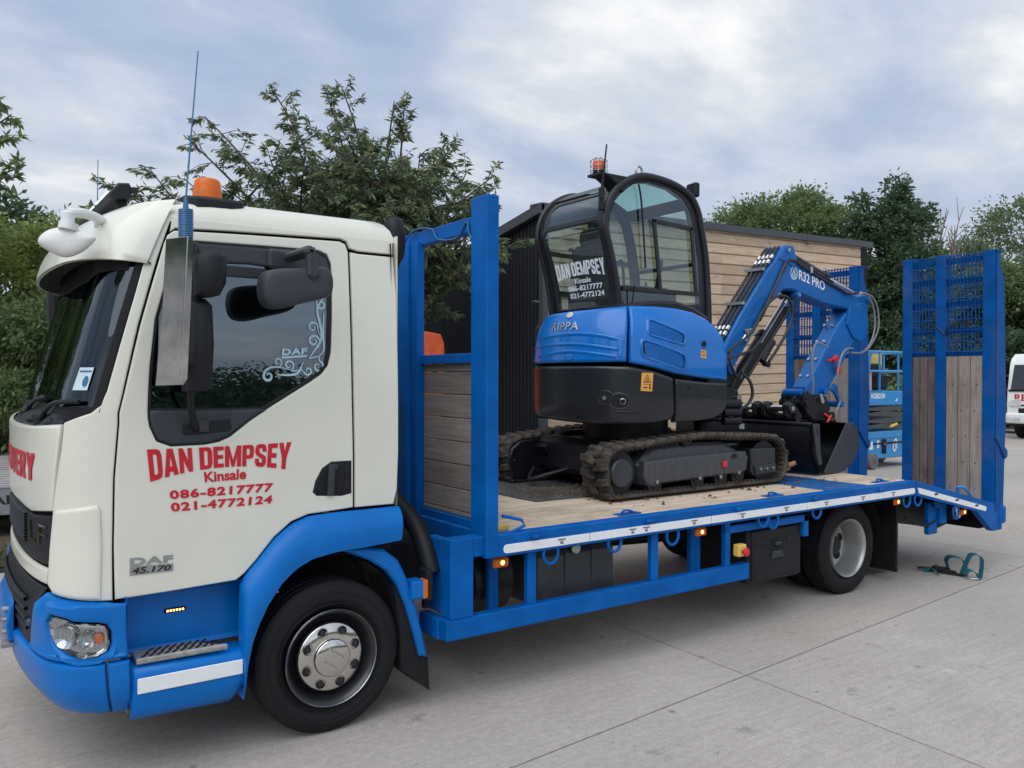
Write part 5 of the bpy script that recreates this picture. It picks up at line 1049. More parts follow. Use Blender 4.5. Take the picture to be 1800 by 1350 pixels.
# beacon and aerials
b = MB(); b.prism(soften([(-.70, .10), (-.43, .10), (-.40, .16), (-.42, .40), (-.70, .40)], 1), lambda a, c, w: (a, c, w+.12*min(0, c-.25)), 2.66, 2.742, .012); b.build('beacon_base', 'black_plastic', truck)
bc = MB(); bc.lathe([(.068, .0), (.074, .010), (.0735, .022), (.0722, .026)]+[(.0722-.0012*k+(.0006 if k % 2 else 0), .030+.009*k) for k in range(7)]+[(.063, .098), (.058, .108), (.048, .114), (.0, .117)], (-.545, .30, 2.74), (0, 0, 1), 32); bc.build('beacon', 'amber', truck, smooth=50)
def aerial(x, y, z0, tip, full=True):
    b = MB(); b.tube([(x, y, z0-.02), (x, y, z0+.03)], .010, 8)
    b.tube([(x+.028*math.cos(t*2*math.pi), y+.028*math.sin(t*2*math.pi), z0+.02+.128*t/16) for t in np.arange(0, 16.01, .083)], .0048, 5); b.tube([(x, y, z0+.145), (x, y, z0+.20)], [.014, .009], 8)
    o = b.build('aerial_spring', 'spring_blue', truck); b = MB(); b.tube([(x, y, z0+.19), tip], [.0045, .0028], 6); b.build('aerial_whip', 'spring_blue', o)
aerial(-.775, -.215, 2.44, (-.722, -.215, 3.30)); aerial(-.755, 2.33, 2.44, (-.745, 2.33, 3.36))
# ------------------------------------------------------------------ loading ramps stood upright at the tail
def ramp(y0, y1, woods):
    rp = MB(); X0, X1 = 6.78, 6.90; zt = 3.11; zb = .56; w = y1-y0
    rp.span((X0, y0, zb), (X1, y0+.115, zt), .004); rp.span((X0, y0-.01, zt-.01), (X1+.08, y0+.005, zt), .002)
    rp.prism([(X0+.02, zt), (X1+.05, zt-.3), (X1+.10, 1.6), (X1+.05, zb), (X0+.02, zb)], Yp(0), y0-.012, y0-.002, .001)
    rp.span((X0, y1-.105, zb), (X1, y1, zt), .004)
    rpo = rp.build('ramp', 'ramp_blue', truck); ym = y0+.475*(w/.93)
    b = MB(); b.span((X0-.003, ym, zb), (X1, ym+.105, zt), .004); b.build('ramp_stile', 'ramp_blue', rpo)
    b = MB()
    for z in (zt-.06, 2.84, 2.61, 2.335, 2.09): b.span((X0+.05, y0+.10, z-.028), (X1, y1-.10, z+.028), .003)
    b.build('ramp_rung', 'ramp_blue', rpo)
    for (a, c, sg) in ((y0+.115, ym, 0), (ym+.105, y1-.105, 1)):
        g = MB(); n = max(4, int(round((c-a)/.037)))
        for k in range(1, n): y = a+(c-a)*k/n; g.span((X0+.006, y-.003, 2.08), (X0+.024, y+.003, zt-.004))
        for z in np.arange(2.12, zt, .108): g.tube([(X0+.002, a, z), (X0+.002, c, z)], .005, 5, cap=False)
        g.build('ramp_mesh', 'ramp_blue', rpo, smooth=0)
        for k in range(3):
            p = a+(c-a)*k/3; q = a+(c-a)*(k+1)/3; pb = MB(); pb.span((X0+.012, p+.003, zb+.02), (X0+.05, q-.003, 2.075), .003); pb.build('ramp_plank', woods[sg], rpo)
            if sg == 0:
                nb = MB()
                for z in np.arange(.75, 2.0, .26): nb.cyl((X0+.013, (p+q)/2+.02*math.sin(z*9), z), (X0+.009, (p+q)/2+.02*math.sin(z*9), z), .006, 8)
                nb.build('plank_nail', 'black_print', rpo, smooth=0)
    b = MB(); b.prism([(X0+.0, 1.30), (X0-.01, 1.27), (X1+.06, 1.06), (X1+.1, 1.08), (X1+.1, 1.14)], Yp(0), y0-.03, y0-.012, .004); b.build('ramp_gusset', 'ramp_blue', rpo)
ramp(-.145, .79, ('ramp_wood', 'ramp_wood_dark')); ramp(1.31, 2.26, ('ramp_wood', 'ramp_wood_dark'))
wr = MB(); wr.tube(catmull([(6.77, .52, 2.30), (6.76, .42, 2.38), (6.765, .33, 2.30), (6.76, .30, 2.36), (6.765, .18, 2.42), (6.77, .05, 2.39)], 6), .006, 6); wr.build('tie_wire', 'hose', truck)
hk = MB(); hk.tube(catmull([(6.70, .10, .62), (6.62, .12, .74), (6.60, .10, .78), (6.66, .06, .76), (6.76, .03, .64)], 5), .014, 8); hk.build('ramp_catch', 'lift_blue', truck)
# ================================================================== mini excavator
ex = thing('mini_excavator', 'shiny blue and charcoal mini digger with cab standing on the truck bed', 'excavator', (3.1, 1.15, .955))
ES = lambda s, z, o=0.: exc_pt(s, z, o)
ZD = .957
# crawler tracks
TRK = [(2.243, 1.206), (2.238, 1.259), (2.281, 1.305), (2.379, 1.345), (2.646, 1.367), (3.019, 1.398), (3.32, 1.407), (3.743, 1.384), (4.131, 1.361), (4.246, 1.297), (4.298, 1.173), (4.275, 1.052), (4.179, 0.954), (3.853, 0.941), (3.218, 0.94), (2.648, 0.947), (2.364, 0.944), (2.298, 0.982), (2.249, 1.093)]
def track(y0, y1):
    P = ccw(TRK)
    pts = [Vector((a, 0, max(b, ZD+.012))) for a, b in P]
    L = [v for v in catmull([(p.x, p.z, 0) for p in pts], 6, True)]; L = [(v.x, max(v.y, ZD+.012)) for v in L]
    # even spacing round the loop
    cl = [0.0]
    for a, b in zip(L, L[1:]+L[:1]): cl.append(cl[-1]+math.hypot(b[0]-a[0], b[1]-a[1]))
    T = cl[-1]; LL = L+L[:1]
    def at(d):
        d %= T; i = bisect.bisect_right(cl, d)-1; i = min(i, len(L)-1); t = (d-cl[i])/max(1e-9, cl[i+1]-cl[i]); return LL[i][0]+(LL[i+1][0]-LL[i][0])*t, LL[i][1]+(LL[i+1][1]-LL[i][1])*t
    n = 96; ring_ = [at(T*k/n) for k in range(n)]; ins = offset_poly(ring_, .030); ins2 = offset_poly(ring_, .012)
    b = MB(); b.grid([[(u, y, v) for u, v in r] for r, y in ((ins, y0+.012), (ins2, y0), (ring_, y0+.014), (ring_, y1-.014), (ins2, y1), (ins, y1-.012), (ins, y0+.012))], close=True)
    tk = b.build('track', 'track_rubber', ex, smooth=40)
    m = 42; lugm = {}
    for k in range(m):
        for sd in (0, 1):
            d = T*(k+.5*sd)/m; (x0, z0), (x1, z1) = at(d-.002), at(d+.002); tx, tz = x1-x0, z1-z0; l = math.hypot(tx, tz); tx /= l; tz /= l; nx, nz = tz, -tx
            if z0 < ZD+.03 and abs(nz) > .9: continue
            if sd not in lugm:
                w = (y1-y0)*.53; bb = MB(); pr = [(-.034, -w/2), (.014, -w/2), (.034, -.02), (.046, w/2), (.0, w/2), (-.024, .03)]
                if sd: pr = [(a, -c) for a, c in pr]
                top = [(a*.72, c*.9) for a, c in pr]
                bb.add([(a, c, -.004) for a, c in pr]+[(a, c, .016) for a, c in top], [tuple(range(6, 12))]+[(i, (i+1) % 6, 6+(i+1) % 6, 6+i) for i in range(6)])
                o = bb.build('track_lug', 'track_rubber', tk, smooth=0); lugm[sd] = o.data
            else: o = link(bpy.data.objects.new('track_lug', lugm[sd]), tk)
            yc = y0+(y1-y0)*(.27 if sd == 0 else .73)
            o.matrix_basis = Matrix(((tx, 0, nx, x0), (0, 1, 0, yc), (tz, 0, nz, z0), (0, 0, 0, 1)))
    tb = MB()
    for k in range(90):
        d = T*k/90; x, z = at(d); (xa, za), (xb, zb_) = at(d-.01), at(d+.01); a = math.atan2(zb_-za, xb-xa); i_ = (x-math.sin(a)*-.0, z); nx, nz = -(zb_-za), xb-xa; l = math.hypot(nx, nz); nx /= l; nz /= l
        tb.box((x+nx*.036, y0+.05, z+nz*.036), (.022, .05, .014), Matrix.Rotation(-a, 3, 'Y'))
    tb.build('track_tooth', 'track_rubber', tk, smooth=0, kind='stuff')
track(.38, .68); track(1.62, 1.92)
def carriage(yo, sg):
    """frame, rollers, sprocket of one side; yo = outer face, sg = inwards"""
    Y = lambda w: yo+sg*w
    f = MB(); f.prism([(2.63, 1.225), (3.0, 1.243), (3.77, 1.25), (3.80, 1.20), (3.78, 1.09), (3.72, 1.075), (3.66, 1.06), (3.60, 1.075), (2.78, 1.052), (2.72, 1.03), (2.66, 1.045), (2.62, 1.12)], lambda a, b, w: (a, Y(w), b), .02, .20, .014)
    f.prism([(2.60, 1.20), (2.75, 1.33), (3.05, 1.345), (3.55, 1.335), (3.75, 1.25), (3.7, 1.1), (2.7, 1.06)], lambda a, b, w: (a, Y(w), b), .07, .24, .03)
    fo = f.build('track_frame', 'track_steel', ex)
    b = MB(); b.prism([(3.815, 1.27), (4.13, 1.265), (4.125, 1.05), (3.85, 1.045), (3.815, 1.09)], lambda a, c, w: (a, Y(w), c), .005, .16, .012); b.prism([(3.84, 1.125), (4.12, 1.135), (4.12, 1.06), (3.86, 1.05)], lambda a, c, w: (a, Y(w), c), -.008, .005, .004); bo = b.build('idler_guard', 'charcoal', fo)
    b = MB()
    for x in (3.91, 3.99, 4.07): b.cyl((x, Y(-.008), 1.10), (x, Y(-.02), 1.10), .012, 8)
    for x, z in ((2.735, 1.072), (3.20, 1.070), (3.66, 1.085), (3.44, 1.065)): b.cyl((x, Y(.02), z), (x, Y(.0), z), .016, 8)
    b.build('frame_bolt', 'steel', fo)
    b = MB()
    for x in (2.735, 3.20, 3.47, 3.68): b.cyl((x, Y(.03), 1.06), (x, Y(.24), 1.06), .075, 16); b.cyl((x, Y(.022), 1.075), (x, Y(.04), 1.075), .05, 12)
    b.cyl((3.1, Y(.05), 1.365), (3.1, Y(.2), 1.365), .05, 12); b.cyl((4.02, Y(.05), 1.16), (4.02, Y(.25), 1.16), .165, 24); b.build('track_roller', 'black_steel', fo)
    b = MB(); b.cyl((2.395, Y(.05), 1.16), (2.395, Y(.25), 1.16), .155, 30); 
    for k in range(18): a = 2*math.pi*k/18; b.box((2.395+.16*math.cos(a), Y(.15), 1.16+.16*math.sin(a)), (.05, .05, .03), Matrix.Rotation(-a, 3, 'Y'))
    b.build('drive_sprocket', 'black_steel', fo)
    b = MB(); b.cyl((2.395, Y(.06), 1.158), (2.395, Y(.012), 1.158), .105, 28, bev=.008); b.build('drive_motor', 'tank_grey', fo)
    b = MB(); b.span((3.47, Y(.0), 1.135), (3.52, Y(.019), 1.185), .006); b.build('red_tag', 'red_plastic', fo)
    b = MB(); b.prism([(3.585, 1.20), (3.64, 1.20), (3.655, 1.215), (3.64, 1.24), (3.6, 1.24), (3.58, 1.22)], lambda a, c, w: (a, Y(w), c), .016, .0205, .001); b.build('grease_hole', 'dark_void', fo)
    return fo
carriage(.38, 1); carriage(1.92, -1)
# inner faces of the far track with its bolted motor cover
b = MB(); b.prism([(2.27, 1.01), (2.235, 1.16), (2.27, 1.26), (2.36, 1.32), (2.70, 1.34), (2.70, 1.03), (2.45, .99)], Yp(0), 1.605, 1.64, .012); mc = b.build('motor_cover', 'black_steel', ex)
b = MB()
for x, z in ((2.29, 1.16), (2.53, 1.28), (2.55, 1.06)): b.cyl((x, 1.607, z), (x, 1.598, z), .011, 8)
b.build('cover_bolt', 'steel', mc)
cf = MB(); cf.span((2.55, .6, 1.06), (3.75, 1.7, 1.36), .05); cf.prism([(2.5, 1.27), (2.75, 1.40), (3.7, 1.40), (3.7, 1.18), (2.6, 1.10)], Yp(0), 1.45, 1.60, .02); cf.cyl((3.12, 1.15, 1.34), (3.12, 1.15, 1.50), .36, 40); cf.tube(catmull([(2.6, 1.2, 1.12), (2.4, 1.3, 1.06), (2.3, 1.4, 1.02), (2.42, 1.5, 1.10)], 5), .018, 8); cf.build('undercarriage', 'black_steel', ex)
# dozer blade
bl = MB()
rowsb = [[(x, y, z) for y in (.372, 1.95)] for x, z in ((4.60, 1.445), (4.57, 1.40), (4.57, 1.28), (4.60, 1.16), (4.66, 1.06), (4.70, 1.0), (4.72, 1.0), (4.685, 1.06), (4.63, 1.16), (4.605, 1.28), (4.61, 1.40), (4.64, 1.45), (4.60, 1.445))]
bl.grid(rowsb); bl.bar((4.60, .372, 1.447), (4.60, 1.95, 1.447), .05, .03, bev=.006); blo = bl.build('dozer_blade', 'black_steel', ex, smooth=50)
b = MB(); b.prism([(4.605, 1.452), (4.70, 1.449), (4.703, 1.37), (4.715, 1.2), (4.742, 1.10), (4.72, 1.08), (4.685, 1.10), (4.655, 1.19), (4.635, 1.30)], Yp(0), .355, .374, .003); b.build('blade_end', 'tank_grey', blo)
b = MB(); b.prism([(4.655, 1.42), (4.672, 1.42), (4.675, 1.35), (4.658, 1.35)], Yp(0), .354, .3552); b.build('end_slot', 'dark_void', blo, smooth=0)
b = MB(); b.box((4.565, 1.10, 1.395), (.004, .055, .05)); b.build('blade_plate', 'reflector_white', blo)
b = MB(); b.bar((3.9, .85, 1.22), (4.6, .70, 1.22), .10, .10, bev=.01); b.bar((3.9, 1.45, 1.22), (4.6, 1.60, 1.22), .10, .10, bev=.01); b.cyl((3.85, 1.15, 1.3), (4.55, 1.15, 1.28), .05, 14); b.build('blade_arm', 'black_steel', blo)
b = MB(); b.box((4.42, .52, 1.07), (.10, .10, .06), Matrix.Rotation(.4, 3, 'Z'), .01); b.cyl((4.40, .47, 1.09), (4.44, .44, 1.10), .02, 8); b.cyl((4.45, .49, 1.09), (4.49, .45, 1.11), .02, 8); b.build('blade_bracket', 'rust', ex)
# house: charcoal counterweight and skirt, blue engine covers
CW2 = [(.55, 1.945), (1.2, 1.942), (1.67, 1.941), (1.97, 1.939), (2.162, 1.935), (2.37, 1.902), (2.557, 1.851), (2.569, 1.70), (2.576, 1.58), (2.555, 1.535), (2.386, 1.51), (2.145, 1.50), (1.92, 1.50), (1.65, 1.51), (1.36, 1.524), (1.1, 1.54), (.6, 1.56)]
cwo = panel(CW2, ES, step=.05, roll=.018, sink=.016, skirt=.06).build('counterweight', 'charcoal', ex, smooth=50)
lso = panel([(2.586, 1.843), (2.908, 1.817), (3.19, 1.808), (3.20, 1.66), (3.12, 1.57), (3.03, 1.53), (2.866, 1.515), (2.592, 1.51)], ES, step=.05, roll=.014, sink=.012, skirt=.05).build('side_skirt', 'charcoal', ex, smooth=50)
b = MB(); panel([(2.60, 1.725), (3.0, 1.705), (3.0, 1.70), (2.60, 1.719)], ES, off=.004, skirt=.006, roll=.001, mb=b); b.build('skirt_rib', 'cab_grey', lso)
b = MB(); b.cyl(exc_pt(2.72, 1.77, .002), exc_pt(2.72, 1.77, .006), .011, 10); b.build('skirt_hole', 'dark_void', lso)
RH = [(.75, 1.962), (.78, 2.12), (.85, 2.26), (.95, 2.345), (1.10, 2.365), (1.75, 2.372), (2.181, 2.392), (2.157, 2.163), (2.150, 1.968), (1.9265, 1.965), (1.67, 1.963), (1.2, 1.962)]
rho = panel(RH, ES, step=.05, roll=.020, sink=.018, skirt=.05).build('rear_engine_cover', 'digger_blue', ex, smooth=50)
SH = [(2.2, 2.393), (2.49, 2.40), (2.72, 2.395), (2.885, 2.372), (3.005, 2.325), (3.085, 2.262), (3.145, 2.17), (3.185, 2.07), (3.20, 1.958), (3.20, 1.826), (2.9076, 1.8474), (2.5921, 1.8815), (2.3705, 1.9273), (2.168, 1.962), (2.176, 2.16)]
sho = panel(SH, ES, holes=[], step=.05, roll=.020, sink=.018, skirt=.05).build('side_engine_cover', 'digger_blue', ex, smooth=50)
# raised lip and mesh of the two vents
for vp in (VENT_A, VENT_B):
    v = ccw(soften(vp, 1)); b = MB(); o1 = offset_poly(v, -.022); o2 = offset_poly(v, -.008); o3 = v; o4 = offset_poly(v, .004); n = len(v)
    b.grid([[exc_pt(s, z, o) for s, z in P] for P, o in ((o1, -.002), (o2, .012), (o3, .010), (o4, -.004))], close=True); b.build('vent_lip', 'digger_blue', sho, smooth=60)
    b = MB(); b.add([exc_pt(s, z, .0015) for s, z in v], [tuple(range(n))]); b.build('vent_opening', 'dark_void', sho, smooth=0)
    g = MB(); s0, s1 = min(p[0] for p in v), max(p[0] for p in v); z0, z1 = min(p[1] for p in v), max(p[1] for p in v)
    for k in range(40):
        for sgn in (-1, 1):
            run = []
            for t in np.linspace(0, 1, 24):
                s = s0+(s1-s0)*t; z = z0-.35+.022*k+sgn*(s-s0)*.6+(.25 if sgn < 0 else 0)
                if inside((s, z), v): run.append(exc_pt(s, z, .004))
            if len(run) > 2: g.tube(run, .0016, 4, cap=False)
    g.build('vent_mesh', 'boom_blue', sho, smooth=0)
b = MB()
for gl_ in (GROOVES[0:4], GROOVES[4:7], GROOVES[7:10]):
    P = [(max(.95, gl_[0][0]), gl_[0][1])]+list(gl_[1:]); P = [(p.x, p.y) for p in catmull([(a, c, 0) for a, c in P], 8)]; b.grid([[exc_pt(s, z+dz, o) for s, z in P] for dz, o in ((-.022, .0), (-.005, .007), (.004, .008), (.010, .0))])
b.build('cover_rib', 'digger_blue', rho, smooth=60)
b = MB(); panel([(2.075, 2.13), (2.125, 2.135), (2.115, 2.0), (2.085, 2.0)], ES, off=.006, skirt=.008, roll=.006, mb=b); b.build('cover_latch', 'digger_blue', rho)
b = MB(); panel([(1.60, 2.03), (1.72, 2.03), (1.71, 1.99), (1.67, 1.975), (1.63, 1.985)], ES, off=.006, skirt=.008, roll=.006, mb=b); b.build('cover_catch', 'digger_blue', rho)
b = MB(); c_ = Vector(exc_pt(1.59, 2.335, .0)); b.lathe([(.03, .0), (.028, .008), (.0, .010)], c_, (-.75, -.3, .6), 18); b.build('lock_cap', 'chrome', rho)
lettering('raised_name', 'RIPPA', quadmap([(1.40, 2.287), (1.732, 2.281), (1.738, 2.216), (1.413, 2.222)], ES, .007), 'steel', rho, bold=.02, space=1.1)
b = MB(); c_ = Vector(exc_pt(2.9075, 2.1146, .003)); n_ = Vector(exc_pt(2.9075, 2.1146, .05))-c_; b.lathe([(.034, .0), (.030, .004), (.024, .0), (.0, -.002)], c_, n_, 20); hb_ = b.build('lock_ring', 'boom_blue', sho)
b = MB(); b.lathe([(.023, .001), (.0, .001)], c_, n_, 16); b.build('lock_hole', 'dark_void', sho)
def decal(name, P, m, par, o=.003): b = MB(); panel(P, ES, off=o, skirt=o, roll=.003, sink=0, mb=b); return b.build(name, m, par)
decal('warning_sticker', STICKER, 'sticker_orange', cwo); decal('notice_sticker', STICKER_B, 'sticker_orange', sho)
s0, z0 = 2.31, 1.845
b = MB()
def flat(P, o=.0045): b.add([exc_pt(s, z, o) for s, z in P], [tuple(range(len(P)))])
flat([(s0-.034, z0-.03), (s0+.034, z0-.03), (s0, z0+.032)]); b.build('warning_triangle', 'black_print', cwo, smooth=0, fix=False)
b = MB(); flat([(s0-.025, z0-.024), (s0+.025, z0-.024), (s0, z0+.022)], .0055); b.build('triangle_field', 'sticker_orange', cwo, smooth=0, fix=False)
b = MB(); flat([(s0-.006, z0-.008), (s0+.008, z0-.008), (s0+.002, z0+.012)], .0065); flat([(s0-.014, z0-.02), (s0+.014, z0-.02), (s0+.014, z0-.014), (s0-.014, z0-.014)], .0065)
flat([(s0-.035, 1.775), (s0-.005, 1.775), (s0-.005, 1.782), (s0-.035, 1.782)]); flat([(s0-.012, 1.768), (s0, 1.7785), (s0-.012, 1.789)]); flat([(s0+.015, 1.765), (s0+.027, 1.765), (s0+.027, 1.792), (s0+.015, 1.792)]); flat([(s0+.016, 1.795), (s0+.026, 1.795), (s0+.026, 1.803), (s0+.016, 1.803)]); flat([(s0-.036, 1.80), (s0+.034, 1.80), (s0+.034, 1.8025), (s0-.036, 1.8025)])
b.build('sticker_print', 'black_print', cwo, smooth=0, fix=False)
b = MB()
for z in (2.02, 2.03, 2.045, 2.055): flat([(2.872, z), (2.915, z), (2.915, z+.004), (2.872, z+.004)], .004)
b.build('sticker_print', 'black_print', sho, smooth=0, fix=False)
# recesses in the counterweight
for s, z, a, c in ((1.60, 1.600, .032, .045), (1.985, 1.70, .055, .045), (2.095, 1.675, .065, .05)):
    P = [(s+a*math.cos(t), z+c*math.sin(t)) for t in np.linspace(0, 2*math.pi, 25)[:-1]]; Q = [(s+a*1.35*math.cos(t), z+c*1.3*math.sin(t)) for t in np.linspace(0, 2*math.pi, 25)[:-1]]
    b = MB(); b.grid([[exc_pt(u, v, .001) for u, v in Q], [exc_pt(u, v, .004) for u, v in offset_poly(P, -.006)], [exc_pt(u, v, .001) for u, v in P]], close=True); b.build('recess_rim', 'charcoal', cwo, smooth=60)
    b = MB(); b.grid([[exc_pt(s+(u-s)*q, z+(v-z)*q, .0035) for u, v in P] for q in (1., .66, .33, .02)], close=True); b.build('recess_hole', 'dark_void', cwo, smooth=0)
b = MB(); c_ = Vector(exc_pt(1.985, 1.70, .0)); b.cyl(c_, Vector(exc_pt(1.985, 1.70, .012)), .016, 10); c_ = Vector(exc_pt(2.12, 1.675, .006)); b.lathe([(.02, .0), (.024, .003), (.02, .006)], c_, Vector(exc_pt(2.12, 1.675, .05))-c_, 8); b.build('tow_bolt', 'steel', cwo)
b = MB(); panel([(2.06, 1.602), (2.28, 1.600), (2.27, 1.585), (2.07, 1.59)], ES, off=.006, skirt=.008, roll=.004, mb=b); b.build('recess_lip', 'cab_grey', cwo)
# top of the covers, floor under the cab, inside block
tp = MB(); o_ = [exc_pt(s, 2.385 if s < 2.5 else max(2.1, 2.385-.9*(s-2.5)**2), -.035) for s in np.linspace(.7, 3.2, 40)]
inn = [(min(3.5, max(2.76, p[0]+.1)), max(.92, min(1.6, p[1]+.25)), p[2]+.015) for p in o_]
tp.grid([o_, inn]); tp.build('cover_top', 'digger_blue', ex, smooth=60)
tp = MB(); tp.span((2.55, .85, 1.5), (3.72, 1.72, 2.32), .05); tp.span((2.6, .62, 1.55), (3.42, 1.7, 2.1), .05); tp.build('house_frame', 'dark_void', ex)
tp = MB(); tp.prism([(2.60, 2.36), (2.72, 2.425), (2.90, 2.452), (3.12, 2.458), (3.32, 2.425), (3.50, 2.35), (3.56, 2.28), (3.56, 2.1), (2.60, 2.1)], Yp(0), .56, .89, .025); tp.build('engine_hump', 'black_plastic', ex)
# ------------------------------------------------------------------ cab of the digger
cb = MB()
XSIDE = XSIDE[:11]+[(3.884, 2.447), (3.888, 2.15), (2.86, 2.15), (2.824, 2.395)]+XSIDE[13:]
def cabside(y, sg):
    f = panel(XSIDE, lambda u, v, o: (u+(.0), y-sg*o, v), holes=[XWIN], step=.12, roll=.014, sink=.012, skirt=.055); return f
sf = cabside(.92, 1).build('cab_side_frame', 'cab_grey', ex, smooth=50)
xw = pane(XWIN, lambda u, v, o: (u, .92-o, v), -.006, .12).build('cab_side_window', 'cab_glass', sf)
YF = 1.80
ff = cabside(YF, -1).build('cab_far_frame', 'cab_grey', ex, smooth=50)
pane(XWIN, lambda u, v, o: (u, YF+o, v), -.006, .12).build('cab_far_window', 'cab_glass', ff)
# tube along the near edge of the cab
b = MB(); loop = [(u, .915, v) for u, v in XSIDE[:13]]; b.tube(catmull([(2.83, .915, 2.40), (2.805, .915, 2.6), (2.737, .915, 2.867)]+loop, 5), .030, 10); b.tube(catmull([(2.83, YF, 2.40), (2.805, YF, 2.6), (2.737, YF, 2.867)]+[(u, YF, v) for u, v in XSIDE[:13]], 5), .022, 10); b.build('cab_hoop', 'cab_grey', ex, smooth=60)
# rear wall: lower window and small upper window, in the curved plane between the hoops
prof = [(2.835, 2.38), (2.805, 2.6), (2.737, 2.867), (2.68, 3.042), (2.690, 3.179), (2.745, 3.298), (2.85, 3.403), (3.005, 3.484), (3.165, 3.512), (3.43, 3.49), (3.637, 3.42), (3.745, 3.30), (3.803, 3.11), (3.855, 2.868), (3.886, 2.447)]
PP = [(v.x, v.y) for v in catmull([(a, c, 0) for a, c in prof], 8)]; PL = [0.]
for a, c in zip(PP, PP[1:]): PL.append(PL[-1]+math.hypot(c[0]-a[0], c[1]-a[1]))
def hoop(d, y, o=0.):
    d = max(0, min(PL[-1]-1e-6, d)); i = bisect.bisect_right(PL, d)-1; t = (d-PL[i])/(PL[i+1]-PL[i]); a, c = PP[i], PP[i+1]; tx, tz = c[0]-a[0], c[1]-a[1]; l = math.hypot(tx, tz); return (a[0]+tx*t-tz/l*o, y, a[1]+tz*t+tx/l*o)
dz = lambda z: next(PL[i] for i in range(len(PP)) if PP[i][1] >= z)
d1, d2, d3, d4 = dz(2.42), dz(3.10), dz(3.155), dz(3.385)
HS = lambda y, d, o: hoop(d, y, o)
yl, yr = 1.77, .945
fr_ = panel([(yr, .02), (yl, .02), (yl, d4+.02), (yr, d4+.02)], HS, off=-.006, holes=[[(1.02, d1), (1.68, d1), (1.715, d2-.03), (1.69, d2), (1.03, d2), (1.005, d2-.03)], [(1.04, d3), (1.70, d3), (1.70, d4-.10), (1.66, d4-.05), (1.04, d4-.05)]], step=.06, skirt=.03).build('cab_rear_frame', 'cab_grey', ex, smooth=50)
pane([(1.0, d1-.02), (1.70, d1-.02), (1.735, d2+.01), (.99, d2+.01)], HS, -.014, .06).build('cab_rear_window', 'cab_glass', fr_)
pane([(1.03, d3-.01), (1.71, d3-.01), (1.71, d4-.05), (1.03, d4-.04)], HS, -.014, .05).build('cab_quarter_window', 'quarter_glass', fr_)
d5 = next(PL[i] for i in range(len(PP)) if PP[i][0] >= 3.02); d6 = next(PL[i] for i in range(len(PP)) if PP[i][0] >= 3.64)
rf = MB(); rf.grid([[hoop(d, y, .006) for y in np.linspace(.93, 1.79, 8)] for d in np.linspace(d4+.015, d5, 6)]); rf.grid([[hoop(d, y, .006) for y in np.linspace(.93, 1.79, 4)] for d in np.linspace(d6, d6+.12, 3)]); rf.grid([[hoop(d, y, .004) for y in (.93, 1.02)] for d in np.linspace(d5, d6, 5)]); rf.grid([[hoop(d, y, .004) for y in (1.70, 1.79)] for d in np.linspace(d5, d6, 5)]); rf.build('cab_roof', 'cab_grey', ex, smooth=60)
MB().grid([[hoop(d, y, .002) for y in np.linspace(1.02, 1.70, 3)] for d in np.linspace(d5, d6, 5)]).build('roof_window', 'roof_glass', ex, smooth=60)
fw = MB(); d7 = d6+.12; fw.grid([[hoop(d, y, -.01) for y in (.96, 1.77)] for d in np.linspace(d7, PL[-1]-.1, 10)]); fw.build('cab_front_window', 'cab_glass', ex, smooth=60)
b = MB(); b.tube([hoop(PL[-1]*.86, .95, 0), hoop(PL[-1]*.86, 1.78, 0)], .02, 8); b.span((3.84, .93, 2.38), (3.89, 1.79, 2.5), .01); b.build('cab_front_bar', 'cab_grey', ex)
# sliding window frame in the side glass, mirror of the same on the far side
b = MB()
sq = [(3.215, 3.135), (3.655, 3.125), (3.712, 2.605), (3.285, 2.60)]
for y in (.905,):
    b.bar((3.19, y, 3.158), (3.68, y, 3.135), .014, .026); b.bar((3.21, y, 3.16), (3.285, y, 2.59), .014, .035); b.bar((3.655, y, 3.14), (3.715, y, 2.59), .014, .03); b.bar((2.86, y, 2.575), (3.75, y, 2.575), .014, .035)
b.build('slide_frame', 'cab_grey', sf)
b = MB(); b.bar((2.79, YF-.015, 2.95), (3.74, YF-.015, 2.93), .02, .04); b.bar((3.28, YF-.02, 3.40), (3.42, YF-.02, 2.45), .03, .11); b.bar((2.86, YF-.015, 2.60), (3.76, YF-.015, 2.60), .02, .05); b.build('door_frame', 'cab_grey', ff)
b = MB(); b.tube(catmull([(3.60, YF-.05, 2.95), (3.60, YF-.09, 2.92), (3.62, YF-.09, 2.68), (3.62, YF-.05, 2.65)], 5), .014, 8); b.tube(catmull([(3.0, YF-.05, 3.0), (3.0, YF-.1, 2.97), (3.02, YF-.1, 2.78), (3.02, YF-.05, 2.75)], 5), .014, 8); b.build('grab_handle', 'black_plastic', ff)
b = MB(); b.box((3.05, 1.36, 2.52), (.44, .44, .12), None, .05); b.box((2.93, 1.36, 2.76), (.13, .42, .46), Matrix.Rotation(-.12, 3, 'Y'), .05); b.box((2.90, 1.36, 3.04), (.09, .24, .16), None, .04); b.build('operator_seat', 'seat_cloth', ex)
b = MB(); b.span((2.84, .95, 2.36), (3.86, 1.78, 2.42)); b.span((2.95, .98, 2.42), (3.5, 1.12, 2.62), .03); b.span((2.95, 1.60, 2.42), (3.5, 1.74, 2.62), .03); b.span((3.7, 1.2, 2.42), (3.8, 1.5, 2.62), .02)
for y in (1.05, 1.67): b.tube([(3.38, y, 2.6), (3.42, y, 2.78)], .014, 8); b.cyl((3.42, y, 2.76), (3.43, y, 2.86), .026, 10)
for y in (1.28, 1.42): b.tube([(3.66, y, 2.42), (3.62, y, 2.72)], .010, 8)
b.build('cab_control', 'black_plastic', ex)
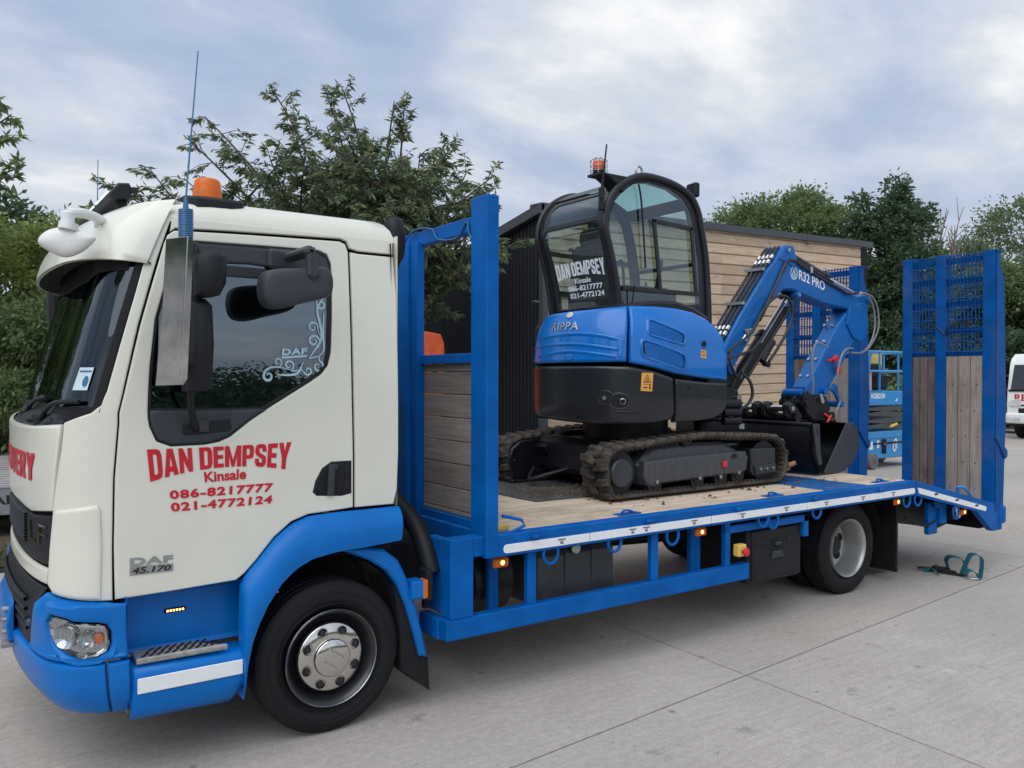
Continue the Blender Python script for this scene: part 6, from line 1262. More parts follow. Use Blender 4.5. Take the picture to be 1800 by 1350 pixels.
# white lettering in the rear window
for s_, a, c, t, dd, k in (('DAN DEMPSEY', 1.655, 1.025, 2.825, .140, None), ('Kinsale', 1.43, 1.225, 2.692, .044, dict(bold=.02)), ('086-8217777', 1.535, 1.09, 2.632, .044, dict(bold=.02)), ('021-4772124', 1.52, 1.08, 2.572, .044, dict(bold=.02))):
    big_ = s_.startswith('DAN')
    V, F = text_mesh(s_, **k) if k else block_text(s_)
    def place(u, v):
        z = t-dd+dd*v+(.03*4*u*(1-u)*(1-v) if big_ else 0); d = np.interp(z, [p[1] for p in PP[:40]], PL[:40]); return hoop(float(d), a+(c-a)*u, -.008)
    b = MB(); b.add([place(u, v) for u, v in V], F); b.build('white_name' if big_ else 'white_town' if s_[0] == 'K' else 'white_phone', 'white_print', fr_, smooth=0, fix=False)
# beacon with cage, aerial, eye bolt, work lamp, wiper
b = MB(); b.prism([(2.615, 3.455), (2.615, 3.475), (2.9, 3.475), (2.98, 3.44), (2.86, 3.34), (2.80, 3.40), (2.70, 3.455)], Yp(0), .90, 1.06, .006); b.build('beacon_bracket', 'black_steel', ex)
b = MB(); b.lathe([(.048, .0), (.048, .035), (.052, .036), (.054, .045), (.052, .09), (.046, .102), (.0, .108)], (2.672, .98, 3.475), (0, 0, 1), 24); bo = b.build('beacon', 'orange_plastic', ex, smooth=50)
b = MB(); b.cyl((2.672, .98, 3.476), (2.672, .98, 3.512), .0495, 24); b.build('beacon_foot', 'black_plastic', bo)
b = MB()
for k in range(8): a = k*math.pi/4; c_, s_ = math.cos(a), math.sin(a); b.tube([(2.672+.066*c_, .98+.066*s_, 3.475), (2.672+.068*c_, .98+.068*s_, 3.575), (2.672+.05*c_, .98+.05*s_, 3.60), (2.672, .98, 3.605)], .003, 5)
for z in (3.50, 3.54, 3.58): b.tube([(2.672+.068*math.cos(a), .98+.068*math.sin(a), z) for a in np.linspace(0, 6.283, 21)[:-1]], .003, 5, closed=True)
b.build('beacon_cage', 'steel', bo)
b = MB(); b.tube([(2.62, .90, 3.18), (2.62, .89, 3.30), (2.635, .885, 3.45), (2.665, .88, 3.69)], [.012, .012, .008, .006], 8); b.box((2.63, .90, 3.26), (.03, .05, .18), None, .006); b.cyl((2.62, .885, 3.27), (2.60, .88, 3.27), .012, 8); b.build('cab_aerial', 'black_plastic', ex)
b = MB(); b.tube([(3.15+.035*math.cos(a), 1.02, 3.575+.042*math.sin(a)) for a in np.linspace(0, 6.283, 19)[:-1]], .010, 8, closed=True); b.cyl((3.15, 1.02, 3.50), (3.15, 1.02, 3.535), .02, 12); b.build('lifting_eye', 'steel', ex)
b = MB(); b.box((3.80, 1.02, 3.50), (.06, .13, .125), Matrix.Rotation(-.15, 3, 'Z'), .012); b.tube([(3.79, 1.0, 3.44), (3.75, 1.0, 3.36)], .014, 8); b.build('work_lamp', 'black_plastic', ex)
b = MB(); b.tube(catmull([(3.03, .90, 3.43), (3.06, .90, 3.30), (3.09, .90, 3.0), (3.11, .90, 2.75)], 5), .008, 6); b.tube([(2.96, .90, 2.45), (2.97, .88, 2.60)], .006, 6); b.build('side_wiper', 'black_plastic', ex)
b = MB(); b.tube([(2.75, 1.86, 2.52), (2.72, 1.9, 2.53), (2.72, 1.93, 2.53)], .012, 8); b.build('door_latch', 'cab_grey', ex)
# ------------------------------------------------------------------ boom, stick, rams, hoses
BY0, BY1 = .70, .88
bo = MB(); bo.prism(BOOM, Yp(0), BY0, BY1, .016); boom = bo.build('boom', 'boom_blue', ex)
lettering('boom_name', 'R32 PRO', lambda u, v: (4.865+.40*u, BY0-.0025, 2.765-.085*u+.088*v), 'white_print', boom, bold=.022, wide=.8)
b = MB(); c_ = Vector((4.795, BY0-.0015, 2.815)); ringp = lambda r: [c_+Vector((r*math.cos(a), 0, r*1.15*math.sin(a))) for a in np.linspace(0, 6.283, 25)[:-1]]
b.add(ringp(.052)+ringp(.044), [(k, (k+1) % 24, 24+(k+1) % 24, 24+k) for k in range(24)])
for sc_, dz_ in ((1., 0.), (.62, -.006)):
    T_ = [c_+Vector((x*sc_, 0, z*sc_+dz_)) for x, z in ((-.036, -.026), (.036, -.026), (0, .042))]; I_ = [c_+Vector((x*sc_*.76, 0, (z-.002)*sc_*.72+dz_)) for x, z in ((-.036, -.026), (.036, -.026), (0, .042))]; b.add(T_+I_, [(k, (k+1) % 3, 3+(k+1) % 3, 3+k) for k in range(3)])
for x in (-.018, 0, .018): b.add([c_+Vector((x-.004, 0, -.045)), c_+Vector((x+.004, 0, -.045)), c_+Vector((x+.004, 0, -.005)), c_+Vector((x-.004, 0, -.005))], [(0, 1, 2, 3)])
b.build('boom_emblem', 'white_print', boom, smooth=0, fix=False)
b = MB()
for x, z, r in ((4.70, 3.02, .038), (4.855, 2.62, .03), (5.99, 2.64, .036), (5.80, 2.56, .022)): b.cyl((x, BY0-.018, z), (x, BY1+.018, z), r, 18, bev=.005)
b.build('boom_pin', 'boom_blue', boom)
b = MB()
for x, z, r in ((4.70, 3.02, .017), (4.855, 2.62, .014), (5.99, 2.64, .016), (5.80, 2.56, .012)): b.cyl((x, BY0-.022, z), (x, BY0-.012, z), r, 10)
b.build('pin_cap', 'steel', boom)
b = MB(); b.prism([(4.56, 2.93), (4.66, 3.06), (4.77, 3.06), (4.83, 2.95), (4.80, 2.86), (4.70, 2.90)], Yp(0), BY0-.010, BY0+.02, .004); b.prism([(4.56, 2.93), (4.66, 3.06), (4.77, 3.06), (4.83, 2.95), (4.80, 2.86), (4.70, 2.90)], Yp(0), BY1-.02, BY1+.010, .004); b.prism([(3.86, 1.93), (3.84, 2.10), (4.10, 2.36), (4.25, 2.40), (4.02, 2.10), (3.98, 1.95)], Yp(0), BY0-.006, BY0+.02, .004); b.build('boom_plate', 'boom_blue', boom)
# swing post
b = MB(); b.prism([(3.62, 1.50), (3.62, 1.98), (3.80, 2.02), (3.98, 1.92), (3.97, 1.82), (3.90, 1.78), (4.02, 1.74), (4.03, 1.62), (3.92, 1.52)], Yp(0), .68, .76, .02); b.prism([(3.62, 1.50), (3.62, 1.98), (3.80, 2.02), (3.98, 1.92), (3.97, 1.82), (3.90, 1.78), (4.02, 1.74), (4.03, 1.62), (3.92, 1.52)], Yp(0), .84, .92, .02); b.span((3.55, .66, 1.48), (3.72, .95, 1.75), .03); b.cyl((3.68, .80, 1.40), (3.68, .80, 2.0), .07, 20)
for z in (1.50, 1.57, 1.64): b.cyl((3.60, .5, z), (3.76, .46, z), .035, 14)
b.build('swing_post', 'black_steel', ex)
b = MB(); b.cyl((3.915, .66, 1.925), (3.915, .94, 1.925), .05, 20, bev=.008); b.build('boom_foot', 'boom_blue', ex); b = MB(); b.cyl((3.915, .655, 1.925), (3.915, .945, 1.925), .028, 16); b.cyl((3.985, .65, 1.68), (3.985, .95, 1.68), .028, 16); b.build('foot_pin', 'steel', ex)
def ram(p, q, r, rod, name, split, m='black_steel', y=None):
    p, q = Vector(p), Vector(q); d = (q-p); l = d.length; d.normalize(); s = p+d*l*split
    b = MB(); b.tube([p, p+d*.02, s-d*.06, s-d*.06, s], [r*.8, r, r, r*1.16, r*1.16], 18); b.cyl(p-Vector((0, r*.9, 0)), p+Vector((0, r*.9, 0)), r*.95, 16); o = b.build(name, m, ex)
    b = MB(); b.cyl(s, q, rod, 14); b.build('ram_rod', 'chrome', o); b = MB(); b.cyl(q-Vector((0, r*.8, 0)), q+Vector((0, r*.8, 0)), rod*1.7, 16); b.build('ram_eye', m, o); return o
ram((3.985, .80, 1.69), (4.855, .80, 2.62), .058, .028, 'boom_ram', .60)
b = MB(); b.bar((4.06, .69, 1.86), (4.66, .69, 2.50), .012, .06, (0, 1, 0)); b.bar((4.12, .71, 1.86), (4.72, .71, 2.50), .03, .10, (0, 1, 0), .01); b.build('ram_guard', 'black_steel', ex)
b = MB(); b.bar((4.28, .675, 2.16), (4.62, .675, 2.53), .01, .035, (0, 1, 0)); b.build('guard_strip', 'steel', ex)
b = MB(); b.tube([(4.30, .67, 2.0), (4.45, .67, 2.18)], .035, 12); b.tube([(4.33, .67, 1.98), (4.39, .66, 1.97)], .025, 10); b.build('slew_valve', 'black_plastic', ex)
ram((4.70, .79, 3.02), (5.985, .79, 2.665), .045, .024, 'stick_ram', .56)
b = MB(); b.bar((4.90, .745, 2.93), (5.45, .745, 2.775), .03, .05, (0, 1, 0), .008); b.build('ram_cover', 'black_steel', ex)
st = MB(); st.prism(STICK, Yp(0), BY0+.01, BY1-.01, .012); stick = st.build('stick', 'stick_blue', ex)
b = MB(); b.prism([(5.66, 2.58), (5.93, 2.60), (5.99, 2.42), (5.95, 2.27), (5.85, 2.21), (5.73, 2.25), (5.62, 2.38)], Yp(0), BY0-.012, BY0+.02, .006); b.prism([(5.66, 2.58), (5.93, 2.60), (5.99, 2.42), (5.95, 2.27), (5.85, 2.21), (5.73, 2.25), (5.62, 2.38)], Yp(0), BY1-.02, BY1+.012, .006); b.build('stick_cheek', 'boom_blue', stick)
b = MB()
for t in (.08, .34, .62, .88):
    for yy in (BY0+.05, BY1-.05):
        x = 5.52+(5.05-5.52)*t; z = 2.40+(1.78-2.40)*t; b.cyl((x+.01, yy, z-.008), (x-.03, yy, z+.022), .014, 8)
b.build('stick_bolt', 'steel', stick)
ram((5.86, .79, 2.28), (5.40, .79, 1.75), .036, .018, 'bucket_ram', .70)
b = MB(); lk_ = [(5.34, 1.74), (5.38, 1.80), (5.44, 1.78), (5.50, 1.70), (5.53, 1.60), (5.50, 1.57), (5.46, 1.62), (5.40, 1.70)]
b.prism(lk_, Yp(0), BY0-.03, BY0-.005, .005); b.prism(lk_, Yp(0), BY1+.005, BY1+.03, .005); b.cyl((5.50, BY0-.04, 1.60), (5.50, BY1+.04, 1.60), .03, 14); b.cyl((5.24, BY0-.04, 1.73), (5.24, BY1+.04, 1.73), .035, 14); b.build('bucket_link', 'boom_blue', ex)
# quick hitch
b = MB()
for y0 in (.66, .87): b.prism([(4.90, 1.70), (4.96, 1.735), (5.05, 1.66), (5.16, 1.70), (5.24, 1.68), (5.30, 1.58), (5.34, 1.48), (5.28, 1.44), (5.05, 1.46), (4.96, 1.52), (4.90, 1.60)], Yp(0), y0, y0+.05, .008)
b.cyl((5.26, .60, 1.50), (5.26, .98, 1.50), .035, 14); b.cyl((4.94, .64, 1.62), (4.94, .94, 1.62), .04, 16); b.span((4.98, .69, 1.48), (5.2, .89, 1.60), .02); b.build('quick_hitch', 'black_steel', ex)
b = MB(); b.cyl((4.92, .69, 1.715), (4.92, .89, 1.715), .035, 16); b.build('stick_boss', 'boom_blue', ex)
b = MB()
for x, z in ((5.13, 1.66), (5.27, 1.50)): b.prism([(x-.03, z+.04), (x+.0, z+.045), (x+.04, z-.02), (x+.03, z-.05), (x, z-.04)], Yp(0), .628, .638, .002)
b.build('hitch_plate', 'galv', ex)
b = MB(); b.tube(catmull([(5.15, .62, 1.52), (5.2, .60, 1.48), (5.17, .60, 1.44), (5.23, .6, 1.50)], 5), .010, 6); b.prism([(5.34, 2.04), (5.41, 2.075), (5.44, 2.03), (5.38, 1.995)], Yp(0), .65, .69, .01); b.bar((5.27, .67, 2.02), (5.38, .67, 2.035), .018, .018); b.prism([(5.42, 1.96), (5.46, 1.97), (5.48, 1.89), (5.44, 1.89)], Yp(0), .65, .69, .006); b.build('valve_handle', 'red_plastic', ex)
# main bucket resting on the deck
bk = MB(); bp_ = [(5.40, 1.43), (5.50, 1.425), (5.56, 1.38), (5.60, 1.28), (5.58, 1.16), (5.50, 1.05), (5.36, .985), (5.15, .962), (5.05, .962)]
bi_ = [(5.05, .972), (5.15, .972), (5.35, .997), (5.49, 1.06), (5.57, 1.17), (5.588, 1.28), (5.55, 1.37), (5.50, 1.413), (5.40, 1.418)]
bk.grid([[(x, y, z) for x, z in bp_+bi_] for y in (.56, 1.70)], close=True); bko = bk.build('bucket', 'black_steel', ex, smooth=40)
b = MB(); endp = [(5.40, 1.425), (5.51, 1.425), (5.57, 1.38), (5.61, 1.28), (5.59, 1.155), (5.51, 1.045), (5.37, .975), (5.15, .957), (5.05, .957), (5.06, 1.0), (5.16, 1.07), (5.30, 1.25)]
b.prism(endp, Yp(0), .548, .562, .002); b.prism(endp, Yp(0), 1.70, 1.714, .002); b.build('bucket_side', 'tank_grey', bko)
b = MB(); b.prism([(5.38, 1.43), (5.51, 1.43), (5.19, .985), (5.05, .957), (5.04, .985)], Yp(0), .536, .549, .004); b.build('side_cutter', 'tank_grey', bko)
b = MB(); b.bar((4.99, .54, .962), (4.99, 1.72, .962), .14, .014, bev=.003); b.build('bucket_lip', 'tank_grey', bko)
b = MB()
for y in (.72, .86): b.prism([(5.30, 1.42), (5.20, 1.50), (5.22, 1.56), (5.30, 1.56), (5.42, 1.50), (5.52, 1.42)], Yp(0), y, y+.03, .004)
b.build('bucket_ear', 'black_steel', bko)
# hoses
b = MB()
for k in range(4):
    y = BY0+.022+.045*k
    b.tube(catmull([(3.60, y-.06, 1.98-.03*k), (3.70, y-.02, 2.06), (3.80, y, 2.13), (3.855, y, 2.205), (4.025, y, 2.412), (4.20, y, 2.613), (4.39, y, 2.83), (4.497, y, 2.935), (4.555, y+.004, 3.0), (4.62, y+.01, 3.045)], 6), .0125, 7)
b.tube(catmull([(4.30, BY0-.012, 2.36), (4.44, BY0-.013, 2.56), (4.60, BY0-.015, 2.82), (4.68, BY0-.015, 2.915), (4.79, BY0-.015, 2.925), (4.90, BY0-.015, 2.885), (5.18, BY0-.015, 2.797), (5.5, BY0-.015, 2.71), (5.62, BY0-.02, 2.675), (5.76, BY0-.03, 2.69)], 6), .0125, 7)
b.tube(catmull([(4.12, BY0-.02, 2.18), (4.3, BY0-.02, 2.40), (4.45, BY0-.015, 2.60), (4.58, BY0-.012, 2.77), (4.66, BY0-.014, 2.865)], 6), .010, 7)
b.tube(catmull([(3.80, .66, 2.05), (3.98, .63, 2.16), (4.14, .64, 2.26), (4.28, .64, 2.44), (4.42, .63, 2.56), (4.55, .62, 2.585), (4.64, .62, 2.53), (4.665, .62, 2.41), (4.59, .63, 2.25), (4.46, .64, 2.09), (4.38, .65, 2.0)], 7), .0135, 8)
b.tube(catmull([(3.72, .64, 2.0), (3.86, .61, 2.03), (3.98, .61, 2.06), (4.12, .62, 2.10), (4.24, .64, 2.18)], 6), .012, 7)
b.tube(catmull([(3.86, .64, 2.08), (3.82, .61, 1.98), (3.87, .6, 1.88), (3.96, .62, 1.84), (4.02, .64, 1.92), (4.16, .66, 2.05)], 6), .013, 8)
b.tube(catmull([(3.98, .63, 1.90), (4.06, .60, 1.82), (4.09, .60, 1.70), (4.03, .62, 1.61), (3.9, .66, 1.56)], 6), .014, 8)
b.build('hydraulic_hose', 'hose', ex)
b = MB()
for k, (r0) in enumerate((0., .035)):
    b.tube(catmull([(5.80+r0*.3, .66-.02*k, 2.69), (5.90+r0, .65-.02*k, 2.665), (5.97+r0, .64-.02*k, 2.59), (6.01+r0, .64-.02*k, 2.48), (6.01+r0, .64-.02*k, 2.35), (5.96+r0, .64, 2.23), (5.87+r0*.6, .64, 2.14), (5.76, .64, 2.10), (5.64-r0, .64, 2.10)], 6), .0085, 7)
b.tube(catmull([(5.62, .63, 2.14), (5.50, .62, 2.13), (5.42, .62, 2.06), (5.36, .62, 1.9), (5.38, .62, 1.72), (5.40, .62, 1.62), (5.30, .62, 1.50)], 6), .010, 7)
b.tube(catmull([(5.20, .62, 2.14), (5.05, .62, 2.18), (4.98, .62, 2.12), (4.96, .62, 1.95), (4.98, .62, 1.80), (5.0, .64, 1.70)], 6), .010, 7)
b.build('stick_hose', 'hose_grey', ex)
b = MB()
for t in (.30, .74):
    x = 3.90+t*.62; z = 2.262+t*.72; b.bar((x-.01, BY0-.012, z+.025), (x-.01, BY1+.006, z+.025), .035, .024)
b.prism([(4.08, 2.27), (4.2, 2.29), (4.24, 2.24), (4.14, 2.20)], Yp(0), BY0-.03, BY0-.008, .004); b.build('hose_clamp', 'galv', boom)
b = MB()
for k in range(4):
    for (x, z) in ((3.875, 2.229), (3.915, 2.278), (4.50, 2.938), (4.45, 2.889)): b.cyl((x-.012, BY0+.022+.045*k, z-.014), (x+.014, BY0+.022+.045*k, z+.017), .019, 8)
for k in range(2): b.cyl((4.06+.03*k, BY0-.02, 2.17), (4.10+.03*k, BY0-.02, 2.22), .016, 8)
b.cyl((5.80, .66, 2.69), (5.87, .66, 2.68), .017, 8); b.box((5.03, BY0-.02, 2.86), (.03, .02, .06), None, .004); b.build('hose_fitting', 'steel', boom)
b = MB(); b.bar((4.34, BY0-.006, 2.42), (4.42, BY0-.006, 2.55), .004, .03, (0, 1, 0)); b.build('boom_sticker', 'sticker_orange', boom)
# ------------------------------------------------------------------ loose things on the truck bed
sb = thing('spare_bucket', 'black spare digger bucket with two polished pins lying between blade and stick', 'bucket', (4.95, 1.1, .955))
b = MB(); pr = [(4.80, 1.50), (5.10, 1.50), (5.18, 1.35), (5.16, 1.15), (5.05, 1.0), (4.85, .957), (4.76, .957), (4.78, 1.2)]
b.prism(pr, Yp(0), .92, 1.42, .01); b.build('bucket_shell', 'black_steel', sb)
for (ya, x) in ((.66, 4.74), (1.02, 4.76)):
    for y in (ya, ya+.24):
        b = MB(); b.prism(soften([(x-.09, 1.48), (x-.10, 1.60), (x-.05, 1.64), (x+.02, 1.62), (x+.10, 1.55), (x+.16, 1.48)], 1), Yp(0), y, y+.05, .008); b.cyl((x-.045, y-.03, 1.575), (x-.045, y+.06, 1.575), .052, 18, bev=.008); eo = b.build('pin_boss', 'black_steel', sb)
        b = MB(); b.cyl((x-.045, y-.034, 1.575), (x-.045, y-.028, 1.575), .022, 12); b.build('pin_end', 'galv', eo)
    b = MB(); b.cyl((x-.045, ya, 1.575), (x-.045, ya+.26, 1.575), .028, 16); b.build('bucket_pin', 'chrome', sb)
    b = MB(); b.cyl((x+.02, ya-.04, 1.49), (x+.02, ya+.30, 1.49), .04, 16); b.build('bucket_tube', 'black_steel', sb)
pt = thing('steel_plate', 'dull grey steel sheet lying on the deck boards under the digger', 'metal sheet', (2.5, 1.3, .956))
b = MB(); b.prism([(1.86, .72), (3.6, .66), (3.6, 2.05), (1.83, 2.0)], Zp(), .9565, .9645, .001); b.build('plate', 'checker_plate', pt, smooth=0)
# dirt left behind the tracks
dv = []; 
db_ = MB()
for k in range(900):
    if k < 520: x, y = NR.normal(2.28, .20), NR.normal(1.02, .20)
    else: x, y = NR.uniform(1.9, 4.9), NR.uniform(.1, 2.0)
    if x < 1.9 or y < .74 and x < 2.2 or y > 2.0: continue
    r = abs(NR.normal(.008, .008))+.003; z = .9655 if 1.9 < x < 3.58 and .73 < y < 1.98 else .957
    a = NR.uniform(0, 6.28); V = [(x+r*math.cos(a+q)*NR.uniform(.6, 1.2), y+r*math.sin(a+q)*NR.uniform(.6, 1.2), z) for q in (0, 1.57, 3.14, 4.7)]; db_.add(V+[(x, y, z+r*.7)], [(0, 1, 4), (1, 2, 4), (2, 3, 4), (3, 0, 4)])
dob = db_.build('mud_crumbs', 'soil', kind='stuff', smooth=0); dob['label'] = 'dried mud crumbs scattered on the deck under the digger'
# ------------------------------------------------------------------ ratchet strap on the ground
rt = thing('ratchet_strap', 'teal ratchet strap dropped on the concrete behind the truck', 'strap', (6.2, .0, 0))
b = MB(); b.bar((6.06, .22, .03), (6.13, .14, .035), .035, .018, bev=.004); b.bar((6.11, .16, .03), (6.16, -.10, .03), .055, .03, bev=.008); b.bar((6.14, .12, .045), (6.2, -.02, .05), .045, .02, bev=.005); b.bar((6.17, -.02, .02), (6.17, -.20, .015), .045, .012, bev=.003); b.cyl((6.11, .08, .045), (6.19, .10, .045), .022, 12); b.build('ratchet', 'black_steel', rt)
def ribbon(P, w, name, m, par):
    C = catmull(P, 7); mb = MB(); rows = [[], [], [], []]
    for i, p in enumerate(C):
        d = Vector(w); t = (C[min(i+1, len(C)-1)]-C[max(i-1, 0)]).normalized(); n = t.cross(d).normalized()*.002
        for r, q in zip(rows, (p-d/2+n, p+d/2+n, p+d/2-n, p-d/2-n)): r.append(tuple(q))
    mb.grid(list(map(list, zip(*rows))), close=True); return mb.build(name, m, par, smooth=50)
ribbon([(6.02, .0, .01), (6.06, .06, .045), (6.08, .12, .04), (6.07, .16, .006)], (.015, .05, .01), 'strap_tail', 'strap_teal', rt)
ribbon([(6.28, .02, .01), (6.27, .05, .10), (6.25, .0, .155), (6.25, -.10, .15), (6.24, -.15, .09), (6.23, -.14, .03)], (.02, .045, .018), 'strap_loop', 'strap_teal', rt)
ribbon([(6.22, -.12, .01), (6.24, -.16, .14), (6.24, -.20, .21), (6.23, -.27, .215), (6.22, -.305, .17), (6.20, -.30, .02)], (.02, .045, .015), 'strap_loop', 'strap_teal', rt)
ribbon([(6.18, -.16, .01), (6.19, -.20, .07), (6.18, -.27, .06), (6.17, -.30, .01), (6.15, -.24, .008)], (.02, .045, .015), 'strap_loop', 'strap_teal', rt)
b = MB(); b.tube(catmull([(6.12, -.20, .012), (6.10, -.26, .015), (6.14, -.31, .015), (6.18, -.27, .015)], 5), .008, 6); b.build('strap_hook', 'galv', rt)
# small litter on the slab
pb = MB()
for k in range(260):
    x, y = NR.uniform(-1, 9), NR.uniform(-3.2, .6); r = abs(NR.normal(.004, .004))+.0015
    V = [(x+r*math.cos(q)*1.3, y+r*math.sin(q), .0005) for q in (0, 1.3, 2.8, 4.4)]; pb.add(V+[(x, y, r*.7)], [(0, 1, 4), (1, 2, 4), (2, 3, 4), (3, 0, 4)])
po = pb.build('grit', 'block', kind='stuff', smooth=0); po['label'] = 'loose grit scattered over the concrete yard'
# ================================================================== timber and tin shed
shed = thing('shed', 'mono-pitch shed clad in pale timber boards with a black corrugated side wall', 'shed', (8, 7, 0))
XA, XB, YA = 4.56, 11.62, 4.20
rise = .0262                                # the boards climb slightly along the wall
rows_ = []
z = .30
while z < 3.90:
    h = .150+random.uniform(-.004, .004); rows_.append((z, min(z+h, 3.935))); z += h
cuts = [XA, 5.9, 7.84, 9.3, 11.42]
for k, (a, c) in enumerate(rows_):
    js = [XA]+[q for q in ([7.88] if k % 2 else [7.88, 9.85] if k % 3 == 0 else [6.2])]+[11.48]
    for x0, x1 in zip(js, js[1:]):
        b = MB(); f = lambda x: rise*(x-XA)
        lift = random.uniform(-.004, .004)
        V = [(x, y, zz+f(x)) for x in (x0+.002, x1-.002) for y, zz in ((YA+lift, a+.020), (YA+lift, c-.003), (YA+.03, c), (YA+.03, a))]
        b.add(V, [(0, 1, 2, 3), (7, 6, 5, 4), (0, 4, 5, 1), (1, 5, 6, 2), (2, 6, 7, 3), (3, 7, 4, 0)]); b.build('clad_board', 'clad_wood', shed, smooth=0)
b = MB(); b.add([(XA, YA+.04, 0), (11.48, YA+.04, 0), (11.48, YA+.04, 4.12), (XA, YA+.04, 3.93), (XA, YA+.1, 0), (11.48, YA+.1, 0), (11.48, YA+.1, 4.12), (XA, YA+.1, 3.93)], [(0, 1, 2, 3), (7, 6, 5, 4), (0, 4, 5, 1), (1, 5, 6, 2), (2, 6, 7, 3), (3, 7, 4, 0)]); b.span((11.44, YA-.02, 0), (11.60, YA+.10, 4.10)); b.build('back_sheet', 'dark_void', shed, smooth=0)
b = MB(); f0, f1 = 3.925, 4.125
b.add([(XA-.06, YA-.05, f0), (XB+.12, YA-.05, f1), (XB+.12, YA-.05, f1+.10), (XA-.06, YA-.05, f0+.10), (XA-.06, YA+.2, f0), (XB+.12, YA+.2, f1), (XB+.12, YA+.2, f1+.11), (XA-.06, YA+.2, f0+.11)], [(0, 1, 2, 3), (7, 6, 5, 4), (0, 4, 5, 1), (1, 5, 6, 2), (2, 6, 7, 3), (3, 7, 4, 0)])
b.span((9.86, YA-.056, 4.0), (9.90, YA-.045, 4.13)); b.build('roof_flashing', 'flashing', shed, smooth=0)
slope = (3.46-3.95)/(6.81-4.15)
zr = lambda y: 3.95+slope*(y-4.15)
b = MB(); b.add([(XA-.1, YA, 4.0), (XB+.1, YA, 4.2), (XB+.1, 11.2, zr(11.2)+.25), (XA-.1, 11.2, zr(11.2)+.05)], [(0, 1, 2, 3)]); b.build('roof_sheet', 'flashing', shed, smooth=0)
# corrugated side: sheets of a metre, each a panel
for k in range(7):
    y0 = YA+.05+k*1.0; n = 52; b = MB(); rows = [[], []]
    for i in range(n+1):
        y = y0+i/n; ph = (i % 4); dx = -.018 if ph in (1, 2) else .0
        rows[0].append((XA+dx, y, .02)); rows[1].append((XA+dx, y, zr(y)-.02))
    b.grid(rows); b.build('corrugated_sheet', 'corrugated', shed, smooth=0, fix=False)
b = MB(); b.add([(XA-.10, YA-.05, zr(YA-.05)-.06), (XA-.10, 11.2, zr(11.2)-.06), (XA-.10, 11.2, zr(11.2)+.05), (XA-.10, YA-.05, zr(YA-.05)+.05), (XA-.02, YA-.05, zr(YA-.05)-.06), (XA-.02, 11.2, zr(11.2)-.06), (XA-.02, 11.2, zr(11.2)+.06), (XA-.02, YA-.05, zr(YA-.05)+.06)], [(0, 1, 2, 3), (7, 6, 5, 4), (0, 4, 5, 1), (1, 5, 6, 2), (2, 6, 7, 3), (3, 7, 4, 0)]); b.build('barge_flashing', 'flashing', shed, smooth=0)
b = MB(); b.span((XA-.03, YA-.03, 0), (XA+.06, YA+.05, 3.93)); b.build('corner_trim', 'flashing', shed)

# ================================================================== orange barriers stacked behind the bed
ob = thing('plastic_barrier', 'orange plastic road barrier standing on grey blocks behind the headboard', 'barrier', (2.6, 4.0, 0))
b = MB()
for i in range(2):
    for k in range(3): b.span((2.02+.5*i, 3.85, .42*k), (2.50+.5*i, 4.25, .42*k+.40), .01)
b.build('block_stack', 'block', ob)
b = MB(); y = 3.98
P = soften([(2.05, 1.27), (3.02, 1.27), (3.02, 2.22), (2.95, 2.36), (2.10, 2.36), (2.05, 2.22)], 1)
b.prism(P, Yp(0), y, y+.05, .01); bo2 = b.build('barrier_panel', 'orange_plastic', ob)
b = MB()
for x in (2.14, 2.36, 2.58, 2.80, 2.95): b.prism([(x-.03, 1.5), (x+.03, 1.5), (x+.03, 2.2), (x-.03, 2.2)], Yp(0), y-.02, y+.001, .004)
b.build('barrier_rib', 'orange_plastic', bo2)
b = MB()
for x in (2.25, 2.47, 2.69, 2.88): b.prism([(x-.035, 1.8), (x+.05, 1.95), (x-.035, 2.1)], Yp(0), y-.012, y-.0005, .001)
b.build('barrier_slot', 'dark_void', bo2, smooth=0)
# ================================================================== scissor lift in the gap between the ramps
sc = thing('scissor_lift', 'pale blue scissor lift parked on the yard between the two ramps', 'scissor lift', (14.6, 5.9, 0))
LB = 'lift_blue'
b = MB(); b.span((13.78, 5.52, .20), (15.65, 6.25, .72), .02); b.span((13.74, 5.50, .62), (15.68, 6.27, .76), .01); base = b.build('lift_base', LB, sc)
b = MB(); b.span((14.33, 5.50, .30), (14.47, 5.53, .60)); b.span((14.0, 5.495, .50), (15.6, 5.51, .53)); b.build('control_recess', 'dark_void', base)
b = MB(); b.cyl((14.40, 5.505, .50), (14.40, 5.485, .50), .03, 12); b.build('stop_button', 'red_plastic', base)
b = MB(); b.span((14.14, 5.505, .42), (14.21, 5.518, .58)); b.span((13.86, 5.505, .40), (13.98, 5.518, .56)); b.build('lift_label', 'reflector_white', base)
b = MB(); c_ = Vector((14.80, 5.506, .46)); n = 20; R1 = [c_+Vector((.085*math.cos(a)+.03*math.sin(a), 0, .14*math.sin(a))) for a in np.linspace(0, 6.283, n+1)[:-1]]; R2 = [c_+Vector((.05*math.cos(a)+.02*math.sin(a), 0, .10*math.sin(a))) for a in np.linspace(0, 6.283, n+1)[:-1]]
b.add(R1+R2, [(k, (k+1) % n, n+(k+1) % n, n+k) for k in range(n)]); b.add([c_+Vector((x, 0, z)) for x, z in ((-.02, -.05), (.01, -.05), (.04, .06), (.01, .06))], [(0, 1, 2, 3)]); b.build('lift_emblem', 'white_print', base, smooth=0, fix=False)
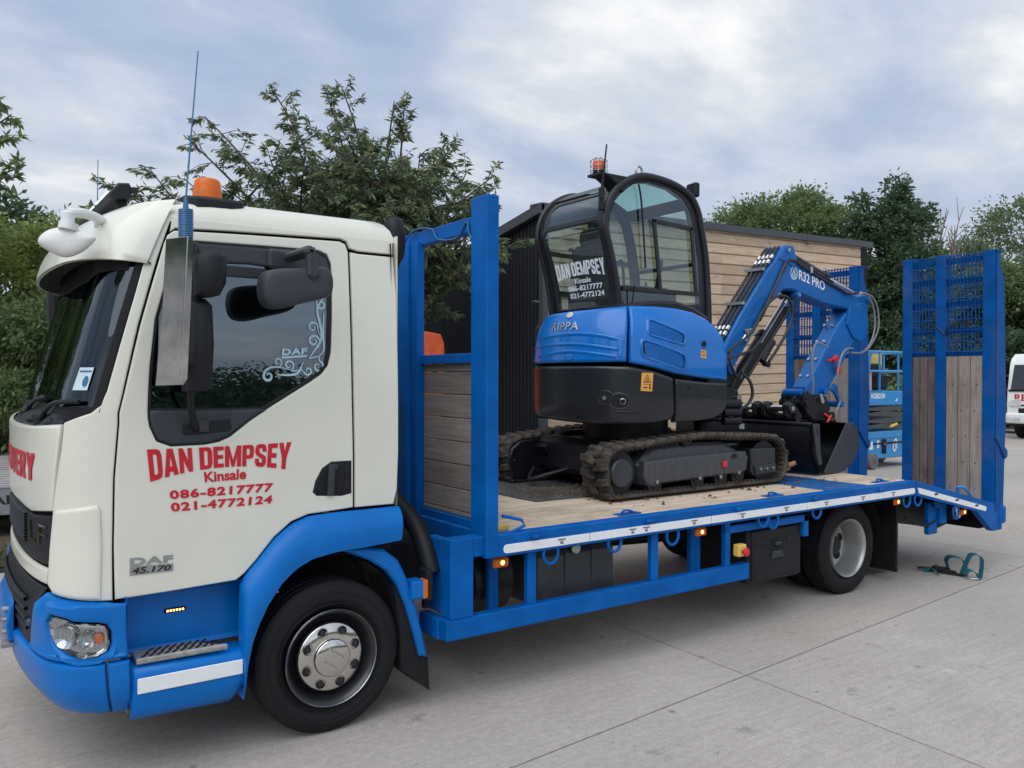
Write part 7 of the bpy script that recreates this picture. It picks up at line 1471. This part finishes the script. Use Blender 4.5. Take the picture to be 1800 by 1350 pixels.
for x in (13.93, 15.45):
    for y in (5.47, 6.20):
        b = MB(); b.lathe([(.06, -.055), (.15, -.06), (.165, -.04), (.165, .04), (.15, .06), (.06, .055)], (x, y+.03, .165), (0, 1, 0), 28); wo = b.build('wheel', 'lift_tyre', sc, smooth=40)
        b = MB(); b.cyl((x, y-.022, .165), (x, y+.05, .165), .115, 20); b.build('wheel_rim', 'galv_dark', wo)
b = MB()
for k in range(4):
    z = .80+.125*k
    for y in (5.55, 6.15): b.bar((13.80, y, z+(.02 if k % 2 else .10)), (15.6, y, z+(.10 if k % 2 else .02)), .05, .10)
b.build('scissor_arm', 'scissor_grey', sc)
b = MB(); b.cyl((14.6, 5.5, .85), (14.85, 5.5, .90), .03, 8); b.build('safety_prop', 'yellow', sc)
b = MB(); b.span((13.74, 5.50, 1.30), (15.66, 6.26, 1.58), .01); plat = b.build('platform', LB, sc)
lettering('lift_name', 'NOBOON', lambda u, v: (13.90+.50*u, 5.4975, 1.435+.11*v), 'white_print', plat, bold=.04)
b = MB(); b.prism([(14.78, 1.38), (14.86, 1.38), (14.86, 1.44)], Yp(0), 5.494, 5.499); b.build('lift_arrow', 'white_print', plat, smooth=0)
b = MB()
for y in (5.53, 6.24):
    for z in (2.40, 2.0): b.tube([(13.78, y, z), (15.62, y, z)], .024, 8)
    for x in (13.80, 14.25, 14.95, 15.6): b.tube([(x, y, 1.58), (x, y, 2.40)], .022, 8)
for x in (13.78, 15.62):
    for z in (2.40, 2.0): b.tube([(x, 5.53, z), (x, 6.24, z)], .024, 8)
b.tube([(13.80, 5.6, 1.6), (13.98, 5.6, 2.1), (14.05, 5.6, 2.38)], .03, 8); b.build('guard_rail', 'lift_blue', sc)
b = MB(); b.span((14.02, 5.7, 2.05), (14.62, 5.72, 2.36)); b.build('instruction_board', 'yellow', sc)
b = MB(); b.box((14.30, 5.75, 2.02), (.5, .2, .28), None, .03); b.box((14.55, 5.8, 1.78), (.5, .3, .34), None, .05); b.build('control_box', 'black_plastic', sc)
b = MB(); b.span((14.0, 5.62, 1.60), (14.12, 5.66, 2.0)); b.build('document_holder', 'grey_deck', sc)
# ================================================================== second recovery truck far across the yard
wt = thing('parked_truck', 'white truck with dark windscreen parked far across the yard', 'truck', (26.6, 7.05, 0))
b = MB()
P = [(0, .55), (-.02, 1.0), (-.0, 1.45), (.16, 2.30), (.26, 2.48), (.50, 2.62), (1.9, 2.62), (1.9, .55)]
U = lambda a, w, z: (25.55+a, 6.0+w, z)     # cab faces -x
bx = MB(); bx.prism(P, lambda u, v, w: U(u, w, v), .0, 2.1, .02); cabt = bx.build('cab', 'white_plain', wt, smooth=40)
b = MB(); b.add([U(-.012+.005, .10, 1.50), U(-.007, 2.0, 1.50), U(.14, 1.95, 2.28), U(.14, .15, 2.28)], [(0, 1, 2, 3)]); b.add([U(.25, -.004, 1.50), U(1.35, -.004, 1.50), U(1.35, -.004, 2.25), U(.42, -.004, 2.25)], [(0, 1, 2, 3)]); b.build('window', 'screen_dark', cabt, smooth=0)
b = MB(); b.span(U(-.03, .05, 1.46), U(.02, 2.05, 1.52)); b.span(U(-.035, .1, 1.02), U(.02, 2.0, 1.06)); b.span(U(-.05, .35, .72), U(.02, 1.75, .95)); b.span(U(-.02, .02, .40), U(.3, 2.08, .50)); b.build('black_trim', 'black_plastic', cabt)
b = MB(); b.span(U(-.12, -.02, .48), U(.12, 2.12, .80), .05); b.span(U(-.06, .0, .95), U(.05, .45, 1.0), .01); b.build('bumper', 'white_plain', wt)
for y in (.10, 1.68):
    b = MB(); b.prism(soften([(y, 1.0), (y+.36, 1.0), (y+.34, 1.16), (y+.06, 1.26), (y, 1.2)], 1), lambda u, v, w: U(w, u, v), -.05, .03, .008); b.build('headlight', 'lens_white', cabt)
    b = MB(); b.box(U(-.125, y+.18, .62), (.02, .4, .10), None, .008); b.build('fog_light', 'lens_white', cabt)
def tw(u, v): return U(-.012-.0*v, .30+1.5*u, 1.16+.24*v)
lettering('red_word', 'RECOVERY', lambda u, v: U(-.013, 1.88-1.62*u, 1.16+.22*v), 'red_print', cabt, bold=.03)
b = MB(); b.span(U(-.10, -.20, 1.6), U(-.02, -.02, 2.2), .03); b.span(U(-.10, 2.12, 1.6), U(-.02, 2.30, 2.2), .03); b.tube([U(-.05, -.1, 2.2), U(.1, .02, 2.3)], .02, 6); b.build('mirror', 'black_plastic', cabt)
b = MB(); b.box(U(.6, .6, 2.68), (.25, .3, .12), None, .03); b.build('roof_vent', 'galv', cabt)
for y in (.16, 1.94):
    for x in (.75, 5.0): b = MB(); b.lathe([(.22, -.12), (.36, -.13), (.40, -.09), (.40, .09), (.36, .13), (.22, .12), (.2, .0), (0, 0)], U(x, y, .40), (0, 1, 0), 28); b.build('wheel', 'rubber', wt)
b = MB(); b.span(U(1.95, .0, .85), U(7.0, 2.1, 1.0)); b.span(U(2.0, .0, 1.0), U(2.1, 2.1, 2.2)); b.span(U(.4, .4, .55), U(6.9, 1.7, .85)); b.build('flat_bed', 'galv', wt)
# ================================================================== trailer parked on the verge beyond the cab
tl = thing('flat_trailer', 'grey flatbed trailer parked on the grass beyond the truck cab', 'trailer', (-2.6, 6.9, 0))
b = MB()
for k in range(14): b.span((-5.4, 6.42+.085*k, .66+.017*k), (1.0, 6.42+.085*k+.079, .68+.017*k), .003)
b.build('deck_board', 'grey_deck', tl)
b = MB(); b.span((-5.4, 6.36, .36), (1.0, 6.41, .65), .006); b.span((-5.4, 6.35, .645), (1.0, 6.42, .672), .005); rl = b.build('side_board', 'galv', tl)
lettering('trailer_word', 'ARI', lambda u, v: (-1.19+.30*u, 6.357, .475+.10*v), 'black_print', rl, bold=.03, wide=1.2)
b = MB()
for x in (-3.2, -2.4): b.lathe([(.14, -.09), (.25, -.10), (.29, -.06), (.29, .06), (.25, .10), (.14, .09), (.12, 0), (0, 0)], (x, 6.7, .27), (0, 1, 0), 24)
b.build('trailer_wheel', 'rubber', tl); b = MB(); b.span((-5.0, 6.5, .40), (.8, 7.3, .55)); b.build('trailer_chassis', 'black_steel', tl); b = MB(); b.bar((.9, 6.9, .45), (2.2, 6.9, .45), .1, .1); b.cyl((2.1, 6.9, .0), (2.1, 6.9, .5), .04, 10); b.build('drawbar', 'galv', tl)
# ================================================================== vegetation
def leaves(name, cen, nrm, size, m, parent=None, asp=.42, droop=0., kind=None, rng=NR):
    """cen (n,3): leaf bases; nrm (n,3): the way each leaf points"""
    n = len(cen); d = nrm/np.maximum(1e-9, np.linalg.norm(nrm, axis=1))[:, None]; d[:, 2] -= droop; d /= np.linalg.norm(d, axis=1)[:, None]
    r = rng.normal(size=(n, 3)); s = np.cross(d, r); s /= np.maximum(1e-9, np.linalg.norm(s, axis=1))[:, None]; up = np.cross(s, d)
    L = (size*rng.uniform(.65, 1.3, n))[:, None]; Wd = L*asp*.5
    v = np.empty((n, 4, 3)); v[:, 0] = cen; v[:, 1] = cen+d*L*.45+s*Wd+up*L*.06; v[:, 2] = cen+d*L; v[:, 3] = cen+d*L*.45-s*Wd+up*L*.06
    me = bpy.data.meshes.new(name); me.vertices.add(n*4); me.vertices.foreach_set('co', v.reshape(-1).astype(np.float32))
    me.loops.add(n*6); i = np.arange(n)[:, None]*4; me.loops.foreach_set('vertex_index', (i+np.array([0, 1, 2, 0, 2, 3])).reshape(-1).astype(np.int32))
    me.polygons.add(n*2); me.polygons.foreach_set('loop_start', (np.arange(n*2)*3).astype(np.int32)); me.polygons.foreach_set('loop_total', np.full(n*2, 3, np.int32)); me.update(calc_edges=True); me.validate()
    me.materials.append(M[m]); return link(bpy.data.objects.new(name, me), parent, kind)
def limb(mb, a, b, r0, r1, bend=.15, n=7, rng=random):
    a, b = Vector(a), Vector(b); l = (b-a).length; k = Vector((rng.uniform(-1, 1), rng.uniform(-1, 1), rng.uniform(-.3, 1)))*l*bend
    P = [a.lerp(b, t)+k*4*t*(1-t)*.5 for t in np.linspace(0, 1, n)]; mb.tube(P, [r0+(r1-r0)*t for t in np.linspace(0, 1, n)], 6); return P
def spray_tree(name, label, cat, base, fork, tips, extra, leafn, size, m, seed, ell=None, twig=.55, droop=.55, asp=.30, r0=.10, sub=3, group=None, trunkm='bark'):
    """a tree drawn branch by branch: limbs to the given tips, twigs along them, drooping leaves along the twigs"""
    rg = random.Random(seed); nr = np.random.default_rng(seed); t = thing(name, label, cat, (base[0], base[1], 0), group)
    tk = MB(); limb(tk, base, fork, r0, r0*.72, .08, 7, rg); cen = []; dr = []
    fork = Vector(fork); allp = list(tips)
    if ell:
        (ex_, ey, ez), (rx, ry, rz) = ell
        while len(allp) < len(tips)+extra:
            q = Vector((rg.uniform(-1, 1), rg.uniform(-1, 1), rg.uniform(-1, 1)))
            if .3 < q.length < 1: allp.append((ex_+q.x*rx, ey+q.y*ry, ez+q.z*rz))
    mains = []
    for k, tip in enumerate(allp):
        st_ = fork if k < len(tips) or not mains else rg.choice(mains)
        st_ = Vector(st_); tip = Vector(tip); P = limb(tk, st_, tip, r0*.42 if k < len(tips) else .022, .006, .16, 9, rg)
        if k < len(tips): mains += P[2:6]
        d0 = (tip-st_).normalized(); ln = (tip-st_).length
        nt_ = max(6, int(ln*7))
        for j in range(nt_):
            u = .22+.78*(j+rg.random())/nt_; i = min(len(P)-2, int(u*(len(P)-1))); a = P[i].lerp(P[i+1], u*(len(P)-1)-i)
            dd = (d0*.7+Vector((rg.gauss(0, .75), rg.gauss(0, .75), rg.gauss(.12, .5)))).normalized(); L_ = twig*rg.uniform(.5, 1.15)*(1.1-.5*u)
            bnd = a+dd*L_+Vector((0, 0, -.12*L_)); tk.tube([a, a.lerp(bnd, .5)+Vector((0, 0, .03)), bnd], [.006, .004, .0025], 4, cap=False)
            for _ in range(leafn):
                w = rg.random()**.8; cen.append(a.lerp(bnd, w)); dr.append(dd*.8+Vector((rg.gauss(0, .6), rg.gauss(0, .6), rg.gauss(0, .45))))
    tk.build('trunk', trunkm, t, smooth=60, fix=False)
    leaves('crown', np.array(cen), np.array(dr), size, m, t, asp, droop, rng=nr); return t
spray_tree('cherry_tree', 'spreading tree with drooping narrow leaves behind the truck cab', 'tree', (2.75, 5.6, 0), (2.7, 5.5, 2.35),
    [(2.52, 5.70, 5.50), (2.25, 5.6, 5.42), (1.69, 5.83, 5.32), (1.0, 6.24, 4.98), (.70, 6.0, 4.65), (.02, 6.9, 4.16), (.25, 6.8, 4.05), (.45, 6.5, 4.3), (.75, 6.2, 4.2), (1.0, 6.0, 3.9), (3.08, 5.1, 5.12), (3.40, 4.6, 4.75), (3.66, 3.95, 4.20), (3.50, 3.25, 3.32), (2.9, 5.0, 5.2), (3.3, 4.3, 3.0), (2.0, 4.9, 4.7), (1.5, 5.4, 4.4), (3.55, 3.7, 3.9), (3.35, 4.4, 2.6), (3.2, 4.9, 4.6), (3.5, 4.3, 4.3), (3.3, 4.8, 4.0), (3.0, 5.2, 4.4), (1.3, 5.9, 4.5), (1.9, 5.7, 4.9), (3.6, 4.0, 3.8), (1.1, 5.9, 4.1)],
    114, 30, .098, 'leaf_hero', 11, ((2.60, 4.95, 3.72), (1.5, 1.35, 1.1)), .46, .75, .28, .09)
def clump_tree(name, label, base, blobs, n, size, m, seed, trunk_r=.16, cat='tree', group=None, asp=.5, squash=.75, clump=.55):
    rg = random.Random(seed); nr = np.random.default_rng(seed); t = thing(name, label, cat, (base[0], base[1], 0), group); tk = MB(); base = Vector(base)
    top = Vector((base.x, base.y, sum(c[2] for c, r in blobs)/len(blobs))); limb(tk, base, base.lerp(top, .75), trunk_r, trunk_r*.5, .05, 6, rg)
    vol = sum(r**2 for c, r in blobs); CC = []; DD = []
    for c, r in blobs:
        c = Vector(c); limb(tk, base.lerp(top, .55), c, trunk_r*.4, .02, .15, 6, rg)
        k = int(max(6, 16*(r/clump)**2*.8))
        for _ in range(k):
            q = Vector((rg.gauss(0, 1), rg.gauss(0, 1), rg.gauss(.15, 1))).normalized(); rad = r*rg.uniform(.55, 1.08)
            cc = c+Vector((q.x*rad, q.y*rad, q.z*rad*squash)); mm_ = max(4, int(n*(r**2/vol)/k)); cr = clump*rg.uniform(.45, 1.05)
            o = nr.normal(size=(mm_, 3))*cr*.42; o[:, 2] *= .7; CC.append(np.array(cc)+o); DD.append(o*.8+np.array(q)*cr*.5+nr.normal(size=(mm_, 3))*cr*.35)
    tk.build('trunk', 'bark', t, smooth=60, fix=False); leaves('crown', np.concatenate(CC), np.concatenate(DD), size, m, t, asp, .25, rng=nr); return t
G_ = None
# right: the round crown, the pointed one beside it, the bare one, the bank of trees at the edge
clump_tree('round_tree', 'broad round-topped green tree behind the timber shed', (26.5, 17.5, 0), [((26.0, 16.4, 7.6), 1.9), ((24.4, 17.6, 7.2), 1.5), ((27.0, 15.4, 7.4), 1.7), ((23.6, 18.4, 6.4), 1.3), ((22.6, 18.6, 5.7), 1.2), ((25.4, 16.8, 5.8), 2.2), ((27.2, 15.2, 5.4), 2.0), ((25.0, 17.4, 8.3), .9), ((26.6, 15.9, 8.4), 1.0), ((24.5, 18.2, 4.5), 2.0), ((26.5, 16.3, 4.0), 2.0)], 70000, .16, 'leaf_mid', 3, .28, clump=.62)
clump_tree('pointed_tree', 'tall upright dark tree with spiky leafy shoots at its top', (27.2, 13.0, 0), [((27.0, 12.7, 8.0), .7), ((26.7, 13.0, 7.3), .8), ((27.5, 12.3, 7.4), .7), ((26.2, 13.5, 7.6), .45), ((27.0, 12.6, 8.75), .4), ((27.8, 12.0, 7.9), .4), ((26.1, 13.4, 8.3), .3), ((26.8, 12.9, 6.2), 1.2), ((27.6, 12.3, 6.0), 1.1), ((27.0, 12.8, 4.8), 1.5), ((26.4, 13.5, 5.4), 1.2), ((27.2, 12.7, 3.2), 1.7), ((26.2, 13.8, 3.4), 1.5), ((26.6, 13.3, 1.6), 1.6), ((28.2, 12.1, 4.4), .9)], 52000, .17, 'leaf_dark', 4, .2, clump=.42)
bt_ = thing('bare_tree', 'leafless grey tree standing above the hedge beside the pointed tree', 'tree', (32.5, 13.6, 0)); tk = MB(); rg = random.Random(5)
limb(tk, (32.5, 13.6, 0), (32.4, 13.7, 5.2), .16, .08, .04, 6, rg)
for k in range(15):
    a = Vector((32.4, 13.7, 3.6+.16*k*.7)); e = Vector((32.4+rg.gauss(0, .7), 13.7+rg.gauss(0, .55), rg.uniform(6.6, 9.2))); P = limb(tk, a, e, .05, .016, .12, 8, rg)
    for j in range(12): q = P[rg.randint(2, 6)]; tk.tube([q, q+Vector((rg.gauss(0, .22), rg.gauss(0, .22), rg.uniform(.3, 1.0)))], [.02, .010], 4, cap=False)
tk.build('branch', 'dead_wood', bt_, smooth=60, fix=False)
edge = [((41.5, 14.6), 10.6, 3.5, 'leaf_pale', 'tallest pale green tree at the edge of the yard beyond the parked truck'), ((37.5, 15.2), 8.2, 2.8, 'leaf_pale', 'low pale green tree between the bare tree and the tallest pale tree'), ((34.0, 12.6), 6.6, 2.3, 'leaf_mid', 'bushy mid green tree seen through the near ramp mesh'), ((36.5, 11.2), 7.2, 2.5, 'leaf_pale', 'grey-green tree to the side of the near ramp above the parked truck'), ((31.0, 15.6), 6.2, 2.0, 'leaf_dark', 'dark tree between the pointed tree and the bare tree'), ((32.0, 10.6), 3.6, 1.7, 'leaf_dark', 'dark bush directly behind the parked truck cab')]
for k, ((x, y), h, r, m, lab) in enumerate(edge):
    rg = random.Random(20+k); bl_ = [((x+rg.uniform(-.3, .3), y+rg.uniform(-.3, .3), h-r*.45), r*.6)]
    for j in range(8): bl_.append(((x+rg.uniform(-1, 1)*r, y+rg.uniform(-1, 1)*r, rg.uniform(.18, .82)*h), r*rg.uniform(.45, .75)))
    clump_tree('bank_tree', lab, (x, y, 0), bl_, 42000, .19, m, 30+k, .15, group='trees along the far edge of the yard', clump=.62)
bb = [((x, y, rg.uniform(.6, 1.6)), rg.uniform(.8, 1.3)) for x, y in ((20, 12.5), (21.5, 13), (23, 12), (24.5, 12.6), (18.5, 13.4), (26, 11.5), (27.5, 11.0), (29, 11.2), (17, 14.0))]
CC = np.concatenate([np.array(c)+NR.normal(size=(1100, 3))*r*np.array((.6, .6, .45)) for c, r in bb]); CC[:, 2] = np.abs(CC[:, 2])
o = leaves('undergrowth', CC, NR.normal(size=CC.shape)+np.array((0, 0, .6)), .22, 'leaf_mid', None, .5, .1, 'stuff'); o['label'] = 'low bright undergrowth beneath the pointed tree'
# left: hillside bushes and the dark trees above them
L_ = [((-1.2, 9.2), 4.15, 1.2, 'leaf_bright', 'bright green bush directly behind the white front mirror of the truck'), ((.1, 9.9), 4.2, 1.15, 'leaf_bright', 'yellowish green bush between the mirror and the windscreen'), ((-.45, 8.3), 2.9, 1.0, 'leaf_mid', 'mid green shrub low behind the windscreen edge'), ((1.5, 9.2), 3.6, 1.1, 'leaf_mid', 'green bush hidden mostly behind the cab roof'), ((-2.2, 10.5), 4.3, 1.3, 'leaf_mid', 'rounded green bush behind the end of the grey trailer')]
for k, ((x, y), h, r, m, lab) in enumerate(L_):
    rg = random.Random(50+k); bl_ = []
    for j in range(11): z = rg.uniform(.12, .92)*h; bl_.append(((x+rg.uniform(-1, 1)*r*.75, y+rg.uniform(-.8, .8)*r*.8, min(z, h-.35)), r*rg.uniform(.32, .55)))
    clump_tree('roadside_bush', lab, (x, y, 0), bl_, 22000, .085, m, 60+k, .06, 'bush', 'bushes on the verge behind the cab', clump=.26, asp=.42)
for k, ((x, y), h, r, lab) in enumerate([((-1.6, 13.5), 5.35, 1.5, 'dark tree rising over the bright bush beside the grey trailer'), ((.3, 15.0), 5.2, 1.4, 'dark tree over the yellowish bush in front of the roof light bar'), ((2.6, 14.0), 5.0, 1.5, 'dark tree behind the roof light bar')]):
    rg = random.Random(80+k); bl_ = [((x+rg.uniform(-1, 1)*r, y+rg.uniform(-1, 1)*r*.7, rg.uniform(.25, .9)*h), r*rg.uniform(.4, .6)) for j in range(9)]
    clump_tree('hill_tree', lab, (x, y, 0), bl_, 8000, .17, 'leaf_dark', 90+k, .12, 'tree', 'dark trees above the verge bushes', clump=.45)
spray_tree('overhanging_tree', 'tree whose leafy boughs hang in the sky above the verge bushes', 'tree', (-3.3, 7.6, 0), (-2.9, 7.0, 3.3), [(-1.04, 5.54, 4.45), (-.92, 5.46, 3.95), (-1.0, 5.5, 3.82), (-1.02, 5.5, 4.2), (-1.15, 5.6, 4.6), (-2.6, 6.6, 5.2), (-2.2, 6.4, 4.8)], 10, 22, .095, 'leaf_mid', 17, ((-2.6, 6.5, 4.3), (.7, .8, .6)), .30, .5, .32, .09)
# grass on the verge
xs = NR.uniform(-6, 3.4, 16000); ys = 5.5+np.abs(NR.normal(0, 1.8, 16000)); cen = np.stack([xs, ys, np.full_like(xs, .0)], -1)
o = leaves('grass', cen, NR.normal(size=cen.shape)*.5+np.array((0, 0, 1.)), .13, 'grass_blade', None, .16, 0, 'stuff'); o['label'] = 'rough grass growing on the verge beside the concrete'
cen = np.stack([NR.uniform(-6, 3.4, 5000), 7.6+np.abs(NR.normal(0, .9, 5000)), np.abs(NR.normal(0, .35, 5000))], -1)
o = leaves('undergrowth', cen, NR.normal(size=cen.shape)+np.array((0, 0, .5)), .12, 'leaf_mid', None, .5, .1, 'stuff'); o['label'] = 'leafy weeds at the foot of the verge bushes'
# the far tree belt that closes the view on every side
CC = []
hl_ = MB(); hl_.grid([[(4+rr*math.cos(a), 4+rr*math.sin(a), z*(1+.25*math.sin(a*9)+.12*math.sin(a*23))) for a in np.linspace(0, 2*math.pi, 181)[:-1]] for rr, z in ((60, -.05), (64, 1.9), (70, 3.4), (90, 4.2))], close=True); hl_.build('belt_core', 'belt_green', kind='structure', smooth=60)  # solid core added behind the leaves so the belt reflects dark in glass
for k in range(230):
    a = 2*math.pi*k/230; rr = 62+8*math.sin(k*1.7); c = np.array((4+rr*math.cos(a), 4+rr*math.sin(a), 2.6+1.4*abs(math.sin(k*.9)))); CC.append(c+NR.normal(size=(520, 3))*np.array((1.5, 1.5, .95)))
CC = np.concatenate(CC); CC[:, 2] = np.abs(CC[:, 2]); o = leaves('far_trees', CC, NR.normal(size=CC.shape)+np.array((0, 0, .4)), .48, 'leaf_dark', None, .6, .1, 'stuff'); o['label'] = 'distant belt of trees around the yard'
